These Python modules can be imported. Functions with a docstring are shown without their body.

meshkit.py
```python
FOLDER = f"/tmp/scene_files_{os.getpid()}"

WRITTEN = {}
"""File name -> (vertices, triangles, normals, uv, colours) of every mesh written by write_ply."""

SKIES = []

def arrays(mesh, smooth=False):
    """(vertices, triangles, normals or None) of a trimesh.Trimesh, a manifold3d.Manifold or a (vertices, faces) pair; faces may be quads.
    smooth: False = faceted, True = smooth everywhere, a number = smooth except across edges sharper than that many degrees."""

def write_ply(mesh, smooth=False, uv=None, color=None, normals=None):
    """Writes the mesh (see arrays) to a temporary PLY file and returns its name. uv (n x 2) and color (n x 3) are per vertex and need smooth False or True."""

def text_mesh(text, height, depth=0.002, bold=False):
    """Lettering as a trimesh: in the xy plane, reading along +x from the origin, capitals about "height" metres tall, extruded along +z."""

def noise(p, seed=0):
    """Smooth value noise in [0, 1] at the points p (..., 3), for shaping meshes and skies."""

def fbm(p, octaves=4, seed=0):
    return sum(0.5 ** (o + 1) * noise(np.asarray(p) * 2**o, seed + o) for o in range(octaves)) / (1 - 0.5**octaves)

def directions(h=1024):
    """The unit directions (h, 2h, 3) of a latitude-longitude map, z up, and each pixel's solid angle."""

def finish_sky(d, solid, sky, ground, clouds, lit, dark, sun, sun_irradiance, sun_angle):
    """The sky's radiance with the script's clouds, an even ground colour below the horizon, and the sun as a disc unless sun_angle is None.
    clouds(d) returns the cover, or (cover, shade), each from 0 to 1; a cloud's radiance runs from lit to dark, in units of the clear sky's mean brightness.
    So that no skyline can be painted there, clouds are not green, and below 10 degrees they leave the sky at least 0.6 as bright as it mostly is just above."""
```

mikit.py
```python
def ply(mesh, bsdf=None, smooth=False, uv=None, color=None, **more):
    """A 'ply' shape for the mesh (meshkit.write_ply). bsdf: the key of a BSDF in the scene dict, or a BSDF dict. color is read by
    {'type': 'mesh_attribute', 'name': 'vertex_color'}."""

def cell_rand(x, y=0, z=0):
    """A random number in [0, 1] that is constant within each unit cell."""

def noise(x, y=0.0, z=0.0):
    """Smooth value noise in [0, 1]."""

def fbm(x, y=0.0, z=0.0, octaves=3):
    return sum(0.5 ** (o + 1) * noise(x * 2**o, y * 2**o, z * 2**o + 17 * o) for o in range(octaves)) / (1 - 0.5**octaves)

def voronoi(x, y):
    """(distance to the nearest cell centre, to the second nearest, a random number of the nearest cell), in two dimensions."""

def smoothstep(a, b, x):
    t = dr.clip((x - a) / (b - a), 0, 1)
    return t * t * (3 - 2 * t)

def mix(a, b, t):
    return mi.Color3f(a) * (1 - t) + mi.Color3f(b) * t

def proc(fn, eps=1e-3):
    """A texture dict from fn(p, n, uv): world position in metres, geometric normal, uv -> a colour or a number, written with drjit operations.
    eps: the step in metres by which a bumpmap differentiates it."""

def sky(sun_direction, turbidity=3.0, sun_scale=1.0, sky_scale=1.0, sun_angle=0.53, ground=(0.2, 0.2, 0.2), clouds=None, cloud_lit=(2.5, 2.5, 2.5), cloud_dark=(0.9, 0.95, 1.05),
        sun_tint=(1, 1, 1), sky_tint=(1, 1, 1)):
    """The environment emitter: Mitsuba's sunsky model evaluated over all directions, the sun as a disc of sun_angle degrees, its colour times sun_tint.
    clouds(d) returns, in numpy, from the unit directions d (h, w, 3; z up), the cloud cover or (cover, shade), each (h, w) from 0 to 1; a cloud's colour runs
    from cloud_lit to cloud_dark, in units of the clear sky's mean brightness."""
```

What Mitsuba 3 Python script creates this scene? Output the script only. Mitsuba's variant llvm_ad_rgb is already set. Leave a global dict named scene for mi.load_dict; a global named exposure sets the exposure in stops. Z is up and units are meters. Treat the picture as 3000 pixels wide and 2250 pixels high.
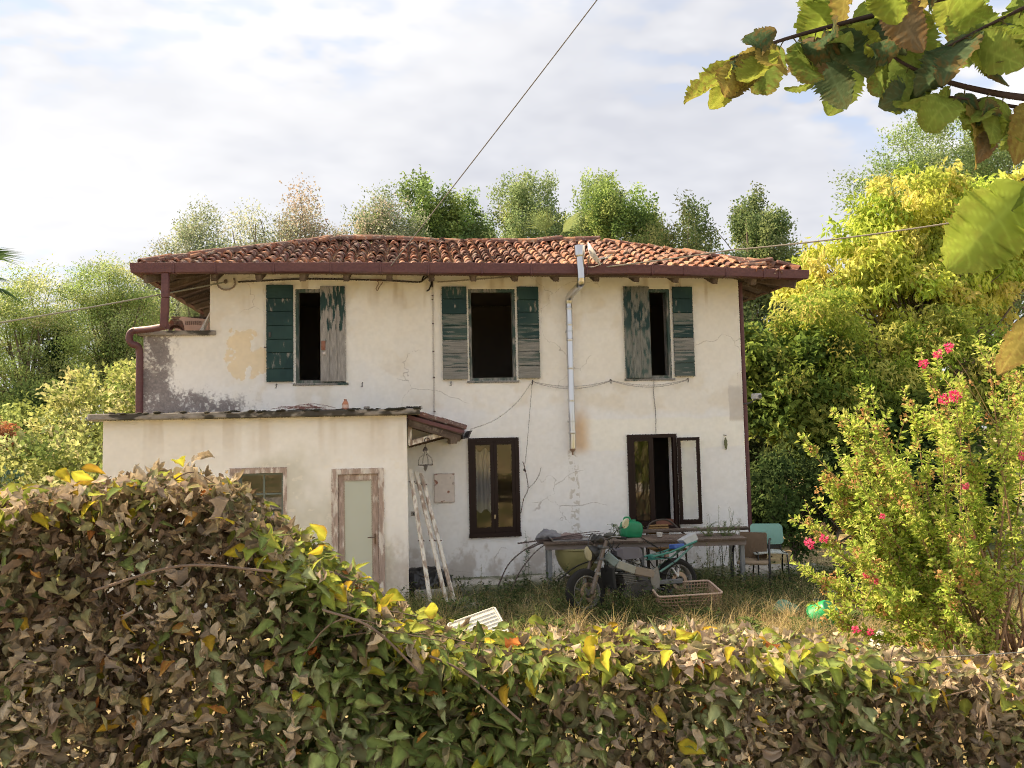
import math
import numpy as np
import trimesh
import manifold3d
import shapely.geometry as sg
import drjit as dr
import mitsuba as mi
import mikit
import meshkit
from mikit import proc, noise, fbm, voronoi, smoothstep, mix

scene, labels = {}, {}
T = mi.ScalarTransform4f

# ------------------------------------------------------------------ camera, sky, exposure
EYE = [0.0, -12.5, 2.065]
scene['camera'] = {
    'type': 'perspective', 'fov': 64.197, 'fov_axis': 'x', 'near_clip': 0.05, 'far_clip': 2000.0,
    'to_world': T().look_at(origin=EYE, target=[EYE[0] + 0.12237188, EYE[1] + 0.99020829, EYE[2] + 0.06717637],
                            up=[0.01418811, -0.06942351, 0.99748638]),
}
SUN = [-0.62, 0.36, 0.70]


def cloud_cover(d):
    z = np.maximum(d[..., 2], 0.02)
    q = np.stack([d[..., 0] / (z + 0.22), d[..., 1] / (z + 0.22), z * 0], -1)
    warp = np.stack([meshkit.fbm(q * 2.2 + 5.1, 3, 3), meshkit.fbm(q * 2.2 + 9.7, 3, 4), z * 0], -1) - 0.5
    big = meshkit.fbm(q * np.array([1.5, 2.0, 1]) + warp * 0.35 + 2.3, 5, 11)
    mid_ = meshkit.fbm(q * np.array([4.5, 7.0, 1]) + warp * 0.8 + 6.3, 4, 15)
    fine = meshkit.fbm(q * np.array([15.0, 24.0, 1]) + warp * 1.6 + 1.7, 4, 21)
    veil = np.clip((0.65 * big + 0.35 * mid_ - 0.38) / 0.24, 0, 1)
    s = np.asarray(SUN) / np.linalg.norm(SUN)
    near = np.clip((d @ s - 0.45) / 0.55, 0, 1) ** 1.2
    thin = np.clip((0.54 - meshkit.fbm(q * 1.3 + 7.7, 4, 41)) / 0.12, 0, 1)
    gaps = np.clip((fine - 0.50) / 0.14, 0, 1) * thin
    cover = np.clip(0.97 + 0.03 * veil - 0.30 * gaps, 0, 1)
    shade = np.clip(0.92 - 0.72 * veil - 0.28 * near + 0.7 * (mid_ - 0.5) + 0.9 * (fine - 0.5) * (0.35 + thin), 0, 1)
    return cover, shade


scene['sky'] = mikit.sky(SUN, turbidity=3.0, sun_scale=1.0, sun_angle=0.9, sun_tint=(1.0, 0.955, 0.88), ground=(0.16, 0.15, 0.10),
                         clouds=cloud_cover, cloud_lit=(1.52, 1.51, 1.51), cloud_dark=(1.00, 1.01, 1.08))
exposure = 3.1

# ------------------------------------------------------------------ helpers
used = {}


def fresh(name):
    """The key itself the first time, then key_001, key_002 ..."""
    n = used.get(name, -1) + 1
    used[name] = n
    return name if n == 0 else f'{name}_{n:03d}'


def tag(key, label=None, cat=None, group=None, kind=None):
    e = labels.setdefault(key, {})
    if label:
        e['label'] = label
    if cat:
        e['category'] = cat
    if group:
        e['group'] = group
    if kind:
        e['kind'] = kind
    return key


def thing(name, label, cat, group=None, kind=None):
    return tag(fresh(name), label, cat, group, kind)


def shape(mesh, mat, smooth=False, col=None, uv=None, **more):
    """A ply dict; col is one colour for the whole mesh or one per vertex; uv a pair for the whole mesh."""
    if isinstance(mesh, (tuple, list)):
        mesh = trimesh.Trimesh(np.asarray(mesh[0], float), np.asarray(mesh[1], int), process=False)
    sm = bool(smooth)
    if smooth and smooth is not True:
        mesh = trimesh.graph.smooth_shade(mesh, angle=math.radians(smooth), facet_minarea=None)
    n = len(mesh.vertices)
    if col is not None:
        col = np.asarray(col, float)
        if col.ndim == 1:
            col = np.tile(col, (n, 1))
    if uv is not None:
        uv = np.asarray(uv, float)
        if uv.ndim == 1:
            uv = np.tile(uv, (n, 1)) + 1e-3 * np.asarray(mesh.vertices)[:, :2]
    return mikit.ply(mesh, mat, smooth=sm, uv=uv, color=col, **more)


def put(key, mesh, mat, smooth=False, col=None, uv=None, M=None):
    d = shape(mesh, mat, smooth, col, uv)
    if M is not None:
        d['to_world'] = T(np.asarray(M, float))
    scene[key] = d
    return key


def part(parent, name, mesh, mat, smooth=False, col=None, uv=None, M=None):
    return put(fresh(parent + '__' + name), mesh, mat, smooth, col, uv, M)


def place(parent, name, d, M):
    key = fresh(parent + '__' + name)
    scene[key] = {**d, 'to_world': T(np.asarray(M, float))}
    return key


def mat4(loc=(0, 0, 0), rx=0, ry=0, rz=0, s=1.0):
    m = trimesh.transformations.euler_matrix(math.radians(rx), math.radians(ry), math.radians(rz), 'sxyz')
    m[:3, :3] = m[:3, :3] @ np.diag(np.broadcast_to(np.asarray(s, float), (3,)))
    m[:3, 3] = loc
    return m


def moved(mesh, loc=(0, 0, 0), rx=0, ry=0, rz=0, s=1.0):
    m = mesh.copy()
    m.apply_transform(mat4(loc, rx, ry, rz, s))
    return m


def cat(*ms):
    out = []
    for m in ms:
        out += list(m) if isinstance(m, (list, tuple)) else [m]
    return trimesh.util.concatenate(out)


_CB = {}


def box(x0, x1, y0, y1, z0, z1, b=0.004):
    """A box with chamfered edges."""
    sx, sy, sz = x1 - x0, y1 - y0, z1 - z0
    b = min(b, 0.3 * min(sx, sy, sz))
    p = []
    for x in (-1, 1):
        for y in (-1, 1):
            for z in (-1, 1):
                c = np.array([x * sx / 2, y * sy / 2, z * sz / 2])
                for k in range(3):
                    q = c - np.array([x, y, z]) * b
                    q[k] = c[k]
                    p.append(q)
    m = trimesh.convex.convex_hull(np.array(p))
    m.apply_translation([(x0 + x1) / 2, (y0 + y1) / 2, (z0 + z1) / 2])
    return m


def beam(p, q, w, h, b=0.003, up=(0, 0, 1)):
    """A chamfered bar of section w x h from p to q."""
    p, q = np.asarray(p, float), np.asarray(q, float)
    d = q - p
    L = np.linalg.norm(d)
    d /= L
    u = np.asarray(up, float)
    if abs(d @ u) > 0.97:
        u = np.array([0, 1.0, 0])
    s = np.cross(d, u)
    s /= np.linalg.norm(s)
    u = np.cross(s, d)
    m = box(0, L, -w / 2, w / 2, -h / 2, h / 2, b)
    M = np.eye(4)
    M[:3, 0], M[:3, 1], M[:3, 2], M[:3, 3] = d, -s, u, p
    m.apply_transform(M)
    return m


def tube(pts, r, sides=8, cap=True):
    p = np.asarray(pts, float)
    n = len(p)
    r = np.broadcast_to(np.asarray(r, float), (n,))
    t = np.gradient(p, axis=0)
    t /= np.linalg.norm(t, axis=1, keepdims=True) + 1e-12
    a = np.zeros_like(p)
    u = np.array([0, 0, 1.0]) if abs(t[0, 2]) < 0.9 else np.array([1.0, 0, 0])
    for i in range(n):
        u = u - t[i] * (u @ t[i])
        u /= np.linalg.norm(u) + 1e-12
        a[i] = u
    bb = np.cross(t, a)
    ang = np.arange(sides) * 2 * np.pi / sides
    v = (p[:, None] + r[:, None, None] * (np.cos(ang)[None, :, None] * a[:, None] + np.sin(ang)[None, :, None] * bb[:, None])).reshape(-1, 3)
    i, j = np.meshgrid(np.arange(n - 1), np.arange(sides), indexing='ij')
    q = np.stack([i * sides + j, i * sides + (j + 1) % sides, (i + 1) * sides + (j + 1) % sides, (i + 1) * sides + j], -1).reshape(-1, 4)
    f = np.vstack([q[:, [0, 1, 2]], q[:, [0, 2, 3]]])
    if cap:
        v = np.vstack([v, p[:1], p[-1:]])
        k = np.arange(sides)
        f = np.vstack([f, np.stack([(k + 1) % sides, k, k * 0 + n * sides], 1),
                       np.stack([(n - 1) * sides + k, (n - 1) * sides + (k + 1) % sides, k * 0 + n * sides + 1], 1)])
    return trimesh.Trimesh(v, f, process=False)


def curve(ctrl, n=24):
    """Points of a Catmull-Rom spline through ctrl."""
    c = np.asarray(ctrl, float)
    c = np.vstack([2 * c[0] - c[1], c, 2 * c[-1] - c[-2]])
    out = []
    m = len(c) - 3
    for k in range(m):
        p0, p1, p2, p3 = c[k:k + 4]
        tt = np.linspace(0, 1, max(2, n // m) + 1)[:None if k == m - 1 else -1][:, None]
        out.append(0.5 * (2 * p1 + (p2 - p0) * tt + (2 * p0 - 5 * p1 + 4 * p2 - p3) * tt ** 2 + (3 * p1 - p0 - 3 * p2 + p3) * tt ** 3))
    return np.vstack(out)


def sag(p, q, drop, n=24):
    p, q = np.asarray(p, float), np.asarray(q, float)
    t = np.linspace(0, 1, n)[:, None]
    return p + (q - p) * t - np.array([0, 0, 1.0]) * drop * 4 * t * (1 - t)


def lathe(profile, sides=20):
    """Revolve (radius, z) pairs about z."""
    return trimesh.creation.revolve(np.asarray(profile, float), sections=sides)


def prism(poly, depth):
    """Extrude a shapely polygon (in xy) along +z."""
    return trimesh.creation.extrude_polygon(poly, depth, engine='earcut')


def upright(poly, y0, y1):
    """A polygon drawn in (x, z), extruded from y0 to y1 (y0 < y1)."""
    m = prism(poly, y1 - y0)
    v = np.asarray(m.vertices)
    m.vertices = np.stack([v[:, 0], y1 - v[:, 2], v[:, 1]], 1)
    return m


def rough(mesh, amp, freq, seed=0, length=None):
    """Subdivide and push vertices about with noise."""
    if length:
        v, f = trimesh.remesh.subdivide_to_size(mesh.vertices, mesh.faces, length)
        mesh = trimesh.Trimesh(v, f)
    v = np.asarray(mesh.vertices)
    o = np.stack([meshkit.fbm(v * freq + 13.1 * k, 3, seed + k) - 0.5 for k in range(3)], 1)
    return trimesh.Trimesh(v + 2 * amp * o, mesh.faces, process=False)


def rect(x0, x1, z0, z1):
    return sg.box(x0, z0, x1, z1)


# ------------------------------------------------------------------ materials
VC = {'type': 'mesh_attribute', 'name': 'vertex_color'}


def bsdf(key, base, rough_=0.7, **kw):
    scene[key] = {'type': 'twosided', 'b': {'type': 'principled', 'base_color': base, 'roughness': rough_, **kw}}


def rgb(*c):
    return {'type': 'rgb', 'value': list(c)}


bsdf('mat_matte', VC, 0.85, specular=0.25)
bsdf('mat_semi', VC, 0.42, specular=0.5)
bsdf('mat_gloss', VC, 0.18, specular=0.5)
bsdf('mat_metal', VC, 0.35, metallic=0.9)
bsdf('mat_steel', rgb(0.56, 0.56, 0.57), 0.12, metallic=1.0)
bsdf('mat_bark', VC, 0.9, specular=0.1)
scene['mat_leaf'] = {'type': 'principledthin', 'base_color': VC, 'roughness': 0.55, 'diff_trans': 0.9, 'spec_trans': 0.0, 'eta': 1.3}
scene['mat_dry_leaf'] = {'type': 'principledthin', 'base_color': VC, 'roughness': 0.6, 'diff_trans': 0.45, 'spec_trans': 0.0, 'eta': 1.3}
scene['mat_glass'] = {'type': 'thindielectric', 'int_ior': 1.5}
bsdf('mat_frosted', rgb(0.50, 0.53, 0.46), 0.25, specular=0.5)


def plaster_main(p, n, uv):
    x, z, y = p.x, p.z, p.y
    a = fbm(x * 0.8 + 3, z * 0.8, y * 0.8, 4)
    b = fbm(x * 3.1, z * 3.1 + 7, y * 3, 4)
    g = fbm(x * 21, z * 21, y * 21, 3)
    c = mix((0.79, 0.765, 0.715), (0.83, 0.82, 0.80), smoothstep(0.38, 0.62, a))
    c = mix(c, mi.Color3f(0.72, 0.66, 0.56), 0.5 * smoothstep(0.52, 0.68, b))
    c = mix(c, mi.Color3f(0.84, 0.82, 0.77), 0.5 * smoothstep(0.56, 0.66, fbm(x * 2.0 + 31, z * 1.1, y, 4)))
    # paler, cooler lower part with a wavering upper edge, and the paler oblong patch at its right
    low = smoothstep(0.0, 0.12, 2.55 + 0.35 * (a - 0.5) + 0.25 * (b - 0.5) - z)
    c = mix(c, mi.Color3f(0.82, 0.825, 0.835), 0.75 * low)
    pale = smoothstep(0, 0.02, x - 2.62 + 0.03 * b) * smoothstep(0, 0.04, 2.36 + 0.08 * (b - 0.5) - z) * smoothstep(0, 0.03, z - 1.84 - 0.08 * (b - 0.5))
    c = mix(c, mi.Color3f(0.87, 0.85, 0.77), 0.7 * pale)
    # ochre undercoat where the paint has come away, left of the first shutters
    dx, dz = (x + 2.42) / 0.36, (z - 3.42) / 0.34
    och = smoothstep(0.06, -0.06, dx * dx + dz * dz - 0.80 + 3.2 * (fbm(x * 5, z * 5 + 3, 0, 4) - 0.5) + 0.4 * (g - 0.5))
    c = mix(c, mi.Color3f(0.78, 0.64, 0.42), 0.75 * och)
    # black mould with a grain of its own on the balcony front
    k = fbm(x * 44, z * 44, y * 44, 2)
    mould_at = smoothstep(-3.25, -3.70, x - 0.25 * (b - 0.5)) + smoothstep(3.05, 2.58, z + 0.35 * (b - 0.5)) * smoothstep(-1.7, -3.1, x)
    mo = smoothstep(0.36, 0.60, 0.45 * fbm(x * 8, z * 4, y * 8, 5) + 0.25 * g + 0.30 * k + 0.30 * dr.minimum(mould_at, 1.2) - 0.22) * dr.minimum(mould_at * 1.4, 1) * smoothstep(3.75, 3.70, z)
    c = mix(c, mix((0.07, 0.06, 0.065), (0.24, 0.20, 0.20), k), 0.88 * mo)
    # rust run and flaking beside and below the flue foot
    ru = smoothstep(0.22, 0.02, dr.abs(x - 2.60 + 0.05 * (b - 0.5))) * smoothstep(1.75, 1.95, z) * smoothstep(2.75, 2.3, z + 0.5 * (b - 0.5))
    c = mix(c, mi.Color3f(0.62, 0.40, 0.20), 0.75 * ru * smoothstep(0.35, 0.6, b + 0.3 * (g - 0.5) + 0.1))
    fl = smoothstep(0.09, 0.05, dr.abs(x - 2.47 + 0.10 * (b - 0.5))) * smoothstep(1.95, 1.85, z) * smoothstep(0.45, 0.55, g)
    c = mix(c, mi.Color3f(0.50, 0.46, 0.40), 0.7 * fl)
    # grimy streaks under the eaves and splashes of earth at the foot
    st = smoothstep(0.55, 0.75, fbm(x * 7, z * 0.6, y, 3)) * smoothstep(3.9, 4.4, z + 0.4 * (b - 0.5))
    c = mix(c, mi.Color3f(0.45, 0.36, 0.26), 0.5 * st)
    ft = smoothstep(0.40, 0.66, fbm(x * 5, z * 2.2, y * 4, 5) * 0.7 + 0.3 * g + 0.22 * smoothstep(0.75, 0.0, z) - 0.11) * smoothstep(0.8, 0.4, z + 0.5 * (b - 0.5))
    c = mix(c, mi.Color3f(0.36, 0.30, 0.24), 0.6 * ft)
    # green-grey repair at the right corner
    gr = smoothstep(0, 0.02, x - 5.05 + 0.06 * b) * smoothstep(0.1, 0, z - 2.9 + 0.2 * b) * smoothstep(0, 0.06, z - 2.25)
    c = mix(c, mi.Color3f(0.52, 0.48, 0.44), 0.7 * gr)
    # hairline cracks
    d1, d2, _ = voronoi(x * 0.9 + 0.5 * (b - 0.5), z * 0.9 + 0.5 * (a - 0.5))
    cr = smoothstep(0.009, 0.002, d2 - d1) * smoothstep(0.60, 0.66, fbm(x * 0.9 + 50, z * 0.9, 0, 2))
    c = mix(c, mi.Color3f(0.30, 0.26, 0.23), 0.5 * cr)
    return c * (0.94 + 0.12 * g)


def plaster_bump(p, n, uv):
    return 0.004 * fbm(p.x * 9, p.z * 9, p.y * 9, 3) + 0.010 * fbm(p.x * 1.7, p.z * 1.7, p.y * 1.7, 2)


scene['mat_plaster'] = {'type': 'twosided', 'b': {'type': 'bumpmap', 'arbitrary': proc(plaster_bump, 0.004), 'scale': 1.0,
                        'b': {'type': 'principled', 'base_color': proc(plaster_main), 'roughness': 0.9, 'specular': 0.2}}}


def plaster_annex(p, n, uv):
    x, z, y = p.x, p.z, p.y
    a = fbm(x * 0.9 + 13, z * 0.9, y * 0.9, 4)
    b = fbm(x * 3.4, z * 3.4 + 4, y * 3, 4)
    g = fbm(x * 23, z * 23, y * 23, 3)
    c = mix((0.81, 0.775, 0.725), (0.84, 0.82, 0.785), smoothstep(0.4, 0.6, a))
    gr = smoothstep(0.45, 0.62, fbm(x * 1.6, z * 1.2, y, 4)) * smoothstep(2.05, 1.75, z + 0.4 * (b - 0.5))
    c = mix(c, mi.Color3f(0.58, 0.56, 0.47), 0.75 * gr)
    st = smoothstep(0.56, 0.72, fbm(x * 6, z * 0.5, y, 3)) * smoothstep(1.7, 2.3, z + 0.5 * (b - 0.5))
    c = mix(c, mi.Color3f(0.58, 0.50, 0.40), 0.45 * st)
    chips = smoothstep(0.62, 0.66, fbm(x * 9 + 9, z * 12, y * 5, 4)) * smoothstep(2.0, 1.8, z + 0.3 * (b - 0.5))
    c = mix(c, mi.Color3f(0.82, 0.77, 0.68), 0.45 * chips)
    ft = smoothstep(0.40, 0.68, fbm(x * 5, z * 2, y * 4, 5) * 0.7 + 0.3 * g + 0.2 * smoothstep(1.0, 0.0, z) - 0.10) * smoothstep(1.1, 0.5, z + 0.5 * (b - 0.5))
    c = mix(c, mi.Color3f(0.40, 0.33, 0.27), 0.55 * ft)
    d1, d2, _ = voronoi(x * 0.8 + 0.3 * (b - 0.5), z * 0.25)
    cr = smoothstep(0.010, 0.003, d2 - d1) * smoothstep(0.52, 0.6, fbm(x * 0.7 + 20, z * 0.7, 0, 2))
    c = mix(c, mi.Color3f(0.35, 0.3, 0.26), 0.5 * cr)
    return c * (0.94 + 0.12 * g)


scene['mat_plaster_annex'] = {'type': 'twosided', 'b': {'type': 'bumpmap', 'arbitrary': proc(plaster_bump, 0.004), 'scale': 1.0,
                              'b': {'type': 'principled', 'base_color': proc(plaster_annex), 'roughness': 0.9, 'specular': 0.2}}}


def tile_col(p, n, uv):
    g = fbm(p.x * 30, p.y * 30, p.z * 30, 3)
    b = fbm(p.x * 7, p.y * 7, p.z * 7, 3)
    u = uv.x
    c = mix((0.20, 0.105, 0.085), (0.30, 0.13, 0.08), smoothstep(0.2, 0.5, u))
    c = mix(c, mi.Color3f(0.44, 0.235, 0.14), smoothstep(0.6, 0.9, u))
    c = mix(c, mi.Color3f(0.16, 0.115, 0.10), 0.75 * smoothstep(0.50, 0.66, b + 0.10 * smoothstep(2.2, -1.0, p.x) - 0.02))  # darker blotches increase leftwards: partly the roof's shading put into the tile colour
    c = mix(c, mi.Color3f(0.42, 0.38, 0.30), 0.7 * smoothstep(0.60, 0.68, g))
    return c * mi.Color3f(0.76, 0.75, 0.77) * (0.85 + 0.35 * g)


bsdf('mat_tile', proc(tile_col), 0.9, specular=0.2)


def concrete(p, n, uv):
    g = fbm(p.x * 26, p.y * 26, p.z * 26, 3)
    b = fbm(p.x * 4, p.y * 4, p.z * 4, 4)
    c = mix((0.22, 0.20, 0.18), (0.34, 0.31, 0.28), b)
    m = smoothstep(0.46, 0.60, fbm(p.x * 6 + 3, p.y * 6, p.z * 9, 4) + 0.10 * smoothstep(-2.6, -1.0, p.x))
    c = mix(c, mi.Color3f(0.045, 0.042, 0.035), 0.9 * m)
    return c * (0.75 + 0.5 * g)


scene['mat_concrete'] = {'type': 'twosided', 'b': {'type': 'bumpmap', 'arbitrary': proc(lambda p, n, uv: 0.02 * fbm(p.x * 14, p.y * 14, p.z * 14, 3), 0.004), 'scale': 1.0,
                         'b': {'type': 'principled', 'base_color': proc(concrete), 'roughness': 0.95, 'specular': 0.15}}}


def peel(paint_a, paint_b, under_a, under_b, amount, seed, sx=9.0, sz=2.2, grain=(60, 9)):
    """Old paint flaking off bare grain-streaked wood: amount 0..1 is how much is gone; uv.x varies it from board to board."""
    def f(p, n, uv):
        g = fbm(p.x * grain[0] + seed, p.y * 60, p.z * grain[1], 3)
        w = fbm(p.x * sx * 3 + seed + uv.x * 23, p.y * sx * 3, p.z * sz * 3 + uv.x * 31, 5)
        b = fbm(p.x * 2.5, p.y * 2.5 + seed, p.z * 2.5, 3)
        paint = mix(paint_a, paint_b, smoothstep(0.35, 0.65, b))
        wood = mix(under_a, under_b, g)
        t = smoothstep(0.42, 0.58, 0.70 * w + 0.30 * b + 0.42 * (amount - 0.5) + 0.30 * (uv.x - 0.5))
        return mix(paint, wood, t) * (0.82 + 0.36 * g)
    return proc(f)


def wood_bump(p, n, uv):
    return 0.0035 * fbm(p.x * 50, p.y * 50, p.z * 8, 3)


def woodmat(key, tex, r=0.65):
    scene[key] = {'type': 'twosided', 'b': {'type': 'bumpmap', 'arbitrary': proc(wood_bump, 0.003), 'scale': 1.0,
                  'b': {'type': 'principled', 'base_color': tex, 'roughness': r, 'specular': 0.3}}}


GREY_A, GREY_B = (0.20, 0.19, 0.17), (0.38, 0.35, 0.31)
G1, G2 = (0.012, 0.040, 0.042), (0.022, 0.058, 0.054)
woodmat('mat_shutter_green', peel(G1, G2, GREY_A, GREY_B, 0.02, 3.0))
woodmat('mat_shutter_worn', peel(G1, (0.06, 0.095, 0.085), (0.11, 0.12, 0.11), (0.22, 0.22, 0.20), 0.44, 17.0))
woodmat('mat_shutter_bare', peel((0.04, 0.075, 0.068), (0.10, 0.12, 0.11), (0.16, 0.155, 0.15), (0.30, 0.285, 0.27), 0.58, 29.0))


woodmat('mat_board_worn', peel(G1, (0.045, 0.080, 0.072), (0.10, 0.115, 0.105), (0.20, 0.205, 0.185), 0.40, 17.0, 1.6, 10.0, (9, 70)))
woodmat('mat_board_bare', peel((0.045, 0.075, 0.07), (0.09, 0.11, 0.10), (0.15, 0.15, 0.14), (0.27, 0.26, 0.245), 0.56, 29.0, 1.6, 10.0, (9, 70)))


def half_stripped(p, n, uv):
    # flakes of green left in long streaks, nearly whole at the top rail
    g = fbm(p.x * 60, p.y * 60, p.z * 9, 3)
    w = fbm(p.x * 34 + 5, p.y * 20, p.z * 5, 4)
    t = smoothstep(0.42, 0.56, w + 0.55 * (4.02 - p.z) * smoothstep(4.5, 3.7, p.z))
    return mix(mix(G1, G2, g), mix((0.19, 0.18, 0.17), (0.38, 0.36, 0.34), g), t) * (0.82 + 0.36 * g)


woodmat('mat_shutter_stripped', proc(half_stripped))
woodmat('mat_white_wood', peel((0.66, 0.62, 0.54), (0.74, 0.70, 0.62), (0.26, 0.19, 0.14), (0.42, 0.33, 0.26), 0.42, 41.0), 0.75)
woodmat('mat_door_wood', peel((0.62, 0.57, 0.52), (0.70, 0.66, 0.60), (0.30, 0.22, 0.18), (0.46, 0.36, 0.31), 0.78, 53.0), 0.75)
woodmat('mat_old_timber', peel((0.07, 0.05, 0.04), (0.12, 0.085, 0.065), (0.10, 0.08, 0.065), (0.2, 0.16, 0.13), 0.5, 61.0), 0.85)
bsdf('mat_dark_frame', rgb(0.016, 0.007, 0.006), 0.42, specular=0.25)
bsdf('mat_gutter', proc(lambda p, n, uv: mix((0.085, 0.032, 0.040), (0.130, 0.056, 0.055), fbm(p.x * 3, p.y * 3, p.z * 14, 4)) * (0.8 + 0.4 * fbm(p.x * 40, p.y * 40, p.z * 40, 2))), 0.5, specular=0.4)
bsdf('mat_room', rgb(0.20, 0.18, 0.16), 0.9, specular=0.1)
# ------------------------------------------------------------------ ground
rng = np.random.default_rng(7)


def ground_z(x, y):
    x, y = np.asarray(x, float), np.asarray(y, float)
    t = np.clip((-7.9 - y) / 1.7, 0, 1)
    q = np.stack([x * 0.7, y * 0.7, x * 0], -1)
    return -0.15 + 0.60 * t * t * (3 - 2 * t) + 0.09 * (meshkit.fbm(q, 3, 5) - 0.5)


gx = np.unique(np.concatenate([np.linspace(-12, 14, 131), np.linspace(-60, 60, 41), [-900, -300, -120, 120, 300, 900]]))
gy = np.unique(np.concatenate([np.linspace(-14, 8, 111), np.linspace(-40, 60, 41), [-900, -200, -80, 120, 300, 900]]))
GX, GY = np.meshgrid(gx, gy, indexing='ij')
gi, gj = np.meshgrid(np.arange(len(gx) - 1), np.arange(len(gy) - 1), indexing='ij')
gk = (gi * len(gy) + gj).ravel()
gq = np.stack([gk, gk + len(gy), gk + len(gy) + 1, gk + 1], 1)
ground_mesh = trimesh.Trimesh(np.stack([GX.ravel(), GY.ravel(), ground_z(GX, GY).ravel()], 1), np.vstack([gq[:, [0, 1, 2]], gq[:, [0, 2, 3]]]), process=False)


def ground_col(p, n, uv):
    a = fbm(p.x * 0.9, p.y * 0.9, 0, 4)
    b = fbm(p.x * 6, p.y * 6, 3, 4)
    c = mix((0.20, 0.15, 0.085), (0.30, 0.245, 0.13), smoothstep(0.35, 0.65, b))
    c = mix(c, mi.Color3f(0.075, 0.095, 0.035), 0.8 * smoothstep(0.45, 0.58, a))
    return c * (0.7 + 0.6 * fbm(p.x * 30, p.y * 30, 1, 2))


bsdf('mat_ground', proc(ground_col), 0.95, specular=0.1)
put('ground', ground_mesh, 'mat_ground', True)
tag('ground', 'dry weedy yard ground in front of the old house', kind='structure')

# the worn concrete apron at the foot of the front wall, cracked into slabs
apron = []
for i, (x0, x1) in enumerate([(0.0, 1.35), (1.36, 2.8), (2.815, 4.2), (4.21, 5.24), (5.262, 6.3)]):
    s = box(x0, x1, -0.97 + 0.05 * math.sin(i * 2.3), -0.004, -0.30, 0.0 + 0.008 * (i % 2), 0.02)
    apron.append(rough(s, 0.008, 5, i, 0.12))


def apron_col(p, n, uv):
    b = fbm(p.x * 3, p.y * 3, 3, 4)
    g = fbm(p.x * 26, p.y * 26, 2, 3)
    c = mix((0.30, 0.28, 0.25), (0.42, 0.40, 0.36), b)
    c = mix(c, mi.Color3f(0.10, 0.11, 0.06), 0.85 * smoothstep(0.48, 0.62, fbm(p.x * 2.2 + 5, p.y * 2.2, 7, 4)))
    return c * (0.7 + 0.6 * g)


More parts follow.
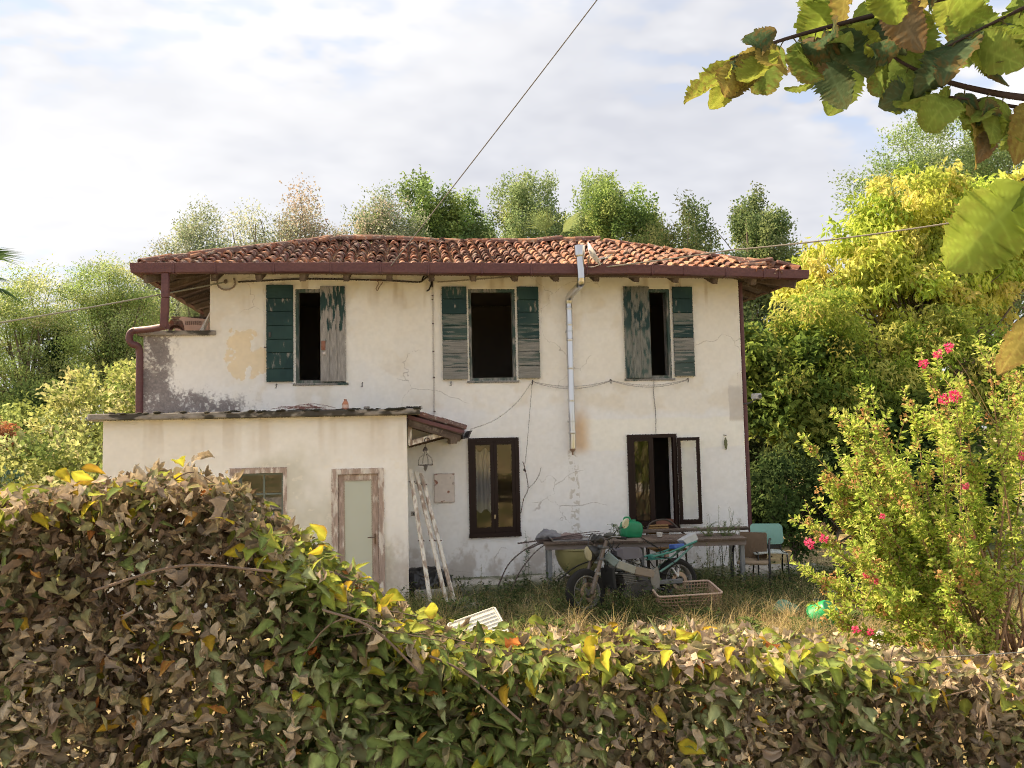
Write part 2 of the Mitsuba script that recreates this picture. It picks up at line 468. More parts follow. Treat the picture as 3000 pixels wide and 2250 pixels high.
bsdf('mat_apron', proc(apron_col), 0.95, specular=0.1)
tag('pavement', 'cracked mossy concrete apron at the foot of the front wall', kind='structure')
for s in apron:
    put(fresh('pavement__slab'), s, 'mat_apron', 40)

for (x0, x1, y0, y1) in ((0.15, 0.95, -1.75, -1.15), (0.97, 1.75, -1.72, -1.12)):
    put(fresh('pavement__slab'), rough(box(x0, x1, y0, y1, -0.30, -0.085, 0.015), 0.008, 5, 3, 0.12), 'mat_apron', 40)

# unseen pale gravel strip by the camera, added to bounce fill onto the hedge
RXs, RYs = np.meshgrid(np.linspace(-60, 60, 121), np.linspace(-15.5, -10.6, 12), indexing='ij')
ri, rj = np.meshgrid(np.arange(120), np.arange(11), indexing='ij')
rk_ = (ri * 12 + rj).ravel()
rq = np.stack([rk_, rk_ + 12, rk_ + 13, rk_ + 1], 1)
fill_road = trimesh.Trimesh(np.stack([RXs.ravel(), RYs.ravel(), ground_z(RXs, RYs).ravel() + 0.012], 1), np.vstack([rq[:, [0, 1, 2]], rq[:, [0, 2, 3]]]), process=False)
bsdf('mat_fill_road', proc(lambda p, n, uv: mix((0.30, 0.28, 0.25), (0.40, 0.375, 0.335), fbm(p.x * 6, p.y * 6, 0, 4)) * (0.8 + 0.4 * fbm(p.x * 60, p.y * 60, 0, 2))), 0.95, specular=0.1)
put('fill_road', fill_road, 'mat_fill_road', True)
tag('fill_road', 'unseen pale gravel strip added in front of the hedge to bounce fill light', kind='structure')
# ------------------------------------------------------------------ the house
H = thing('house', 'two storey old farmhouse with peeling cream plaster, green shutters and clay tile hip roof', 'house')
WX0, WX1, WZ = -2.96, 5.26, 4.62
BACK = 3.2
upper = [(-1.72, -0.98, 2.97, 4.40), (0.89, 1.62, 2.97, 4.40), (3.37, 4.11, 2.97, 4.40)]
lower = [(0.845, 1.625, 0.595, 2.09), (3.335, 4.13, 0.595, 2.09)]
face = sg.Polygon([(-3.9, 2.56), (WX0, 2.56), (WX0, -0.4), (WX1, -0.4), (WX1, WZ), (WX0, WZ), (WX0, 3.70), (-3.9, 3.70)])
for (a, b, c, d) in upper:
    face = face.difference(rect(a, b, c, d))
for (a, b, c, d) in lower:
    face = face.difference(rect(a + 0.03, b - 0.03, c + 0.03, d - 0.03))
part(H, 'front_wall', upright(face, 0.0, 0.30), 'mat_plaster')
part(H, 'side_wall', box(WX1 - 0.30, WX1, 0.302, BACK, -0.4, WZ), 'mat_plaster')
part(H, 'side_wall', box(WX0, WX0 + 0.30, 0.302, BACK, -0.4, WZ), 'mat_plaster')
part(H, 'back_wall', box(WX0 + 0.302, WX1 - 0.302, BACK - 0.3, BACK, -0.4, WZ), 'mat_plaster')
part(H, 'floor', box(WX0 + 0.302, WX1 - 0.302, 0.302, BACK - 0.302, 2.36, 2.52), 'mat_room')
for (ix, iz0, iz1) in ((0.2, 2.522, 4.6), (2.6, 2.522, 4.6), (2.3, 0.0, 2.35)):
    part(H, 'inner_wall', box(ix, ix + 0.12, 0.302, BACK - 0.302, iz0, iz1), 'mat_room')
part(H, 'inner_lining', cat(box(WX0 + 0.304, WX1 - 0.304, BACK - 0.33, BACK - 0.304, 0.0, 2.355), box(WX0 + 0.304, WX1 - 0.304, BACK - 0.33, BACK - 0.304, 2.525, 4.6)), 'mat_room')
part(H, 'ground_floor', box(WX0 + 0.302, WX1 - 0.302, 0.302, BACK - 0.302, -0.1, 0.02), 'mat_room')
part(H, 'attic_floor', box(WX0 + 0.302, WX1 - 0.302, 0.302, BACK - 0.302, 4.606, 4.66), 'mat_room')

# balcony (open loggia) at the upper left
part(H, 'balcony_floor', box(-3.9, WX0 - 0.004, 0.302, BACK, 2.44, 2.58), 'mat_concrete')
part(H, 'balcony_parapet', cat(box(-3.9, -3.72, 0.302, BACK, 2.582, 3.70), box(-3.718, WX0 - 0.004, BACK - 0.18, BACK, 2.582, 3.70)), 'mat_plaster')
part(H, 'parapet_cap', rough(box(-3.985, WX0 + 0.09, -0.05, 0.26, 3.702, 3.77, 0.006), 0.006, 6, 3, 0.1), 'mat_concrete', 40)
for (x, y) in ((-3.80, 3.1),):
    part(H, 'balcony_post', box(x - 0.06, x + 0.06, y - 0.06, y + 0.06, 3.702, 4.56), 'mat_old_timber')
part(H, 'support_pillar', box(-3.86, -3.56, 2.8, 3.1, -0.4, 2.436), 'mat_plaster')
part(H, 'support_pillar', box(-3.86, -3.56, 0.32, 0.62, -0.4, 2.436), 'mat_plaster')

# --- roof: deck, rafters, ridge, then the tiles one by one
EX0, EX1, EY0, EY1, EZ = -3.74, 5.98, -0.60, 3.80, 4.56
RX0, RX1, RY, RZ = -1.24, 3.26, 1.60, 5.47


def deck_z(x, y):
    sl = (RZ - EZ) / (RY - EY0)
    a = np.minimum(np.minimum((y - EY0) * sl, (EY1 - y) * sl), np.minimum((x - EX0) * (RZ - EZ) / (RX0 - EX0), (EX1 - x) * (RZ - EZ) / (EX1 - RX1)))
    sagging = -0.035 * np.exp(-((x - 0.9) / 1.4) ** 2) * np.clip((y - EY0) / (RY - EY0), 0, 1) + 0.015 * np.sin(x * 2.1)
    return EZ + a + sagging * np.clip((y + 0.8) / 1.2, 0.15, 1)


def eave_drop(x):
    """The eave line hangs lower towards the right end."""
    return -0.075 * np.clip((x - 3.0) / 3.0, 0, 1) ** 1.3


dv = np.array([[EX0, EY0, EZ], [EX1, EY0, EZ - 0.075], [EX1, EY1, EZ], [EX0, EY1, EZ], [RX0, RY, RZ - 0.02], [RX1, RY, RZ - 0.02]])
dv2 = dv - [0, 0, 0.045]
df = [[0, 1, 5], [0, 5, 4], [1, 2, 5], [2, 3, 4], [2, 4, 5], [3, 0, 4]]
deck = trimesh.Trimesh(np.vstack([dv, dv2]), df + [[a + 6, c + 6, b + 6] for a, b, c in df] + [q for i, j in ((0, 1), (1, 2), (2, 3), (3, 0)) for q in ([i, i + 6, j + 6], [i, j + 6, j])], process=False)
R = H + '__roof'
part(H, 'roof', deck, 'mat_old_timber')
rk = 0
for x in np.arange(-3.4, 5.7, 0.62):
    if RX0 - 0.2 < x < RX1 + 0.2:
        part(R, 'rafter', beam([x, EY0 + 0.04, EZ - 0.105 + eave_drop(x)], [x, RY, RZ - 0.15], 0.085, 0.10), 'mat_old_timber')
    else:
        yy = EY0 + 0.04 + (RY - EY0) * (min((x - EX0) / (RX0 - EX0), (EX1 - x) / (EX1 - RX1), 1)) * 0.95
        part(R, 'rafter', beam([x, EY0 + 0.04, EZ - 0.105 + eave_drop(x)], [x, yy, deck_z(x, yy) - 0.13], 0.085, 0.10), 'mat_old_timber')
for (a, b) in (((EX0 + 0.03, EY0 + 0.03, EZ - 0.12), (RX0, RY, RZ - 0.16)), ((EX1 - 0.03, EY0 + 0.03, EZ - 0.19), (RX1, RY, RZ - 0.16))):
    part(R, 'hip_rafter', beam(a, b, 0.10, 0.13), 'mat_old_timber')
for y in np.arange(0.3, 3.6, 0.6):
    part(R, 'rafter', beam([EX0 + 0.04, y, EZ - 0.10], [EX0 + 0.04 + 1.3, y, EZ - 0.10 + 1.3 * 0.33], 0.08, 0.09), 'mat_old_timber')
    part(R, 'rafter', beam([EX1 - 0.04, y, EZ - 0.14], [EX1 - 0.04 - 1.0, y, EZ - 0.14 + 1.0 * 0.33], 0.08, 0.09), 'mat_old_timber')
part(R, 'wall_plate', beam([EX0 + 0.1, 3.12, 4.44], [WX0 - 0.02, 3.12, 4.44], 0.12, 0.14), 'mat_old_timber')


def coppo(length, r0, r1, thick=0.013, seg=7, up=True, seed=0):
    """A tapered half-round clay tile along +y (r0 at y=0, the lower end)."""
    rr = np.random.default_rng(seed)
    a = np.linspace(0.04, np.pi - 0.04, seg)
    ys = [0.0, length * 0.5, length]
    v = []
    for k, y in enumerate(ys):
        r = r0 + (r1 - r0) * k / 2
        w = 1 + 0.05 * rr.normal()
        for rad in (r, r - thick):
            v.append(np.stack([np.cos(a) * rad * w, np.full(seg, y), np.sin(a) * rad * (1.0 if up else -1.0)], 1))
    v = np.vstack(v)
    f = []
    for k in range(2):
        o0, i0, o1, i1 = 2 * k * seg, (2 * k + 1) * seg, (2 * k + 2) * seg, (2 * k + 3) * seg
        for j in range(seg - 1):
            f += [[o0 + j, o0 + j + 1, o1 + j + 1], [o0 + j, o1 + j + 1, o1 + j], [i0 + j, i1 + j + 1, i0 + j + 1], [i0 + j, i1 + j, i1 + j + 1]]
        for j in (0, seg - 1):
            f += [[o0 + j, o1 + j, i1 + j], [o0 + j, i1 + j, i0 + j]]
    for o, i in ((0, seg), (4 * seg, 5 * seg)):
        for j in range(seg - 1):
            f += [[o + j, i + j, i + j + 1], [o + j, i + j + 1, o + j + 1]]
    return trimesh.Trimesh(v, f, process=False)


TR = np.random.default_rng(5)
tile_meshes = [coppo(0.38, 0.068, 0.052, 0.019, seed=k) for k in range(6)]
tile_dicts = [shape(m, 'mat_tile', 35, uv=None) for m in tile_meshes]


def with_uv(mesh, u):
    m = trimesh.graph.smooth_shade(mesh, angle=math.radians(35), facet_minarea=None)
    n = len(m.vertices)
    return mikit.ply(m, 'mat_tile', smooth=True, uv=np.stack([np.full(n, u), np.asarray(m.vertices)[:, 1]], 1))


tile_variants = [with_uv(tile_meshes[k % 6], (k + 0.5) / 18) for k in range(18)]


def frame_on(x, y, dx, dy):
    """A tile's matrix: its length along the fall line direction (dx, dy) up the slope at (x, y)."""
    e = 0.05
    g = np.array([dx * e, dy * e, deck_z(x + dx * e, y + dy * e) - deck_z(x, y)])
    g /= np.linalg.norm(g)
    s = np.cross(g, [0, 0, 1.0])
    s /= np.linalg.norm(s)
    u = np.cross(s, g)
    M = np.eye(4)
    M[:3, 0], M[:3, 1], M[:3, 2] = s, g, u
    M[:3, 3] = [x, y, deck_z(x, y) + (eave_drop(x) if dy > 0.5 else 0) * np.clip(1 - (y - EY0) / 1.2, 0, 1)]
    return M


def jitter(M, rr, ang=3.0, off=0.008):
    J = mat4(rr.normal(0, off, 3) * [1, 1.6, 0.7], rr.normal(0, ang * 0.5), rr.normal(0, ang * 0.6), rr.normal(0, ang))
    return M @ J


PITCH, ROW = 0.163, 0.242
SL = math.hypot(1, (RZ - EZ) / (RY - EY0))
cover, channel, other = [], [], []
ncol = int((EX1 - EX0) / PITCH)
for c in range(ncol + 1):
    x = EX0 + 0.06 + c * PITCH
    lim = min((x - EX0) / (RX0 - EX0), (EX1 - x) / (EX1 - RX1), 1.0) * (RY - EY0)
    colx = TR.normal(0, 0.010)
    for r in range(12):
        y = EY0 - 0.06 + r * ROW / SL
        if y - EY0 > lim - 0.10:
            break
        wild = 1.0 + 2.5 * max(0.0, (x - 4.3) / 1.6)
        M = frame_on(x + colx, y, 0, 1)
        C = M.copy()
        M[:3, 3] += M[:3, 2] * 0.060
        M = M @ mat4((0, 0, 0.0), -4.6, 0, 0, (1, 1, 1.25))
        M = jitter(M, TR, 2.2 * wild, 0.006 * wild)
        cover.append((r, x, M))
        if c < ncol:
            C = frame_on(x + PITCH / 2, y + 0.03, 0, 1)
            C[:3, 3] += C[:3, 2] * 0.066
            channel.append(C @ mat4((0, 0, 0), 2.5))
for side in (0, 1):
    for c in range(27):
        y = EY0 + 0.1 + c * PITCH
        lim = min((y - EY0) / (RY - EY0), (EY1 - y) / (EY1 - RY), 1.0) * ((RX0 - EX0) if side == 0 else (EX1 - RX1))
        for r in range(12):
            d = -0.06 + r * 0.222 * 0.94
            if d > lim - 0.1:
                break
            x = EX0 + d if side == 0 else EX1 - d
            M = frame_on(x, y, 1 if side == 0 else -1, 0)
            M[:3, 3] += M[:3, 2] * 0.060
            M = M @ mat4((0, 0, 0.0), -4.6, 0, 0, (1, 1, 1.25))
            other.append(jitter(M, TR, 2.5, 0.006))
for c in range(ncol + 1):
    x = EX0 + 0.06 + c * PITCH
    lim = min((x - EX0) / (RX0 - EX0), (EX1 - x) / (EX1 - RX1), 1.0) * (EY1 - RY)
    for r in range(12):
        d = -0.06 + r * ROW / SL
        if d > lim - 0.1:
            break
        M = frame_on(x, EY1 - d, 0, -1)
        M[:3, 3] += M[:3, 2] * 0.042
        other.append(jitter(M, TR, 2.5, 0.006))

cover.sort(key=lambda t: t[0] + 0.02 * abs(t[1] - 1.0))
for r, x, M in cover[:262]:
    place(R, 'tile', tile_variants[int(np.clip((TR.random() ** (1.0 if x > 2.5 else 1.7) if x < 2.5 or TR.random() < 0.5 else 0.55 + 0.45 * TR.random()) * 18, 0, 17))], M)  # darker tiles left, orange ones right: partly sun and shade put into colour


def merged(mesh_list, mats, rr):
    vs, fs, us, at = [], [], [], 0
    for M in mats:
        m = mesh_list[rr.integers(len(mesh_list))]
        v = np.asarray(m.vertices) @ M[:3, :3].T + M[:3, 3]
        vs.append(v)
        fs.append(np.asarray(m.faces) + at)
        us.append(np.full(len(v), rr.random()))
        at += len(v)
    v = np.vstack(vs)
    return trimesh.Trimesh(v, np.vstack(fs), process=False), np.stack([np.concatenate(us), v[:, 1]], 1)


sm_tiles = [trimesh.graph.smooth_shade(m, angle=math.radians(35), facet_minarea=None) for m in tile_meshes]
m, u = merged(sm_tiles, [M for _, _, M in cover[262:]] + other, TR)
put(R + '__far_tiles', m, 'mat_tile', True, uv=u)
tag(R + '__far_tiles', kind='stuff')
chan = [trimesh.graph.smooth_shade(coppo(0.36, 0.084, 0.074, up=False, seg=5, seed=k), angle=math.radians(35), facet_minarea=None) for k in range(3)]
m, u = merged(chan, channel, TR)
put(R + '__channel_tiles', m, 'mat_tile', True, uv=u)
tag(R + '__channel_tiles', kind='stuff')

# ridge and hip caps
ridge_variants = [with_uv(coppo(0.46, 0.112, 0.098, 0.015, 8, seed=40 + k), (k + 0.5) / 6) for k in range(6)]


def caps(p, q, step=0.37, more=0):
    p, q = np.asarray(p, float), np.asarray(q, float)
    L = np.linalg.norm(q - p)
    d = (q - p) / L
    s = np.cross(d, [0, 0, 1.0])
    s /= np.linalg.norm(s)
    u = np.cross(s, d)
    for k in range(int(L / step) + more):
        M = np.eye(4)
        c = p + d * k * step
        M[:3, 0], M[:3, 1], M[:3, 2] = s, d, u
        M[:3, 3] = c + u * (0.055 + 0.004 * (k % 2)) + [0, 0, float(deck_z(c[0] + 0, c[1]) - (EZ + 0)) * 0]
        place(R, 'ridge_tile', ridge_variants[TR.integers(6)], jitter(M @ mat4((0, 0, 0), 1.8), TR, 2.5, 0.006))


for a, b in (((EX0, EY0, EZ), (RX0, RY, RZ)), ((EX1, EY0, EZ - 0.07), (RX1, RY, RZ)), ((EX0, EY1, EZ), (RX0, RY, RZ)), ((EX1, EY1, EZ), (RX1, RY, RZ))):
    caps(a, b)
mid = [(-1.24, RZ), (-0.2, RZ - 0.01), (1.0, RZ - 0.05), (1.9, RZ - 0.03), (3.26, RZ + 0.01)]
for (a, za), (b, zb) in zip(mid[:-1], mid[1:]):
    caps((a, RY, za), (b, RY, zb), (b - a) / max(1, round((b - a) / 0.36)))
# loose broken tiles stacked at the right-hand corner
for k in range(9):
    M = mat4((5.55 + 0.04 * TR.normal() + 0.035 * (k % 3), -0.35 + 0.05 * TR.normal(), 4.63 + 0.017 * k), 4 * TR.normal(), 4 * TR.normal(), 86 + 9 * TR.normal())
    place(R, 'loose_tile', tile_variants[TR.integers(18)], M)
# wisps of dead grass and moss caught between the tiles
sv, sf, sc = [], [], []
for k in range(2600):
    x = TR.uniform(EX0 + 0.3, EX1 - 0.5)
    col = round((x - EX0 - 0.06) / PITCH - 0.5) * PITCH + EX0 + 0.06 + PITCH / 2
    x = col + TR.normal(0, 0.02)
    if meshkit.fbm(np.array([x * 1.3, 0.3, 0.7]), 3, 9) < 0.42:
        continue
    lim = min((x - EX0) / (RX0 - EX0), (EX1 - x) / (EX1 - RX1), 1.0) * (RY - EY0)
    y = EY0 + TR.uniform(0.03, max(0.05, lim - 0.1))
    b0 = np.array([x, y, float(deck_z(x, y)) + 0.035 + float(eave_drop(x)) * max(0, 1 - (y - EY0) / 1.2)])
    d = np.array([TR.normal(0, 0.5), TR.normal(-0.5, 0.5), TR.uniform(0.2, 0.9)])
    d *= TR.uniform(0.04, 0.10) / np.linalg.norm(d)
    s = np.array([0.0035, 0.002, 0])
    sv += [b0 - s, b0 + s, b0 + d]
    sf.append([3 * len(sf), 3 * len(sf) + 1, 3 * len(sf) + 2])
    sc += [np.array([0.42, 0.33, 0.20]) * TR.uniform(0.6, 1.15)] * 3
put(R + '__dry_grass', (sv, sf), 'mat_dry_leaf', False, np.array(sc))
tag(R + '__dry_grass', kind='stuff')
# small chimney behind the right hip
ch = part(H, 'chimney', cat(box(4.02, 4.34, 1.95, 2.25, 4.9, 5.36, 0.01), box(3.97, 4.39, 1.9, 2.3, 5.362, 5.40, 0.01), box(4.05, 4.31, 1.98, 2.22, 5.44, 5.47, 0.008), box(4.06, 4.12, 2.0, 2.2, 5.402, 5.438), box(4.24, 4.30, 2.0, 2.2, 5.402, 5.438)), 'mat_concrete')

# --- gutters: folded sheet with a flat front, on strap hangers
def gutter_run(P, Q, out, zt, zb, n=20):
    """Folded gutter from P to Q (xy); zt / zb give top and bottom heights along it; out = outward normal."""
    P, Q, out = np.array(P, float), np.array(Q, float), np.array(out, float)
    prof = [(0.0, 1.0), (0.0, 0.02), (0.015, 0.0), (0.085, 0.0), (0.115, 0.06), (0.125, 0.97), (0.118, 1.0), (0.110, 0.97), (0.102, 0.09), (0.08, 0.05), (0.02, 0.05), (0.012, 1.0)]
    ts = np.linspace(0, 1, n)
    v = []
    for t in ts:
        c = P + (Q - P) * t
        x = c[0]
        for o, hh in prof:
            z = zb(t) + (zt(t) - zb(t)) * hh
            # mitred corners: the front runs out past the back
            e = (Q - P) / np.linalg.norm(Q - P) * (o * (1 if t > 0.5 else -1) if t in (0.0, 1.0) else 0)
            v.append([*(c + out * o + e), z])
    k = len(prof)
    f = []
    for i in range(n - 1):
        for j in range(k):
            a, b = i * k + j, i * k + (j + 1) % k
            f += [[a, b, b + k], [a, b + k, a + k]]
    return trimesh.Trimesh(np.array(v), f, process=False)


zt = lambda t: 4.632 + 0.018 * math.sin(math.pi * min(1, t * 1.1)) + float(eave_drop(EX0 + t * (EX1 - EX0))) * 0.98
zb = lambda t: zt(t) - 0.145 + 0.012 * math.sin(t * 9)
g0 = part(H, 'gutter', gutter_run((EX0 + 0.0, EY0 - 0.005), (EX1 - 0.0, EY0 - 0.005), (0, -1), zt, zb, 40), 'mat_gutter', 30)
for k, x in enumerate([-3.28, -2.72, -1.92, -1.12, -0.42, 0.27, 1.05, 1.78, 2.62, 3.62, 4.12, 4.78, 5.38, 5.62]):
    t = (x - EX0) / (EX1 - EX0)
    part(g0, 'strap', cat(box(x - 0.011, x + 0.011, EY0 - 0.137, EY0 - 0.132, zb(t) + 0.0, zt(t) + 0.01, 0.001), box(x - 0.011, x + 0.011, EY0 - 0.135, EY0 + 0.02, zb(t) - 0.008, zb(t) - 0.004, 0.001)), 'mat_gutter')
part(H, 'gutter', gutter_run((EX0 + 0.005, EY1), (EX0 + 0.005, EY0 - 0.0), (-1, 0), lambda t: 4.632, lambda t: 4.49, 10), 'mat_gutter', 30)
part(H, 'gutter', gutter_run((EX1 - 0.005, EY0), (EX1 - 0.005, EY1), (1, 0), lambda t: 4.56 + 0.07 * t, lambda t: 4.43 + 0.06 * t, 10), 'mat_gutter', 30)
# brown downpipe at the left: drop from the gutter, kick out round the parapet cap, down the corner
seg = np.vstack([[(-3.39, -0.665, 4.50)], [(-3.405, -0.655, 4.2), (-3.425, -0.62, 3.86)], curve([(-3.43, -0.61, 3.80), (-3.445, -0.595, 3.765), (-3.48, -0.56, 3.745), (-3.60, -0.43, 3.745), (-3.78, -0.27, 3.755), (-3.93, -0.14, 3.765), (-4.03, -0.11, 3.75), (-4.06, -0.11, 3.66), (-4.03, -0.11, 3.565), (-3.96, -0.10, 3.53), (-3.932, -0.08, 3.47), (-3.93, -0.07, 3.30)], 70), [(-3.93, -0.07, 2.56)]])
D0 = part(H, 'downpipe', cat(box(-3.455, -3.355, -0.70, -0.62, 4.15, 4.50, 0.008), beam((-3.405, -0.66, 4.15), (-3.435, -0.62, 3.74), 0.10, 0.08, 0.008, (0, 1, 0)),
          tube(np.vstack([[(-3.40, -0.63, 3.755)], curve([(-3.50, -0.545, 3.75), (-3.70, -0.34, 3.755), (-3.93, -0.14, 3.765), (-4.02, -0.11, 3.755), (-4.06, -0.11, 3.70), (-4.06, -0.11, 3.62), (-4.02, -0.11, 3.565), (-3.96, -0.10, 3.545), (-3.935, -0.08, 3.50), (-3.93, -0.07, 3.40)], 60), [(-3.93, -0.07, 2.56)]]), 0.050, 12)), 'mat_gutter', 40)
part(D0, 'clamp', cat(tube([(-3.93, -0.07, 3.0), (-3.93, -0.07, 3.03)], 0.053, 12), tube([(-3.93, -0.07, 2.7), (-3.93, -0.07, 2.73)], 0.053, 12)), 'mat_gutter', 50)
D1 = part(H, 'downpipe', tube([(5.303, 0.03, 4.50), (5.303, 0.03, 4.1), (5.303, 0.03, 2.0), (5.303, 0.03, 0.0)], 0.036, 12), 'mat_gutter', 50)

# --- upper windows and shutters
def sill_frame(key, x0, x1, z0, z1, w, y0, y1, mat):
    fr = upright(rect(x0, x1, z0, z1).difference(rect(x0 + w, x1 - w, z0 + w, z1 - w)), y0, y1)
    return part(key, 'frame', fr, mat)


SR = np.random.default_rng(12)


def shutter(x0, x1, z0, z1, y, look, ledged, label):
    """A boarded shutter leaf, its front face at y - 0.035. ledged: horizontal boards; otherwise tall vertical planks."""
    k = fresh(H + '__shutter')
    tag(k, label)
    mats = {'green': ['mat_shutter_green'] * 3, 'worn': ['mat_shutter_green', 'mat_shutter_worn', 'mat_shutter_worn'], 'bare': ['mat_shutter_stripped'] * 3, 'mixed': ['mat_shutter_green', 'mat_board_worn', 'mat_board_bare']}[look]
    put(k, cat(box(x0 + 0.004, x0 + 0.03, y - 0.028, y - 0.006, z0, z1), box(x1 - 0.03, x1 - 0.004, y - 0.028, y - 0.006, z0, z1), box(x0 + 0.032, x1 - 0.032, y - 0.016, y - 0.007, z0 + 0.01, z1 - 0.01)), mats[0], uv=(0.5, 0.5))
    if ledged:
        n = 7
        e = np.linspace(z1, z0, n + 1) + np.r_[0, SR.normal(0, 0.012, n - 1), 0]
        for j in range(n):
            q = (j + 0.5) / n
            mm = mats[0] if q < 0.30 else mats[1] if q < 0.60 else mats[2]
            t = SR.normal(0, 0.002)
            part(k, 'board', box(x0 + 0.002, x1 - 0.002, y - 0.042 + t, y - 0.0175, e[j + 1] + 0.0035, e[j] - 0.0035, 0.004), mm, uv=(SR.uniform(0.2, 0.8), 0.5))
    else:
        n = 3
        e = np.linspace(x0, x1, n + 1) + np.r_[0, SR.normal(0, 0.012, n - 1), 0]
        for j in range(n):
            t = SR.normal(0, 0.002)
            part(k, 'plank', box(e[j] + 0.0012, e[j + 1] - 0.0012, y - 0.042 + t, y - 0.0175, z0 + 0.002, z1 - 0.002, 0.003), mats[min(j + 1, 2)], uv=(SR.uniform(0.25, 0.75), 0.5))
    return k


s = shutter(-2.14, -1.745, 2.99, 4.455, -0.012, 'green', True, 'dark green shutter folded flat against the wall')
part(s, 'catch', cat(box(-2.10, -2.07, -0.075, -0.0555, 3.66, 3.74), box(-2.17, -2.12, -0.075, -0.0555, 3.50, 3.515)), 'mat_metal', col=(0.08, 0.07, 0.06))
s = shutter(-1.350, -0.975, 2.985, 4.435, -0.002, 'bare', False, 'weathered shutter with a rusty lock, paint gone below')
part(s, 'lock', cat(box(-1.335, -1.275, -0.060, -0.0455, 3.46, 3.60), box(-1.32, -1.29, -0.075, -0.061, 3.49, 3.51)), 'mat_semi', col=(0.25, 0.10, 0.06))
part(s, 'latch_plate', box(-1.32, -1.27, -0.058, -0.0455, 3.39, 3.44), 'mat_metal', col=(0.45, 0.4, 0.36))
shutter(0.480, 0.865, 2.99, 4.43, -0.012, 'mixed', True, 'green shutter worn grey over its lower boards')
shutter(1.645, 1.985, 2.99, 4.43, -0.012, 'mixed', True, 'grey-green shutter with bare lower boards')
shutter(3.345, 3.765, 2.975, 4.435, -0.002, 'worn', False, 'half shut green shutter with flaking paint')
shutter(4.140, 4.470, 2.99, 4.43, -0.012, 'mixed', True, 'green shutter with grey lower boards near the corner')
for (a, b, c, d) in upper:
    w = fresh(H + '__window')
    put(w, upright(rect(a, b, c, d).difference(rect(a + 0.045, b - 0.045, c + 0.045, d - 0.05)), 0.02, 0.09), 'mat_shutter_bare', uv=(0.3, 0.5))
    part(w, 'sill', box(a - 0.04, b + 0.04, -0.022, 0.0, c - 0.035, c - 0.002), 'mat_shutter_bare', uv=(0.7, 0.5))
    part(w, 'jamb', cat(box(a + 0.001, a + 0.03, 0.092, 0.27, c + 0.002, d - 0.002), box(b - 0.03, b - 0.001, 0.092, 0.27, c + 0.002, d - 0.002)), 'mat_shutter_bare', uv=(0.6, 0.5))

# --- lower windows: dark brown frames set on the face of the wall
def sash(parent, x0, x1, z0, z1, y0, y1, w, glass=True, M=None):
    k = fresh(parent + '__sash')
    put(k, upright(rect(x0, x1, z0, z1).difference(rect(x0 + w, x1 - w, z0 + w + 0.02, z1 - w)), y0, y1), 'mat_dark_frame', M=M)
    if glass:
        yy = (y0 + y1) / 2
        g = trimesh.Trimesh([[x0 + w - 0.004, yy, z0 + w], [x1 - w + 0.004, yy, z0 + w], [x1 - w + 0.004, yy, z1 - w + 0.004], [x0 + w - 0.004, yy, z1 - w + 0.004]], [[0, 1, 2], [0, 2, 3]], process=False)
        part(k, 'pane', g, 'mat_glass', M=M)
    return k


def casement(x0, x1, z0, z1, label):
    w = fresh(H + '__casement')
    tag(w, label)
    put(w, upright(rect(x0, x1, z0, z1).difference(rect(x0 + 0.06, x1 - 0.06, z0 + 0.06, z1 - 0.055)), -0.035, 0.06), 'mat_dark_frame')
    part(w, 'sill', box(x0 - 0.01, x1 + 0.01, -0.05, -0.036, z0 - 0.012, z0 + 0.05), 'mat_dark_frame')
    return w


(a, b, c, d) = lower[0]
w = casement(a, b, c, d, 'dark brown casement window with both sashes shut')
xm = (a + b) / 2
sash(w, a + 0.062, xm - 0.002, c + 0.062, d - 0.057, -0.022, 0.02, 0.052)
sash(w, xm + 0.002, b - 0.062, c + 0.062, d - 0.057, -0.022, 0.02, 0.052)
part(w, 'handle', cat(box(xm - 0.012, xm + 0.012, -0.034, -0.0225, 0.86, 0.92), box(xm - 0.006, xm + 0.006, -0.05, -0.0345, 0.87, 0.885)), 'mat_metal', col=(0.6, 0.5, 0.35))
(a, b, c, d) = lower[1]
w = casement(a, b, c, d, 'dark brown casement window with its right sash open outward')
xm = (a + b) / 2
sash(w, a + 0.062, xm - 0.002, c + 0.062, d - 0.057, -0.022, 0.02, 0.052)
# open sash hinged at the right jamb, swung out against the wall
Mo = mat4((b - 0.005, -0.045, 0), 0, 0, -9) @ mat4((-(b - 0.005), 0.0, 0))
sash(w, b + 0.0, b + 0.345, c + 0.085, d - 0.06, -0.04, 0.0, 0.052, M=Mo)
part(w, 'inner_sill', box(xm + 0.03, b - 0.062, 0.062, 0.20, c + 0.065, c + 0.15), 'mat_semi', col=(0.22, 0.09, 0.06))
part(w, 'mullion', box(xm - 0.022, xm + 0.022, -0.02, 0.05, c + 0.062, d - 0.057), 'mat_dark_frame')
# an inner grille of the room's second window sash and a curtain
cv, cf = [], []
for i in range(40):
    x = 0.93 + 0.40 * i / 39
    for z in (0.95, 1.4, 1.9):
        cv.append([x, 0.36 + 0.02 * math.sin(i * 0.9) + 0.01 * math.sin(i * 2.3), z + 0.03 * math.sin(i * 0.4)])
for i in range(39):
    for j in range(2):
        q = i * 3 + j
        cf += [[q, q + 3, q + 4], [q, q + 4, q + 1]]
put('curtain', (cv, cf), 'mat_leaf', True, (0.55, 0.55, 0.55))
tag('curtain', 'pale net curtain hanging behind the shut brown window', 'curtain')
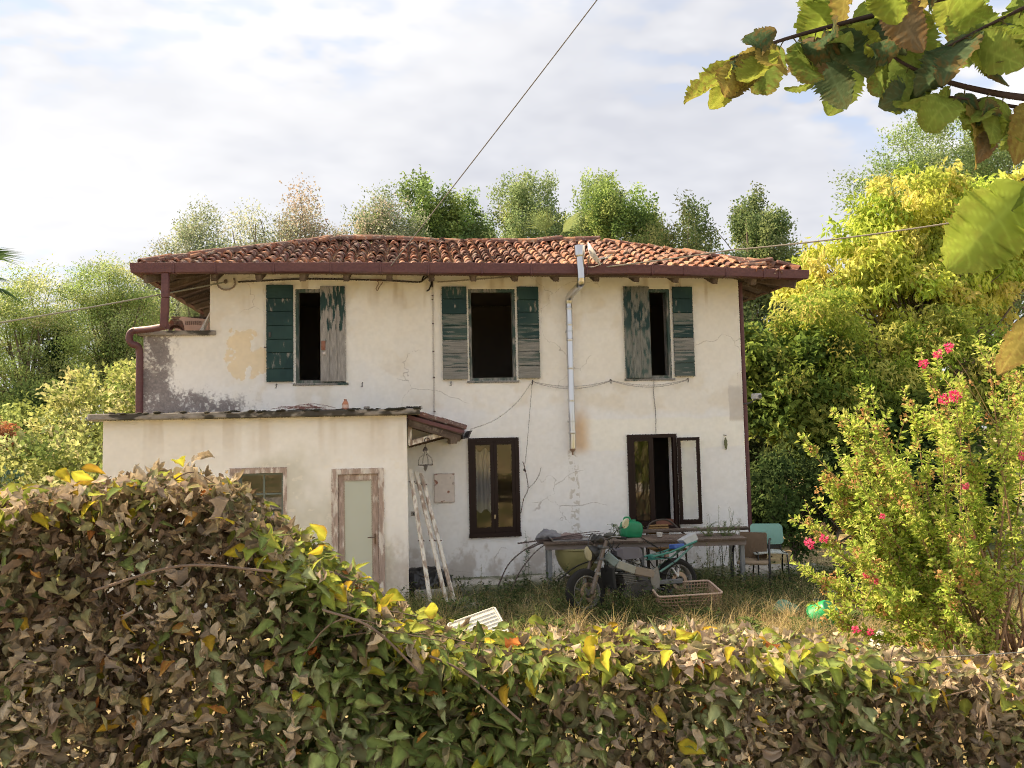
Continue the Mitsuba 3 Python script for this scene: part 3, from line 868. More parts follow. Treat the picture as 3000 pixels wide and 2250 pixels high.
# ------------------------------------------------------------------ the lean-to annex in front, at the left
A = thing('annex', 'low flat roofed annex with cream plaster and mossy concrete slab in front of the house', 'annex')
AX0, AX1, AY, AZ = -4.06, -0.072, -1.10, 2.425
door_o = (-1.085, -0.405, 0.0, 1.70)
win_o = (-2.435, -1.69, 1.05, 1.755)
face = sg.Polygon([(AX0, -0.4), (AX1, -0.4), (AX1, AZ), (AX0, AZ)])
for o in (door_o, win_o):
    face = face.difference(rect(*o))
part(A, 'front_wall', upright(face, AY, AY + 0.22), 'mat_plaster_annex')
part(A, 'side_wall', box(AX0, AX0 + 0.2, AY + 0.222, -0.002, -0.4, AZ), 'mat_plaster_annex')
part(A, 'side_wall', box(AX1 - 0.2, AX1, AY + 0.222, -0.002, -0.4, AZ), 'mat_plaster_annex')
part(A, 'back_wall', box(AX0, WX0 - 0.002, 0.0, 0.2, -0.4, 2.43), 'mat_plaster_annex')
part(A, 'inner_lining', cat(box(AX0 + 0.202, AX1 - 0.202, -0.06, -0.004, 0.0, AZ), box(AX0 + 0.202, AX1 - 0.202, AY + 0.224, -0.062, -0.1, 0.0)), 'mat_room')
sl = rough(box(-4.21, 0.115, -1.26, -0.004, 2.427, 2.512, 0.012), 0.011, 4, 8, 0.07)
S = part(A, 'roof_slab', sl, 'mat_concrete', 40)
# crusts of moss along the edge of the slab
mr = np.random.default_rng(31)
ms = []
for k in range(150):
    x = -4.15 + 4.25 * mr.random() ** 0.6
    r = mr.uniform(0.012, 0.035)
    b_ = trimesh.creation.icosphere(1, r)
    b_.apply_transform(mat4((x, -1.235 + mr.uniform(-0.03, 0.10), 2.512 + mr.uniform(-0.012, 0.006)), s=(1.6, 1.2, 0.6)))
    ms.append(rough(b_, 0.008, 30, k))
put(S + '__moss', cat(ms), 'mat_matte', 60, (0.030, 0.028, 0.020))
tag(S + '__moss', kind='stuff')

# door: plaster-smeared frame, stile-and-rail leaf, one tall frosted pane
x0, x1, z0, z1 = door_o
Dk = part(A, 'door', upright(rect(x0 + 0.075, x1 - 0.07, z0 + 0.01, z1 - 0.07).difference(rect(x0 + 0.145, x1 - 0.145, 0.16, z1 - 0.145)), AY + 0.015, AY + 0.055), 'mat_door_wood', uv=(0.5, 0.5))
part(Dk, 'frame', upright(rect(x0 - 0.015, x1 + 0.012, 0.0, z1 + 0.012).difference(rect(x0 + 0.07, x1 - 0.065, -0.01, z1 - 0.065)), AY - 0.022, AY + 0.10), 'mat_door_wood', uv=(0.2, 0.5))
part(Dk, 'pane', box(x0 + 0.14, x1 - 0.14, AY + 0.030, AY + 0.040, 0.155, z1 - 0.14, 0.001), 'mat_frosted')
part(Dk, 'bead', upright(rect(x0 + 0.147, x1 - 0.147, 0.162, z1 - 0.147).difference(rect(x0 + 0.160, x1 - 0.160, 0.175, z1 - 0.160)), AY + 0.018, AY + 0.030), 'mat_semi', col=(0.36, 0.30, 0.24))
part(Dk, 'handle', cat(box(x1 - 0.125, x1 - 0.105, AY + 0.002, AY + 0.014, 0.68, 0.82), tube([(x1 - 0.115, AY + 0.004, 0.77), (x1 - 0.115, AY - 0.035, 0.77), (x1 - 0.215, AY - 0.035, 0.775)], 0.007, 8), tube([(x1 - 0.115, AY + 0.004, 0.705), (x1 - 0.115, AY - 0.006, 0.705)], 0.012, 10)), 'mat_metal', 40, (0.18, 0.13, 0.10))

# window: rendered surround, iron casement with glazing bars
x0, x1, z0, z1 = win_o
Wk = part(A, 'window', rough(upright(rect(x0, x1, z0, z1).difference(rect(x0 + 0.11, x1 - 0.05, z0 + 0.06, z1 - 0.075)), AY - 0.016, AY + 0.20), 0.005, 7, 4, 0.08), 'mat_door_wood', uv=(0.35, 0.5))
part(Wk, 'frame', cat(upright(rect(x0 + 0.112, x1 - 0.052, z0 + 0.062, z1 - 0.077).difference(rect(x0 + 0.14, x1 - 0.08, z0 + 0.09, z1 - 0.105)), AY + 0.06, AY + 0.09),
                      box(-2.012, -1.992, AY + 0.062, AY + 0.088, z0 + 0.092, z1 - 0.107), box(x0 + 0.142, -2.014, AY + 0.062, AY + 0.088, 1.385, 1.405), box(-1.99, x1 - 0.082, AY + 0.062, AY + 0.088, 1.385, 1.405)), 'mat_semi', col=(0.16, 0.19, 0.17))
for (p0, p1) in ((x0 + 0.14, -2.012), (-1.992, x1 - 0.08)):
    for (q0, q1) in ((z0 + 0.09, 1.385), (1.405, z1 - 0.105)):
        yy = AY + 0.075
        part(Wk, 'pane', ([[p0, yy, q0], [p1, yy, q0], [p1, yy, q1], [p0, yy, q1]], [[0, 1, 2], [0, 2, 3]]), 'mat_glass')

# small tiled canopy over the side entrance, falling to the right, with its own gutter
C = thing('canopy', 'small tiled timber canopy on brackets between annex and brown window', 'canopy')
c0, c1 = np.array([-0.06, 2.42]), np.array([0.70, 2.185])
part(C, 'deck', upright(sg.Polygon([(c0[0], c0[1] - 0.05), (c1[0], c1[1] - 0.05), (c1[0], c1[1] - 0.02), (c0[0], c0[1] - 0.02)]), -1.0, -0.006), 'mat_old_timber')
sl_a = math.degrees(math.atan2(c0[1] - c1[1], c1[0] - c0[0]))
for yk in (-0.97, -0.52, -0.07):
    part(C, 'rafter', beam([c0[0] + 0.01, yk, c0[1] - 0.10], [c1[0] - 0.02, yk, c1[1] - 0.10], 0.06, 0.09), 'mat_old_timber')
part(C, 'purlin', beam([c1[0] - 0.12, -1.0, c1[1] - 0.12], [c1[0] - 0.12, -0.01, c1[1] - 0.12], 0.09, 0.10), 'mat_old_timber')
for j in range(7):
    for i in range(3):
        t = 1 - i * 0.36
        px, pz = c1[0] + 0.05 - 0.80 * i * 0.33, c1[1] + 0.01 + 0.247 * i * 0.33
        M = mat4((px, -0.93 + 0.148 * j, pz + 0.012), 0, 0, 90) @ mat4((0, 0, 0), math.degrees(math.atan2(0.235, 0.76)) + 3)
        place(C, 'tile', tile_variants[TR.integers(18)], jitter(M, TR, 1.5, 0.004))
part(C, 'verge_board', beam([c0[0], -1.012, c0[1] - 0.012], [c1[0] + 0.03, -1.012, c1[1] - 0.012], 0.02, 0.055), 'mat_gutter')
part(C, 'gutter', upright(sg.Polygon([(0.70, 2.17), (0.84, 2.20), (0.79, 2.09), (0.71, 2.08)]).difference(sg.Polygon([(0.715, 2.18), (0.82, 2.205), (0.775, 2.10), (0.722, 2.092)])), -1.04, -0.008), 'mat_semi', col=(0.035, 0.03, 0.035))
part(C, 'bracket', cat(beam([-0.055, -0.9, 2.03], [0.44, -0.9, 2.16], 0.06, 0.07), beam([-0.03, -0.9, 2.03], [-0.03, -0.9, 2.36], 0.05, 0.05)), 'mat_white_wood', uv=(0.7, 0.5))
part(C, 'bracket', beam([-0.055, -0.1, 2.0], [0.5, -0.1, 2.13], 0.06, 0.07), 'mat_old_timber')
scroll = [(0.20 + 0.045 * math.cos(a) * (1 - a / 9), -0.94, 2.07 + 0.045 * math.sin(a) * (1 - a / 9)) for a in np.linspace(-0.5, 6.5, 26)]
part(C, 'hook', tube(scroll, 0.005, 6), 'mat_metal', 50, (0.05, 0.04, 0.04))
# ------------------------------------------------------------------ foliage
def unit(v):
    return v / (np.linalg.norm(v, axis=-1, keepdims=True) + 1e-12)


def leaf_quads(C, axis, nrm, L, W, col, fold=0.25):
    """Many small leaves: base C, along axis, facing nrm; two folded halves each. Returns (vertices, faces, colours)."""
    axis = unit(axis)
    s = unit(np.cross(axis, nrm))
    u = np.cross(s, axis)
    L, W = np.broadcast_to(L, len(C))[:, None], np.broadcast_to(W, len(C))[:, None]
    m = C + axis * L * 0.42
    lift = u * W * fold
    v = np.stack([C, m + s * W * 0.5 + lift, C + axis * L, m - s * W * 0.5 + lift], 1).reshape(-1, 3)
    k = np.arange(len(C))[:, None] * 4
    f = np.stack([k + [0, 1, 2], k + [0, 2, 3]], 1).reshape(-1, 3)
    return v, f, np.repeat(col, 4, 0)


def palette(rr, n, cols, spread=0.18):
    cols = np.asarray(cols, float)
    c = cols[rr.integers(len(cols), size=n)]
    return np.clip(c * (1 + spread * rr.normal(size=(n, 1))) + 0.03 * c * rr.normal(size=(n, 3)), 0.004, 0.95)


def in_lobes(rr, lobes, n, shell=0.55):
    lobes = np.asarray(lobes, float)
    vol = np.prod(lobes[:, 3:6], 1) ** 0.75
    k = rr.choice(len(lobes), n, p=vol / vol.sum())
    d = unit(rr.normal(size=(n, 3)))
    r = (shell ** 3 + (1 - shell ** 3) * rr.random(n)) ** (1 / 3)
    return lobes[k, :3] + d * r[:, None] * lobes[k, 3:6], d, k


def tree(name, label, cat_, base, lobes, n_clump, per, clump, leaf, cols, seed, group=None, trunk=0.14, droop=0.0, up=0.0,
         bark=(0.16, 0.13, 0.10), limbs=40, shell=0.5, fork=0.35, mat='mat_leaf', stems=1, twig=1.0, flat=0.0):
    """A tree or shrub: tapered trunk(s) and limbs that reach the leaf clumps, and a crown of small leaves."""
    rr = np.random.default_rng(seed)
    key = thing(name, label, cat_, group)
    base = np.asarray(base, float)
    lobes = np.asarray(lobes, float)
    cc, cd, ck = in_lobes(rr, lobes, n_clump, shell)
    cc[:, 2] = np.maximum(cc[:, 2], 0.05)
    top = lobes[:, 2].max() - 0.2 * lobes[np.argmax(lobes[:, 2]), 5]
    mid = lobes[:, :2].mean(0)
    wood = []
    axes = []
    for s in range(stems):
        off = rr.normal(0, 0.25 if stems > 1 else 0.0, 2)
        tgt = mid if stems == 1 else lobes[s % len(lobes), :2]
        tp = curve([[base[0] + off[0], base[1] + off[1], base[2] - 0.3],
                    [base[0] * 0.75 + tgt[0] * 0.25 + off[0] + rr.normal(0, 0.02 * top), base[1] * 0.75 + tgt[1] * 0.25 + off[1], base[2] + 0.33 * (top - base[2])],
                    [base[0] * 0.4 + tgt[0] * 0.6 + rr.normal(0, 0.02 * top), base[1] * 0.4 + tgt[1] * 0.6, base[2] + 0.66 * (top - base[2])],
                    [tgt[0], tgt[1], top]], 18)
        tr_ = trunk if stems == 1 else trunk * rr.uniform(0.6, 1)
        wood.append(tube(tp, np.linspace(tr_, tr_ * 0.12, len(tp)) * (1 + 0.5 * np.exp(-np.linspace(0, 9, len(tp)))), 9))
        axes.append((tp, tr_))
    for i in rr.permutation(n_clump)[:limbs]:
        tp, tr_ = axes[i % len(axes)]
        h = np.clip((cc[i, 2] - base[2]) / max(top - base[2], 0.1), 0.05, 1)
        j = int(np.clip(h * fork + rr.uniform(0.0, 0.4) * h, 0.08, 0.9) * (len(tp) - 1))
        a = tp[j]
        b = cc[i]
        m1 = a * 0.5 + b * 0.5 + np.array([0, 0, 0.10 * np.linalg.norm(b - a)]) + rr.normal(0, 0.05, 3) * np.linalg.norm(b - a)
        lp = curve([a, m1, b], 8)
        r0 = tr_ * (1 - j / len(tp)) * 0.4 + 0.006
        wood.append(tube(lp, np.linspace(r0, 0.006 * twig, len(lp)), 5, False))
    m = cat(wood)
    part(key, 'trunk', m, 'mat_bark', True, np.asarray(bark) * (0.75 + 0.5 * meshkit.fbm(np.asarray(m.vertices) * [9, 9, 3], 3, seed))[:, None])
    # leaves
    n = n_clump * per
    ci = np.repeat(np.arange(n_clump), per)
    g = 1.5 * np.tanh(rr.normal(size=(n, 3)) / 1.5) * np.asarray(clump)
    out = unit(cd + np.array([0, 0, up]))
    stretch = np.clip(rr.normal(size=(n, 1)) * 0.45, -1, 0.8)
    P = cc[ci] + g + out[ci] * stretch * max(clump) * 1.1
    ax = unit(rr.normal(size=(n, 3)) * 0.8 + out[ci] * 0.6 + np.array([0, 0, -droop]))
    nr = unit(rr.normal(size=(n, 3)) * (1 - flat) + np.array([0, 0, 0.5 + 1.5 * flat]))
    L = leaf[0] * rr.uniform(0.65, 1.25, n)
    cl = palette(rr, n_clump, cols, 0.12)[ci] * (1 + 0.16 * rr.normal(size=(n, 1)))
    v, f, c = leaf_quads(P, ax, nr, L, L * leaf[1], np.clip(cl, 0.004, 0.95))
    put(key + '__crown', (v, f), mat, False, c)
    tag(key + '__crown', kind='stuff')
    return key


def plume(x, y, z0, z1, r, rr, n=4, wob=0.5):
    """Upright lobes stacked into one flame-shaped plume."""
    o = []
    for k in range(n):
        t = (k + 0.5) / n
        o.append([x + rr.normal(0, wob * r), y + rr.normal(0, wob * r), z0 + (z1 - z0) * t, r * (1.08 - 0.62 * t) + 0.1, r * (1.08 - 0.62 * t) + 0.1, (z1 - z0) / n * 0.85])
    return o


PG = [(0.17, 0.24, 0.05), (0.24, 0.30, 0.07), (0.13, 0.19, 0.05), (0.30, 0.34, 0.09)]
POP = [(0.14, 0.22, 0.05), (0.20, 0.28, 0.07), (0.10, 0.16, 0.045), (0.27, 0.32, 0.10)]
SILV = [(0.32, 0.38, 0.24), (0.40, 0.44, 0.31), (0.26, 0.32, 0.19), (0.46, 0.47, 0.35)]
V = np.random.default_rng(77)

# poplars in a row well behind the house
ls = plume(1.9, 32, 6, 16.0, 2.2, V, 5, 0.25) + plume(0.8, 32, 6, 14.4, 1.6, V, 4, 0.25) + plume(3.3, 32, 6, 15.2, 1.7, V, 4, 0.25)
tree('poplar_tree', 'bushy bright green poplar above the roof, left of the fan palm', 'tree', (2.0, 32, -0.1), ls, 660, 170, (0.30, 0.30, 0.40), (0.145, 0.85), [(0.27, 0.38, 0.13), (0.34, 0.45, 0.15), (0.19, 0.28, 0.10), (0.15, 0.22, 0.08)], 101, 'tall poplars behind the house', 0.3, up=0.8, limbs=60)
ls = plume(6.0, 36, 7, 17.2, 2.2, V, 5, 0.25) + plume(7.9, 36, 7, 17.4, 2.5, V, 5, 0.25) + plume(9.6, 36, 5, 17.4, 2.4, V, 5) + plume(10.6, 36, 5, 15.8, 1.9, V, 4)
tree('poplar_tree', 'broad grey green poplar with several tops behind the fan palm', 'tree', (8.2, 36, -0.1), ls, 900, 160, (0.31, 0.31, 0.42), (0.145, 0.8), [(0.29, 0.38, 0.19), (0.37, 0.46, 0.22), (0.25, 0.33, 0.16), (0.42, 0.50, 0.20)], 102, 'tall poplars behind the house', 0.3, up=0.8, limbs=90)
ls = plume(11.6, 33, 6, 16.3, 2.0, V, 5, 0.25) + plume(13.2, 33, 6, 15.4, 1.9, V, 5, 0.25) + plume(14.0, 33, 4, 14.2, 1.3, V, 4)
tree('poplar_tree', 'green poplar stepping down to the right above the chimney', 'tree', (12.6, 33, -0.1), ls, 660, 170, (0.30, 0.30, 0.40), (0.145, 0.85), [(0.23, 0.34, 0.11), (0.31, 0.42, 0.14), (0.16, 0.24, 0.08), (0.38, 0.46, 0.16)], 103, 'tall poplars behind the house', 0.3, up=0.8, limbs=60)
ls = plume(18.8, 30, 4, 15.4, 1.6, V, 5) + plume(17.2, 30, 4, 13.6, 1.3, V, 4) + plume(20.7, 30, 4, 14.2, 1.2, V, 4)
tree('poplar_tree', 'lone pointed poplar between the roof corner and the yellow tree', 'tree', (19.2, 30, -0.1), ls, 500, 170, (0.30, 0.30, 0.40), (0.145, 0.85), [(0.18, 0.25, 0.11), (0.25, 0.32, 0.14), (0.32, 0.38, 0.17), (0.13, 0.19, 0.09)], 104, 'tall poplars behind the house', 0.28, up=0.8, limbs=60)
# thin pale trees against the sky at the left of the ridge
ls = plume(-10.4, 30, 6, 13.4, 1.8, V, 4) + plume(-11.6, 30, 6, 12.2, 1.4, V, 4) + plume(-8.9, 30, 6, 11.8, 1.5, V, 3) + plume(-13.4, 30, 6, 10.8, 1.3, V, 3)
tree('willow_tree', 'thin silvery green tree rising behind the left end of the roof', 'tree', (-10.2, 30, -0.1), ls, 480, 140, (0.36, 0.36, 0.42), (0.13, 0.6), SILV, 105, 'thin pale trees behind the house', 0.2, up=0.6, limbs=150, twig=2.2)
ls = plume(-7.2, 26, 6, 12.4, 1.7, V, 4, 0.3) + plume(-5.6, 26, 6, 12.8, 1.6, V, 4, 0.3)
tree('willow_tree', 'almost leafless tree with arching bare twigs behind the roof', 'tree', (-6.2, 26, -0.1), ls, 330, 75, (0.36, 0.36, 0.45), (0.13, 0.5), SILV, 106, 'thin pale trees behind the house', 0.2, droop=0.5, limbs=170, twig=3.0)
ls = plume(-3.9, 26, 6, 13.2, 1.6, V, 4, 0.3) + plume(-2.6, 26, 6, 12.8, 1.6, V, 4, 0.3) + plume(-4.9, 26, 6, 12.2, 1.3, V, 3, 0.3)
tree('willow_tree', 'sparse tree with pinkish dying leaves behind the ridge', 'tree', (-3.2, 26, -0.1), ls, 420, 75, (0.33, 0.33, 0.42), (0.13, 0.6), [(0.44, 0.38, 0.31), (0.38, 0.36, 0.27), (0.48, 0.42, 0.34), (0.34, 0.36, 0.24)], 107, 'thin pale trees behind the house', 0.2, up=0.5, limbs=160, twig=2.4)
ls = plume(-0.9, 27, 6, 13.5, 1.7, V, 4, 0.3) + plume(0.4, 27, 6, 12.4, 1.5, V, 3, 0.3) + plume(-1.9, 27, 6, 13.0, 1.5, V, 3, 0.3)
tree('willow_tree', 'sparse grey green tree beside the first poplar', 'tree', (-0.6, 27, -0.1), ls, 500, 140, (0.33, 0.33, 0.42), (0.13, 0.6), SILV + [(0.18, 0.24, 0.08)], 108, 'thin pale trees behind the house', 0.2, up=0.5, limbs=150, twig=2.4)
tree('oleander_shrub', 'dark dense evergreen with pointed leaves behind the right of the ridge', 'shrub', (8.4, 14, -0.1), [(8.2, 14, 7.6, 1.1, 0.9, 1.6), (9.2, 14, 8.4, 0.8, 0.7, 1.6), (7.0, 14, 7.2, 1.0, 0.9, 1.4), (8.2, 14, 5, 1.5, 1.2, 2.5), (6.0, 14, 6.6, 1.0, 0.8, 1.4)], 230, 70, (0.22, 0.22, 0.28), (0.15, 0.28), [(0.05, 0.085, 0.03), (0.08, 0.11, 0.045), (0.12, 0.14, 0.06)], 109, trunk=0.16, up=1.0)
# left: feathery acacias, ivy on their trunks, bramble bank below
ACA = [(0.36, 0.46, 0.16), (0.45, 0.54, 0.22), (0.30, 0.40, 0.15), (0.52, 0.56, 0.27)]
ls = [(-13.1, 18, 7.2, 1.3, 1.2, 1.4), (-14.6, 18, 6.4, 1.5, 1.2, 1.3), (-12.3, 18, 6.0, 1.0, 1.1, 1.2), (-14.0, 18, 4.6, 1.8, 1.5, 1.2), (-12.6, 18, 4.2, 1.2, 1.2, 1.0), (-15.6, 18, 4.6, 1.4, 1.2, 1.4)]
tree('acacia_tree', 'feathery pale green acacia nearest the left edge of the photo', 'tree', (-13.0, 18, -0.1), ls, 380, 150, (0.32, 0.32, 0.17), (0.10, 0.42), ACA, 110, 'feathery acacias left of the house', 0.22, droop=0.5, limbs=70, flat=0.4)
ls = [(-11.6, 20, 8.0, 1.2, 1.1, 1.2), (-10.6, 20, 7.0, 1.2, 1.1, 1.2), (-12.2, 20, 6.4, 1.1, 1.0, 1.2), (-10.4, 20, 5.2, 1.4, 1.2, 1.2), (-11.8, 20, 4.5, 1.4, 1.2, 1.1)]
tree('acacia_tree', 'feathery pale green acacia beside the balcony gutter', 'tree', (-11.0, 20, -0.1), ls, 360, 150, (0.32, 0.32, 0.17), (0.10, 0.42), ACA, 111, 'feathery acacias left of the house', 0.2, droop=0.5, limbs=70, flat=0.4)
ls = [(-9.2, 24, 9.0, 1.3, 1.1, 1.3), (-8.2, 24, 7.2, 1.6, 1.1, 1.6), (-9.6, 24, 6.0, 1.5, 1.2, 1.6), (-7.6, 24, 5.0, 1.6, 1.2, 1.4)]
tree('acacia_tree', 'thin pale acacia seen through the balcony opening', 'tree', (-8.8, 24, -0.1), ls, 280, 100, (0.34, 0.34, 0.2), (0.11, 0.42), [(0.30, 0.36, 0.18), (0.36, 0.40, 0.24), (0.25, 0.31, 0.15)], 112, 'feathery acacias left of the house', 0.2, droop=0.4, limbs=110, twig=2, flat=0.3)
for i, (x, y, h, lab) in enumerate(((-12.5, 18.2, 5.9, 'dark ivy column on the trunk of the leftmost acacia'), (-10.6, 19.6, 5.6, 'dark ivy column on an acacia trunk beside the balcony gutter'))):
    ls = plume(x, y, 0.4, h, 0.55, V, 4, 0.3) + [(x - 0.6, y, 1.6, 0.9, 0.7, 1.3)]
    tree('ivy_column', lab, 'ivy', (x, y, -0.1), ls, 120, 70, (0.17, 0.17, 0.22), (0.12, 0.8), [(0.035, 0.075, 0.04), (0.05, 0.095, 0.05), (0.03, 0.06, 0.03)], 120 + i, 'ivy covered trunks', 0.12, limbs=10)
BR = [(0.40, 0.45, 0.15), (0.50, 0.53, 0.20), (0.28, 0.35, 0.11), (0.58, 0.58, 0.28), (0.34, 0.37, 0.12)]
banks = [((-6.6, 6.5), [(-6.8, 6.8, 2.6, 1.4, 1.2, 1.3), (-5.6, 6.0, 2.9, 1.1, 1.0, 1.2), (-6.0, 6.2, 1.2, 1.8, 1.2, 1.2)], 'sunlit bramble mound reaching up to the brown corner downpipe'),
         ((-8.4, 6.0), [(-8.4, 6.0, 1.9, 1.5, 1.2, 1.2), (-9.6, 6.6, 1.8, 1.4, 1.0, 1.2), (-8.4, 6.0, 0.8, 2.0, 1.4, 0.9)], 'lower bramble mound further left in the sun'),
         ((-6.0, 2.6), [(-5.7, 2.6, 1.3, 1.0, 1.0, 1.1), (-6.8, 3.0, 1.2, 1.1, 1.0, 1.0), (-5.0, 1.6, 0.8, 0.7, 0.8, 0.9)], 'leafy bramble against the left wall of the annex'),
         ((-7.9, 2.4), [(-7.6, 2.2, 0.8, 1.2, 1.0, 1.0), (-8.8, 2.6, 1.2, 1.0, 1.0, 1.2)], 'bramble in front at the left edge')]
for i, (b_, ls, lab) in enumerate(banks):
    tree('bramble_bush', lab, 'bush', (*b_, -0.15), ls, 260, 55, (0.17, 0.17, 0.15), (0.11, 0.7), BR, 130 + i, 'brambles left of the house', 0.05, limbs=60, stems=3, flat=0.3)
tree('laurel_bush', 'dark blue green bush behind the top of the dry hedge', 'bush', (-6.0, -0.6, -0.15), [(-5.8, -0.6, 0.95, 0.75, 0.6, 0.75), (-6.5, -0.4, 0.7, 0.8, 0.6, 0.7)], 120, 60, (0.14, 0.14, 0.14), (0.09, 0.55), [(0.05, 0.09, 0.06), (0.08, 0.12, 0.08), (0.04, 0.07, 0.045)], 141, trunk=0.05, stems=2)
tree('elder_bush', 'dark shrub with dry red leaves below the acacias', 'bush', (-10.5, 11, -0.15), [(-10.3, 11, 2.2, 1.5, 1.2, 1.6), (-12.2, 11, 2.6, 1.6, 1.2, 1.6)], 170, 60, (0.24, 0.24, 0.2), (0.14, 0.5), [(0.07, 0.11, 0.04), (0.10, 0.15, 0.05), (0.14, 0.2, 0.06)], 142, trunk=0.07, stems=2)
tree('dead_bush', 'small bush of dry reddish leaves on the bramble bank', 'bush', (-8.5, 5.0, -0.15), [(-8.2, 4.8, 2.35, 0.32, 0.3, 0.28)], 40, 26, (0.09, 0.09, 0.07), (0.10, 0.4), [(0.40, 0.16, 0.08), (0.34, 0.20, 0.11), (0.45, 0.24, 0.14)], 143, trunk=0.03, droop=0.7, limbs=30)
tree('box_shrub', 'upright dark shrub at the left edge behind the hedge', 'bush', (-8.2, 1.0, -0.15), plume(-8.1, 1.0, 0.2, 2.7, 0.55, V, 4, 0.2), 90, 80, (0.12, 0.12, 0.16), (0.09, 0.5), [(0.09, 0.14, 0.05), (0.13, 0.19, 0.06), (0.17, 0.23, 0.07)], 144, trunk=0.05, up=0.8)

# right: the yellow tree, darker trees behind and under it
YEL = [(0.56, 0.62, 0.12), (0.68, 0.70, 0.18), (0.38, 0.48, 0.09), (0.70, 0.64, 0.19), (0.48, 0.57, 0.11)]
ls = [(12.4, 6, 7.2, 1.5, 1.3, 1.3), (10.6, 6, 6.0, 1.3, 1.2, 1.2), (13.6, 6, 6.0, 1.8, 1.4, 1.5), (11.5, 5.4, 5.0, 1.7, 1.3, 1.3), (9.6, 5.6, 5.0, 0.9, 1.0, 1.1), (14.6, 6, 7.0, 1.6, 1.3, 1.4)]
tree('yellow_tree', 'tall tree with drooping bright yellow leaves right of the roof', 'tree', (12.2, 6.4, -0.15), ls, 460, 75, (0.19, 0.19, 0.17), (0.19, 0.42), YEL, 150, trunk=0.22, droop=1.3, limbs=90)
ls = [(12.3, 4.6, 3.6, 1.8, 1.2, 1.1), (10.2, 4.6, 3.4, 1.4, 1.2, 1.1), (8.9, 4.6, 3.0, 0.9, 0.9, 0.9), (13.8, 4.4, 2.8, 1.4, 1.0, 1.0), (8.7, 4.0, 4.3, 0.9, 0.8, 0.8), (9.5, 3.8, 3.2, 1.0, 0.8, 0.8), (8.0, 3.8, 3.2, 0.5, 0.6, 0.6)]
tree('box_elder_tree', 'yellow green compound leaved tree under the bright yellow one', 'tree', (11.0, 4.8, -0.15), ls, 430, 85, (0.20, 0.20, 0.16), (0.14, 0.36), [(0.32, 0.42, 0.08), (0.44, 0.50, 0.11), (0.24, 0.34, 0.06), (0.54, 0.53, 0.15)], 151, trunk=0.15, droop=0.9, limbs=70)
ls = [(8.1, 4.0, 2.6, 1.0, 0.9, 1.0), (9.2, 4.2, 2.0, 1.2, 0.9, 1.0), (10.6, 3.6, 1.8, 1.2, 0.9, 1.0), (7.2, 4.4, 3.4, 0.6, 0.7, 0.9), (8.6, 4.2, 3.6, 0.8, 0.7, 0.7)]
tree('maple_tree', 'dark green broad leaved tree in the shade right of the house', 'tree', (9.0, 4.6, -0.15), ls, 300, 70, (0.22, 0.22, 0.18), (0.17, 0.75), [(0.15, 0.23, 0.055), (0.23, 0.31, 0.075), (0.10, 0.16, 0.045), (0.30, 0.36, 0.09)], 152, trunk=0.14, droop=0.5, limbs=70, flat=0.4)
ls = plume(7.6, 8.5, 0.8, 5.6, 1.2, V, 4) + plume(9.6, 8.5, 0.3, 5.0, 1.4, V, 4) + plume(6.6, 8.5, 0.3, 4.2, 1.0, V, 3) + plume(11.8, 8.5, 0.3, 4.5, 1.6, V, 3)
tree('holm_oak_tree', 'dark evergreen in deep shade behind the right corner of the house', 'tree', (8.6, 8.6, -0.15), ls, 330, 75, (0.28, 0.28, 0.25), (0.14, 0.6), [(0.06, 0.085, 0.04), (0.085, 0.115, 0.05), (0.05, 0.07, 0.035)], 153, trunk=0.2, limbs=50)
ls = [(7.4, 2.9, 0.9, 0.8, 0.7, 0.9), (8.8, 2.8, 0.8, 1.0, 0.7, 0.8), (6.5, 3.4, 0.6, 0.6, 0.6, 0.7), (10.4, 2.4, 0.9, 1.2, 0.8, 0.9)]
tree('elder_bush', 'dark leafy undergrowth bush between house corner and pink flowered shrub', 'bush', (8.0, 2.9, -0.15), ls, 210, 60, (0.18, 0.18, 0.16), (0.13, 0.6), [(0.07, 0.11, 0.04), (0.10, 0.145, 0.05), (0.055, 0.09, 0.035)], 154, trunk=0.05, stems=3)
tree('elder_bush', 'small green leafed sapling behind the pale green chair', 'bush', (5.95, -0.1, -0.15), [(5.8, -0.1, 0.85, 0.20, 0.2, 0.28), (6.05, -0.15, 0.45, 0.28, 0.2, 0.3)], 40, 26, (0.07, 0.07, 0.07), (0.095, 0.7), [(0.08, 0.13, 0.04), (0.11, 0.17, 0.05)], 155, trunk=0.015, limbs=30, flat=0.5)
ls = [(26.5, 24, 15.0, 3.2, 2.5, 2.6), (23.2, 24, 13.4, 2.2, 2.0, 2.2), (29.5, 24, 14.4, 3.0, 2.5, 2.6), (26.5, 24, 9.5, 4.5, 3, 3.5), (32.5, 24, 11, 3, 2.5, 3)]
tree('ash_tree', 'large grey green tree behind the top of the yellow tree', 'tree', (27, 24, -0.1), ls, 620, 130, (0.40, 0.40, 0.30), (0.14, 0.6), [(0.30, 0.40, 0.17), (0.40, 0.48, 0.22), (0.24, 0.33, 0.14)], 156, trunk=0.35, limbs=90)

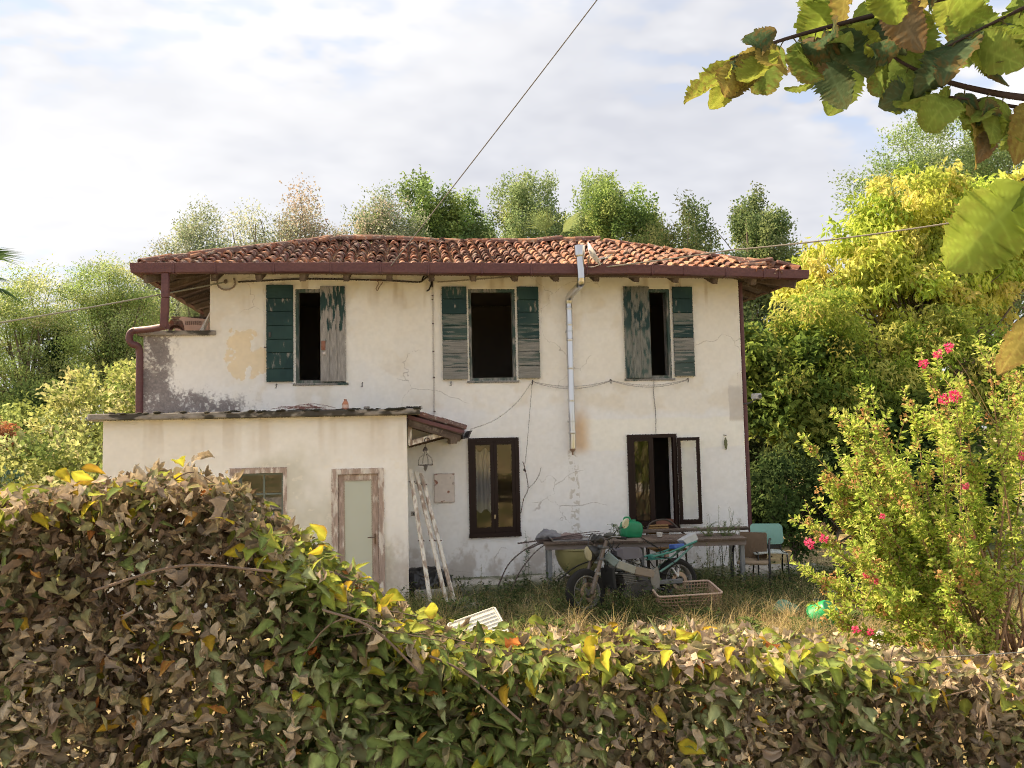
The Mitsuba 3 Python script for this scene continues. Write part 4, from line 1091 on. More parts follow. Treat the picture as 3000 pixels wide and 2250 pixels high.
# far belt of woodland closing the horizon
fw, ff, fc, at_ = [], [], [], 0
for i in range(44):
    a = V.uniform(-0.95, 1.1)
    d = V.uniform(48, 62)
    x, y = d * math.sin(a), -12.5 + d * math.cos(a)
    h = V.uniform(4.5, 7.5)
    cc, cd, _ = in_lobes(V, plume(x, y, 0.2, h, V.uniform(2, 3.4), V, 3), 50, 0.6)
    n = 50 * 22
    ci = np.repeat(np.arange(50), 22)
    P = cc[ci] + V.normal(size=(n, 3)) * 0.45
    v, f, c = leaf_quads(P, V.normal(size=(n, 3)), V.normal(size=(n, 3)) + [0, 0, 0.5], V.uniform(0.3, 0.5, n), V.uniform(0.2, 0.35, n), palette(V, n, [(0.12, 0.18, 0.06), (0.18, 0.24, 0.09), (0.09, 0.14, 0.05)]))
    fw.append(v)
    ff.append(f + at_)
    fc.append(c)
    at_ += len(v)
put('woods', (np.vstack(fw), np.vstack(ff)), 'mat_leaf', False, np.vstack(fc))
tag('woods', 'far belt of woodland behind everything', 'woods', kind='stuff')


# ------------------------------------------------------------------ palms
def fan_leaf(c, d, r, n=20, spread=2.3, seed=0, col=(0.16, 0.22, 0.06)):
    """A palmate leaf of narrow folded blades about c, opening towards d."""
    rr = np.random.default_rng(seed)
    d = unit(np.asarray(d, float))
    s = unit(np.cross(d, [0, 0, 1.0]))
    nrm = np.cross(s, d)
    A = np.linspace(-spread / 2, spread / 2, n)
    ax = d[None] * np.cos(A)[:, None] + s[None] * np.sin(A)[:, None]
    vs, fs = [], []
    for k in range(n):
        e = ax[k]
        w = np.cross(e, nrm) * r * 0.017
        L = r * rr.uniform(0.9, 1.05)
        p = [c, c + e * L * 0.55 + w + nrm * 0.01, c + e * L * 0.55 - nrm * 0.01, c + e * L * 0.55 - w + nrm * 0.01, c + e * L - nrm * L * 0.10 + np.array([0, 0, -0.06 * L])]
        b = len(vs)
        vs += p
        fs += [[b, b + 1, b + 2], [b, b + 2, b + 3], [b + 1, b + 4, b + 2], [b + 2, b + 4, b + 3]]
    return trimesh.Trimesh(np.array(vs), fs, process=False)


def palm(label, base, top, fronds, r, seed, cols):
    rr = np.random.default_rng(seed)
    key = thing('palm_tree', label, 'palm')
    tp = curve([base, [(base[0] + top[0]) / 2 + 0.05, (base[1] + top[1]) / 2, (base[2] + top[2]) / 2], top], 20)
    m = tube(tp, 0.13 * (1 + 0.12 * np.sin(np.arange(len(tp)) * 2.5)), 12)
    part(key, 'trunk', rough(m, 0.02, 8, seed), 'mat_bark', True, (0.16, 0.12, 0.09))
    for k, (dx, dy, dz, ln) in enumerate(fronds):
        d = unit(np.array([dx, dy, dz], float))
        e = np.asarray(top) + d * ln
        st = tube(curve([top, np.asarray(top) + d * ln * 0.5 + [0, 0, 0.05], e], 6), 0.010, 5)
        fl = fan_leaf(e, d + np.array([0, 0, -0.15]), r * rr.uniform(0.9, 1.1), seed=seed + k)
        mm = cat(st, fl)
        part(key, 'frond', mm, 'mat_leaf', False, np.asarray(cols[k % len(cols)]) * (0.85 + 0.3 * rr.random((len(mm.vertices), 1))))
    return key


palm('fan palm showing two spread leaves over the roof ridge', (3.55, 8.0, -0.15), (3.6, 8.0, 6.85), [(-0.25, -0.2, 1.0, 0.55), (0.55, -0.2, 0.85, 0.6), (0.9, 0, -0.1, 0.6), (-0.9, 0.1, 0.1, 0.6), (0.1, 0.9, 0.3, 0.6), (-0.4, -0.8, 0.0, 0.6)], 0.72, 60, [(0.36, 0.42, 0.15), (0.30, 0.37, 0.16), (0.18, 0.25, 0.09)])
palm('palm whose frond tips poke in at the left edge', (-8.8, 4.0, -0.15), (-8.62, 4.0, 5.40), [(0.9, -0.2, 0.5, 0.62), (0.95, -0.1, -0.25, 0.62), (0.3, 0.2, 1, 0.6), (-0.8, 0, 0.4, 0.6), (0, -0.9, 0.1, 0.6), (0.1, 0.9, 0.2, 0.6)], 0.75, 80, [(0.07, 0.12, 0.05), (0.06, 0.11, 0.05)])

# ------------------------------------------------------------------ crape myrtle at the right
MR = np.random.default_rng(91)
CM = thing('crape_myrtle', 'sunlit bushy shrub with pink flowers and reddish stems at the right', 'shrub')
cmb = np.array([4.75, -5.85, -0.12])
tips = []
wood = []
stem_specs = []
for k in range(66):
    a = MR.uniform(-1, 1) if k < 44 else MR.uniform(-1.0, -0.3)
    tx = 4.97 + a * 1.62
    ty = -5.85 + MR.uniform(-0.75, 0.75)
    hz = (2.72 - 0.95 * max(0.0, -a) ** 1.3) * MR.uniform(0.62, 1.04)
    if k >= 44:
        hz = MR.uniform(0.35, 1.35 + 1.2 * (a + 1.0))
    b_ = cmb + [MR.uniform(-0.35, 0.75), MR.uniform(-0.25, 0.25), -0.1]
    p = curve([b_, b_ * [0.72, 0.72, 0] + np.array([tx * 0.28, ty * 0.28, 0.33 * hz]), [tx * 0.70 + b_[0] * 0.30, ty * 0.70 + b_[1] * 0.30, 0.66 * hz], [tx, ty, hz]], 16)
    stem_specs.append(p)
    wood.append(tube(p, np.linspace(MR.uniform(0.010, 0.018), 0.003, len(p)), 6, False))
    for j in range(9):
        i0 = MR.integers(5, len(p) - 1)
        tg = unit(p[min(i0 + 1, len(p) - 1)] - p[i0 - 1])
        q = p[i0] + (p[min(i0 + 1, len(p) - 1)] - p[i0]) * MR.random()
        e = q + unit(tg * 0.8 + MR.normal(0, 0.42, 3) + [0, 0, 0.35]) * MR.uniform(0.16, 0.46)
        sp = curve([q, (q + e) / 2 + MR.normal(0, 0.015, 3), e], 6)
        wood.append(tube(sp, np.linspace(0.004, 0.0018, len(sp)), 4, False))
        tips.append(sp)
    tips.append(p[-9:])
    tips.append(p[7:])
wm = cat(wood)
part(CM, 'stem', wm, 'mat_bark', True, np.array([0.30, 0.19, 0.12]) * (0.7 + 0.6 * meshkit.fbm(np.asarray(wm.vertices) * 14, 3, 2))[:, None])
tag(CM + '__stem', kind='stuff')
C_, A_, N_, L_, K_ = [], [], [], [], []
for sp in tips:
    n = int(66 * len(sp) / 8)
    t = MR.random(n) * (len(sp) - 1.01)
    i0 = t.astype(int)
    q = sp[i0] + (sp[i0 + 1] - sp[i0]) * (t - i0)[:, None]
    tang = unit(sp[i0 + 1] - sp[i0])
    side = unit(np.cross(tang, MR.normal(size=(n, 3))))
    C_.append(q + side * 0.008 + MR.normal(0, 0.013, (n, 3)))
    A_.append(side + tang * 0.5 + MR.normal(0, 0.2, (n, 3)))
    N_.append(MR.normal(0, 0.6, (n, 3)) + [0, 0, 0.8])
    L_.append(MR.uniform(0.03, 0.062, n))
    K_.append(palette(MR, n, [(0.38, 0.50, 0.09), (0.52, 0.60, 0.13), (0.28, 0.39, 0.07), (0.62, 0.62, 0.19), (0.46, 0.55, 0.12)], 0.15))
L_ = np.concatenate(L_)
v, f, c = leaf_quads(np.vstack(C_), np.vstack(A_), np.vstack(N_), L_, L_ * 0.55, np.vstack(K_))
put(CM + '__foliage', (v, f), 'mat_leaf', False, c)
tag(CM + '__foliage', kind='stuff')


def blossom(c, r, n, cols, rr):
    d = unit(rr.normal(size=(n, 3)))
    P = np.asarray(c) + d * r * rr.uniform(0.3, 1, (n, 1))
    v, f, k = leaf_quads(P, d + rr.normal(0, 0.5, (n, 3)), rr.normal(size=(n, 3)), np.full(n, r * 0.75), np.full(n, r * 0.6), palette(rr, n, cols, 0.1))
    return v, f, k


PINK = [(0.80, 0.10, 0.24), (0.70, 0.07, 0.20), (0.86, 0.22, 0.36)]
stalks = []
for (x, y, z, r) in [(4.132, -6.35, 2.602, 0.050), (4.363, -6.35, 2.732, 0.055), (4.258, -6.35, 2.676, 0.050), (4.387, -6.35, 2.334, 0.060), (4.296, -6.35, 2.309, 0.050), (3.082, -6.35, 1.19, 0.050), (3.207, -6.35, 1.229, 0.045), (3.547, -6.35, 0.927, 0.035), (3.626, -6.35, 0.88, 0.035), (4.433, -6.35, 1.602, 0.038), (3.702, -6.35, 1.386, 0.030), (4.952, -6.35, 1.832, 0.045), (4.467, -6.35, 1.193, 0.030), (3.554, -6.35, 0.488, 0.035), (3.439, -6.35, 0.512, 0.040)]:
    v, f, k = blossom((x, y, z), r * 0.66, 46, PINK, MR)
    part(CM, 'flower', (v, f), 'mat_leaf', False, k)
    near = min(stem_specs, key=lambda sp: np.linalg.norm(sp[-3] - [x, y, z]))
    stalks.append(tube(curve([near[-4], (near[-4] + [x, y, z]) / 2 + [0, 0, 0.04], [x, y, z]], 10), np.linspace(0.004, 0.002, 11), 5, False))
put(CM + '__flower_stalks', cat(stalks), 'mat_bark', True, (0.26, 0.20, 0.10))
tag(CM + '__flower_stalks', kind='stuff')
# dry orange seed heads at the shoot tips
sv, sf, sk, at_ = [], [], [], 0
for sp in stem_specs:
    for j in range(4):
        c0_ = sp[-1] + MR.normal(0, 0.04, 3) - (sp[-1] - sp[-3]) * j * 0.4
        v, f, k = blossom(c0_, 0.038, 18, [(0.50, 0.27, 0.13), (0.55, 0.34, 0.16), (0.42, 0.30, 0.10)], MR)
        sv.append(v)
        sf.append(f + at_)
        sk.append(k)
        at_ += len(v)
put(CM + '__seed_heads', (np.vstack(sv), np.vstack(sf)), 'mat_leaf', False, np.vstack(sk))
tag(CM + '__seed_heads', kind='stuff')
# ------------------------------------------------------------------ fixtures on the house
CR = np.random.default_rng(404)
BLACK = (0.012, 0.012, 0.013)
# stainless flue: foot, long run up the wall, offset bend past the gutter, cowl
F = thing('flue_pipe', 'shiny stainless steel flue running up the front wall past the gutter', 'flue pipe')
low = [(2.447, -0.115, 1.90), (2.447, -0.115, 4.12)]
part(F, 'pipe', tube(low, 0.050, 20), 'mat_steel', 40)
part(F, 'pipe', tube(curve([(2.447, -0.115, 4.10), (2.447, -0.12, 4.17), (2.455, -0.20, 4.25), (2.488, -0.66, 4.30), (2.50, -0.80, 4.33), (2.503, -0.83, 4.42)], 30), 0.056, 20), 'mat_steel', 40)
part(F, 'pipe', tube([(2.503, -0.83, 4.40), (2.492, -0.84, 4.80)], 0.058, 20), 'mat_steel', 40)
part(F, 'cowl', tube([(2.492, -0.84, 4.72), (2.490, -0.84, 4.74), (2.487, -0.84, 4.885), (2.487, -0.84, 4.89)], [0.066, 0.078, 0.078, 0.07], 20), 'mat_steel', 40)
for z in (2.12, 2.62, 3.12, 3.56, 3.80, 4.05):
    part(F, 'joint', tube([(2.447, -0.115, z), (2.447, -0.115, z + 0.012), (2.447, -0.115, z + 0.03), (2.447, -0.115, z + 0.042)], [0.0515, 0.057, 0.057, 0.0515], 20), 'mat_steel', 40)
for z in (2.3, 3.7):
    part(F, 'bracket', cat(tube([(2.447, -0.115, z), (2.447, -0.115, z + 0.025)], 0.054, 20), box(2.40, 2.494, -0.07, -0.002, z, z + 0.025, 0.002)), 'mat_metal', 40, (0.5, 0.5, 0.5))
part(F, 'drain_cap', cat(tube([(2.447, -0.115, 1.895), (2.447, -0.115, 1.87), (2.447, -0.115, 1.85)], [0.045, 0.045, 0.02], 16), tube([(2.447, -0.115, 1.852), (2.447, -0.11, 1.80)], 0.012, 8)), 'mat_semi', 40, (0.22, 0.13, 0.08))

D = thing('satellite_dish', 'small white satellite dish seen edge on beside the flue', 'satellite dish')
prof = [(r, 0.32 * r * r / 0.19) for r in np.linspace(0.0, 0.19, 9)] + [(0.195, 0.062), (0.19, 0.068)] + [(r, 0.32 * r * r / 0.19 + 0.006) for r in np.linspace(0.185, 0.0, 8)]
part(D, 'reflector', moved(lathe(prof, 28), (2.66, -0.80, 4.745), 0, 62, -14, (1, 1.05, 1)), 'mat_semi', 50, (0.70, 0.70, 0.70))
part(D, 'arm', tube([(2.70, -0.82, 4.68), (2.90, -0.90, 4.70), (2.97, -0.92, 4.755)], 0.010, 8), 'mat_semi', 40, (0.5, 0.5, 0.48))
part(D, 'receiver', tube([(3.0, -0.93, 4.772), (2.93, -0.90, 4.775), (2.88, -0.885, 4.776)], [0.032, 0.030, 0.022], 12), 'mat_semi', 40, (0.50, 0.27, 0.19))
part(D, 'mast', tube([(2.645, -0.76, 4.74), (2.64, -0.70, 4.60), (2.64, -0.62, 4.50)], 0.016, 8), 'mat_metal', 40, (0.3, 0.3, 0.3))
part(D, 'cable', tube(curve([(2.9, -0.90, 4.74), (2.83, -0.88, 4.63), (2.70, -0.80, 4.58), (2.62, -0.72, 4.60)], 16), 0.005, 5), 'mat_matte', 40, (0.5, 0.48, 0.45))

B = thing('meter_box', 'shallow white metal meter cabinet on the wall left of the brown window', 'cabinet')
part(B, 'body', box(0.318, 0.633, -0.030, 0.0, 1.127, 1.567, 0.004), 'mat_matte', col=(0.50, 0.45, 0.42))


def boxdoor(p, n, uv):
    g = fbm(p.x * 30, p.z * 30, 0, 3)
    r = smoothstep(0.66, 0.74, fbm(p.x * 14 + 4, p.z * 14, 0, 4) + 0.10 * smoothstep(0.40, 0.33, p.x))
    return mix(mix((0.66, 0.60, 0.56), (0.58, 0.52, 0.49), g), mi.Color3f(0.24, 0.10, 0.07), r)


bsdf('mat_meter_door', proc(boxdoor), 0.5)
part(B, 'door', box(0.325, 0.626, -0.040, -0.0305, 1.134, 1.560, 0.003), 'mat_meter_door')
part(B, 'latch', cat(box(0.598, 0.612, -0.047, -0.0405, 1.40, 1.43, 0.001), box(0.56, 0.575, -0.046, -0.0405, 1.49, 1.50, 0.001)), 'mat_metal', col=(0.10, 0.08, 0.07))
tag(B + '__latch', kind='stuff')
O = thing('wall_socket', 'small square socket on the wall behind the white leaning poles', 'socket')
part(O, 'plate', box(-0.03, 0.06, -0.014, 0.0, 0.94, 1.01, 0.004), 'mat_semi', col=(0.30, 0.27, 0.25))
part(O, 'hole', tube([(0.015, -0.0145, 0.975), (0.015, -0.0175, 0.975)], 0.02, 12), 'mat_matte', 40, (0.05, 0.05, 0.05))

L = thing('lantern', 'wire bell shaped hanging lantern frame under the small canopy', 'lantern')
lc = np.array([0.182, -0.86, 0.0])
ring = [(lc[0] + 0.105 * math.cos(a), lc[1] + 0.105 * math.sin(a), 1.725) for a in np.linspace(0, 2 * np.pi, 37)]
ws = [tube(ring, 0.006, 6)]
for k in range(4):
    a = k * np.pi / 2 + 0.35
    ca, sa = math.cos(a), math.sin(a)
    ws.append(tube(curve([(lc[0] + r * ca, lc[1] + r * sa, z) for r, z in ((0.012, 1.945), (0.030, 1.91), (0.040, 1.865), (0.085, 1.83), (0.100, 1.79), (0.105, 1.725))], 18), 0.004, 5))
part(L, 'frame', cat(ws), 'mat_metal', 50, (0.07, 0.055, 0.05))
tag(L + '__frame', kind='stuff')
part(L, 'cap', moved(lathe([(0.0, 0.0), (0.034, 0.0), (0.030, 0.03), (0.012, 0.055), (0.0, 0.06)], 14), (lc[0], lc[1], 1.925)), 'mat_metal', 50, (0.09, 0.07, 0.06))
part(L, 'chain', tube(curve([(lc[0], lc[1], 1.98), (lc[0] + 0.006, lc[1], 2.01), (lc[0] + 0.035, lc[1] - 0.01, 2.06), (lc[0] + 0.02, lc[1] - 0.03, 2.10), (lc[0] - 0.01, lc[1], 2.10)], 14), 0.004, 6), 'mat_metal', 50, (0.06, 0.05, 0.05))
for s in (-1, 1):
    part(L, 'bead', moved(trimesh.creation.icosphere(2, 0.013), (lc[0] + 0.035 * s, lc[1] - 0.01, 1.908)), 'mat_gloss', True, (0.75, 0.72, 0.65))
part(L, 'pendant', rough(moved(lathe([(0.0, -0.08), (0.020, -0.06), (0.028, -0.01), (0.020, 0.0), (0.0, 0.0)], 12), (lc[0], lc[1], 1.715)), 0.006, 40, 3), 'mat_semi', 50, (0.12, 0.11, 0.10))

# shutter holders: little iron hooks
hooks = [(-1.994, 'left hook under the leftmost shutter pair'), (-0.734, 'lone hook right of the leftmost shutters'), (0.601, 'hook under the middle window at its left'), (1.857, 'hook under the middle window holding the wires'), (3.098, 'hook left of the right window holding the wires'), (4.347, 'hook under the rightmost shutter with a wire end')]
for i, (x, lab) in enumerate(hooks):
    k = thing('shutter_hook', 'small black iron ' + lab, 'hook', 'iron shutter hooks on the front wall')
    z = 2.93
    put(k, cat(box(x - 0.006, x + 0.006, -0.055, 0.0, z + 0.02, z + 0.03, 0.002), box(x - 0.007, x + 0.007, -0.062, -0.0555, z - 0.035, z + 0.035, 0.002), box(x - 0.022, x - 0.0075, -0.061, -0.056, z - 0.035, z - 0.026, 0.002)), 'mat_semi', col=(0.03, 0.028, 0.028))


def wire(name, label, pts, r, col, cat_='cable', group=None, n=40):
    k = thing(name, label, cat_, group)
    put(k, tube(pts, r, 6), 'mat_matte', True, col)
    return k


# wires
wire('overhead_cable', 'pale overhead cable dropping steeply from the sky onto the gutter', sag((4.9, -5.3, 10.33), (-0.266, -0.74, 4.60), 0.06, 50), 0.008, (0.20, 0.19, 0.19))
wire('overhead_cable', 'grey cable crossing from the left edge to the insulator on the wall', sag((-7.6, -1.9, 3.22), (-2.72, -0.03, 4.50), 0.05, 40), 0.011, (0.26, 0.26, 0.22))
wire('overhead_cable', 'cable sweeping from the right, past the dish, to the wall beside the middle window', np.vstack([sag((11.0, -5.5, 5.25), (4.675, -1.2, 4.75), 0.20, 30), sag((4.675, -1.2, 4.75), (0.42, -0.03, 4.50), 0.05, 30)[1:]]), 0.011, (0.30, 0.27, 0.23))
wire('wall_cable', 'dark cable clipped along the wall just under the eaves', curve([(-2.55, -0.02, 4.50), (-1.6, -0.02, 4.545), (-0.5, -0.02, 4.53), (0.1, -0.03, 4.50), (0.2, -0.03, 4.53), (0.28, -0.05, 4.58), (0.335, -0.03, 4.52), (0.345, -0.02, 4.42)], 60), 0.013, (0.07, 0.06, 0.06))
k = wire('conduit', 'thin grey conduit running straight down the wall to the canopy', [(0.345, -0.014, 4.46), (0.343, -0.014, 3.5), (0.338, -0.014, 2.47)], 0.011, (0.55, 0.52, 0.48), 'conduit')
for z in (4.28, 4.22, 3.85, 3.42, 3.02, 2.5):
    part(k, 'clip', tube([(0.342, -0.014, z), (0.342, -0.014, z + 0.018)], 0.016, 8), 'mat_matte', 40, (0.10, 0.08, 0.08))
wire('junction_loop', 'loop of black cable drooping beside the conduit top', curve([(0.18, -0.03, 4.51), (0.22, -0.06, 4.59), (0.29, -0.07, 4.585), (0.325, -0.06, 4.48), (0.29, -0.06, 4.38), (0.255, -0.05, 4.36)], 24), 0.012, BLACK)
I = thing('insulator', 'rusty wall bracket with a coiled loop of cable near the balcony', 'insulator')
part(I, 'coil', tube(curve([(-2.72 + 0.13 * math.cos(a), -0.03 - 0.01 * math.sin(a * 3), 4.49 + 0.11 * math.sin(a)) for a in np.linspace(2.4, 6.9, 20)], 60), 0.013, 6), 'mat_matte', True, (0.30, 0.25, 0.22))
part(I, 'bracket', cat(tube([(-2.72, 0.0, 4.50), (-2.72, -0.06, 4.50)], 0.012, 8), moved(lathe([(0, -0.03), (0.02, -0.03), (0.028, 0), (0.02, 0.03), (0, 0.03)], 12), (-2.72, -0.055, 4.50))), 'mat_semi', 40, (0.14, 0.11, 0.10))
J = thing('wall_bracket', 'rusty twisted iron bracket under the eaves right of the first window', 'bracket')
put(J, cat(box(-0.60, -0.42, -0.035, -0.002, 4.525, 4.545, 0.003), tube(curve([(-0.52, -0.03, 4.53), (-0.47, -0.06, 4.48), (-0.51, -0.05, 4.40), (-0.49, -0.05, 4.37), (-0.45, -0.06, 4.44), (-0.40, -0.05, 4.50)], 20), 0.006, 5)), 'mat_semi', 40, (0.20, 0.12, 0.09))
wire('clothes_wire', 'slack wire strung from the middle window hook to the next hook past the flue', sag((1.86, -0.06, 2.945), (3.10, -0.06, 2.945), 0.085), 0.0035, (0.22, 0.20, 0.19), 'wire')
wire('clothes_wire', 'second slack wire under the one beside the flue', sag((1.86, -0.055, 2.94), (3.10, -0.055, 2.94), 0.115), 0.0035, (0.22, 0.20, 0.19), 'wire')
wire('clothes_wire', 'slack wire between the two hooks under the right window', sag((3.10, -0.06, 2.945), (4.35, -0.06, 2.945), 0.085), 0.0035, (0.22, 0.20, 0.19), 'wire')
wire('clothes_wire', 'second slack wire under the right window', sag((3.10, -0.055, 2.94), (4.35, -0.055, 2.94), 0.11), 0.0035, (0.22, 0.20, 0.19), 'wire')
wire('clothes_wire', 'wire curving down from the middle window hook to the canopy gutter', curve([(1.85, -0.06, 2.94), (1.6, -0.10, 2.62), (1.25, -0.2, 2.36), (0.86, -0.35, 2.22)], 24), 0.0035, (0.20, 0.18, 0.17), 'wire')
k = wire('dangling_cable', 'thin cord hanging from the middle hook with a black switch at its end', curve([(1.85, -0.06, 2.92), (1.80, -0.03, 2.4), (1.745, -0.03, 1.9), (1.70, -0.03, 1.60)], 20), 0.003, (0.15, 0.14, 0.13), 'cable')
part(k, 'switch', moved(box(-0.02, 0.02, -0.012, 0.012, -0.016, 0.016, 0.003), (1.705, -0.03, 1.585), 0, 35), 'mat_semi', col=BLACK)
wire('dangling_cable', 'dark cord dangling from the right upper window to the open brown window', curve([(3.80, -0.03, 2.97), (3.79, -0.02, 2.7), (3.81, -0.02, 2.4), (3.795, -0.04, 2.10)], 20), 0.0045, (0.10, 0.09, 0.09), 'cable')
wire('dry_creeper', 'bare dry twig climbing beside the brown shut window', curve([(1.63, -0.04, 0.93), (1.68, -0.05, 1.15), (1.75, -0.05, 1.30), (1.72, -0.05, 1.55), (1.68, -0.05, 1.72)], 24), 0.006, (0.10, 0.07, 0.06), 'twig')
part('dry_creeper', 'branch', tube(curve([(1.745, -0.05, 1.30), (1.84, -0.06, 1.38), (1.92, -0.06, 1.50), (1.96, -0.06, 1.62)], 14), 0.004, 5), 'mat_matte', True, (0.10, 0.07, 0.06))
W = thing('wall_lamp', 'small grey floodlight on an arm at the right corner of the house', 'lamp')
part(W, 'head', cat(box(5.30, 5.42, -0.36, -0.22, 2.60, 2.69, 0.012)), 'mat_semi', col=(0.42, 0.42, 0.42))
part(W, 'lens', tube([(5.385, -0.361, 2.64), (5.385, -0.372, 2.64)], 0.026, 14), 'mat_gloss', 40, (0.05, 0.05, 0.05))
part(W, 'arm', tube([(5.26, 0.05, 2.54), (5.33, -0.1, 2.55), (5.36, -0.25, 2.60)], 0.012, 8), 'mat_semi', 40, (0.08, 0.08, 0.08))
K = thing('hanging_ornament', 'small green brown leaf shaped ornament hanging on a nail at the right of the wall', 'ornament')
part(K, 'nail', cat(box(4.905, 4.955, -0.03, -0.002, 2.045, 2.055, 0.002)), 'mat_semi', col=(0.05, 0.05, 0.05))
part(K, 'body', rough(moved(lathe([(0.0, -0.12), (0.012, -0.10), (0.030, -0.03), (0.026, 0.03), (0.010, 0.075), (0.0, 0.085)], 14), (4.93, -0.035, 1.93), s=(1, 0.5, 1)), 0.008, 30, 6), 'mat_semi', 50, (0.12, 0.13, 0.06))

# ------------------------------------------------------------------ on the balcony and the annex slab
M_ = thing('old_monitor', 'faded beige box shaped old monitor behind the balcony parapet', 'monitor')
body = trimesh.convex.convex_hull(np.array([(x, y, z) for x, z, y0, y1 in ((-3.60, 3.64, 0.5, 0.95), (-3.12, 3.60, 0.5, 0.95), (-3.14, 4.02, 0.5, 0.92), (-3.50, 4.06, 0.5, 0.92), (-3.60, 3.98, 0.5, 0.92), (-3.10, 3.95, 0.5, 0.92)) for y in (y0, y1)]))
part(M_, 'housing', body, 'mat_semi', 30, (0.52, 0.36, 0.29))
for j in range(9):
    part(M_, 'vent', box(-3.44 + 0.028 * j, -3.43 + 0.028 * j, 0.488, 0.503, 3.93, 3.99, 0.001), 'mat_matte', col=(0.18, 0.12, 0.10))
tags_t = thing('spare_tile_stack', 'stack of spare clay roof tiles nested on the balcony parapet', 'tile stack')
for j in range(5):
    part(tags_t, 'tile', moved(coppo(0.36, 0.11, 0.10, 0.013, 9, seed=70 + j), (-3.45, 0.02, 3.775 + 0.019 * j), 0, 0, 12 + 3 * CR.normal()), 'mat_tile', 40, uv=(0.2 + 0.1 * j, 0.5))
P_ = thing('leaning_board', 'white boards leaning against the wall on the balcony', 'board')
part(P_, 'board', beam([-3.16, 0.22, 3.78], [-2.985, 0.30, 4.16], 0.10, 0.018), 'mat_white_wood', uv=(0.3, 0.5))
part(P_, 'board', beam([-3.10, 0.16, 3.78], [-2.985, 0.16, 4.05], 0.07, 0.018), 'mat_white_wood', uv=(0.4, 0.5))
S_ = thing('spare_plank', 'dark plank lying across the top of the old monitor', 'plank')
put(S_, beam([-3.72, 0.8, 4.09], [-3.05, 0.8, 4.075], 0.12, 0.03), 'mat_old_timber')
Bt = thing('bottle', 'small rusty orange bottle standing on the mossy annex slab', 'bottle')
part(Bt, 'body', moved(lathe([(0, 0), (0.044, 0), (0.046, 0.01), (0.046, 0.075), (0.040, 0.095), (0.024, 0.115), (0.018, 0.118), (0, 0.118)], 16), (-0.905, -1.08, 2.518)), 'mat_semi', 40, (0.42, 0.17, 0.09))
part(Bt, 'cap', moved(lathe([(0, 0), (0.024, 0), (0.020, 0.026), (0.0, 0.028)], 14), (-0.905, -1.08, 2.637)), 'mat_semi', 40, (0.30, 0.14, 0.09))
part(Bt, 'paper_band', moved(lathe([(0.0468, 0.025), (0.0475, 0.025), (0.0475, 0.068), (0.0468, 0.068)], 16), (-0.905, -1.08, 2.518)), 'mat_matte', 40, (0.60, 0.45, 0.38))
Tg = thing('twig_pile', 'tangle of dry twigs and wire lying on the annex slab', 'twigs')
tw = []
for j in range(16):
    c = np.array([-1.42 + CR.normal(0, 0.18), -1.05 + CR.normal(0, 0.06), 2.53 + abs(CR.normal(0, 0.02))])
    d = np.array([CR.uniform(0.1, 0.28), CR.normal(0, 0.05), CR.normal(0, 0.025)])
    tw.append(tube(curve([c - d, c + CR.normal(0, 0.02, 3) + [0, 0, 0.015], c + d], 8), 0.004, 5))
put(Tg, cat(tw), 'mat_matte', True, (0.22, 0.11, 0.09))
tag(Tg, kind='stuff')
Sc = thing('rubble_stone', 'dark lump of stone on the annex slab near its right end', 'stone')
put(Sc, rough(box(-0.66, -0.58, -1.1, -1.03, 2.505, 2.56, 0.012), 0.01, 20, 4, 0.03), 'mat_concrete', 40)
k = wire('slab_wire', 'messy coil of black wire at the right end of the annex slab', curve([(0.02 + 0.10 * math.cos(a * 1.7) * (1 - 0.3 * math.sin(a)), -1.05 + 0.06 * math.sin(a * 1.3), 2.535 + 0.012 * math.sin(a * 2.1)) for a in np.linspace(0, 14, 40)], 120), 0.005, BLACK, 'wire')

# ------------------------------------------------------------------ leaning white poles by the annex corner
Q = thing('folding_frame', 'peeling white wooden three legged folding frame leaning at the annex corner', 'frame')
legs = [((-0.035, -0.80, 1.66), (0.225, -1.62, -0.16)), ((0.045, -0.70, 1.63), (0.44, -1.50, -0.16)), ((0.12, -0.62, 1.60), (0.545, -1.44, -0.16))]
for a, b in legs:
    part(Q, 'leg', beam(a, b, 0.052, 0.03), 'mat_white_wood', uv=(0.35 + 0.3 * CR.random(), 0.5))
for a, b in legs:
    a, b = np.array(a), np.array(b)
    for t in (0.09, 0.52):
        c = a + (b - a) * t
        part(Q, 'bolt', tube([c + [-0.045, 0, 0], c + [0.045, 0, 0]], 0.009, 8), 'mat_semi', 40, (0.10, 0.06, 0.05))
bagm = trimesh.creation.icosphere(4, 0.3)
bagm = rough(moved(bagm, (0.18, -0.62, 0.02), s=(1.15, 0.9, 0.85)), 0.09, 5, 8)
bagm = rough(bagm, 0.03, 16, 9)
Bg = thing('rubbish_bag', 'black rubbish bag heaped behind the white poles', 'bag')
put(Bg, bagm, 'mat_gloss', True, (0.015, 0.015, 0.017))

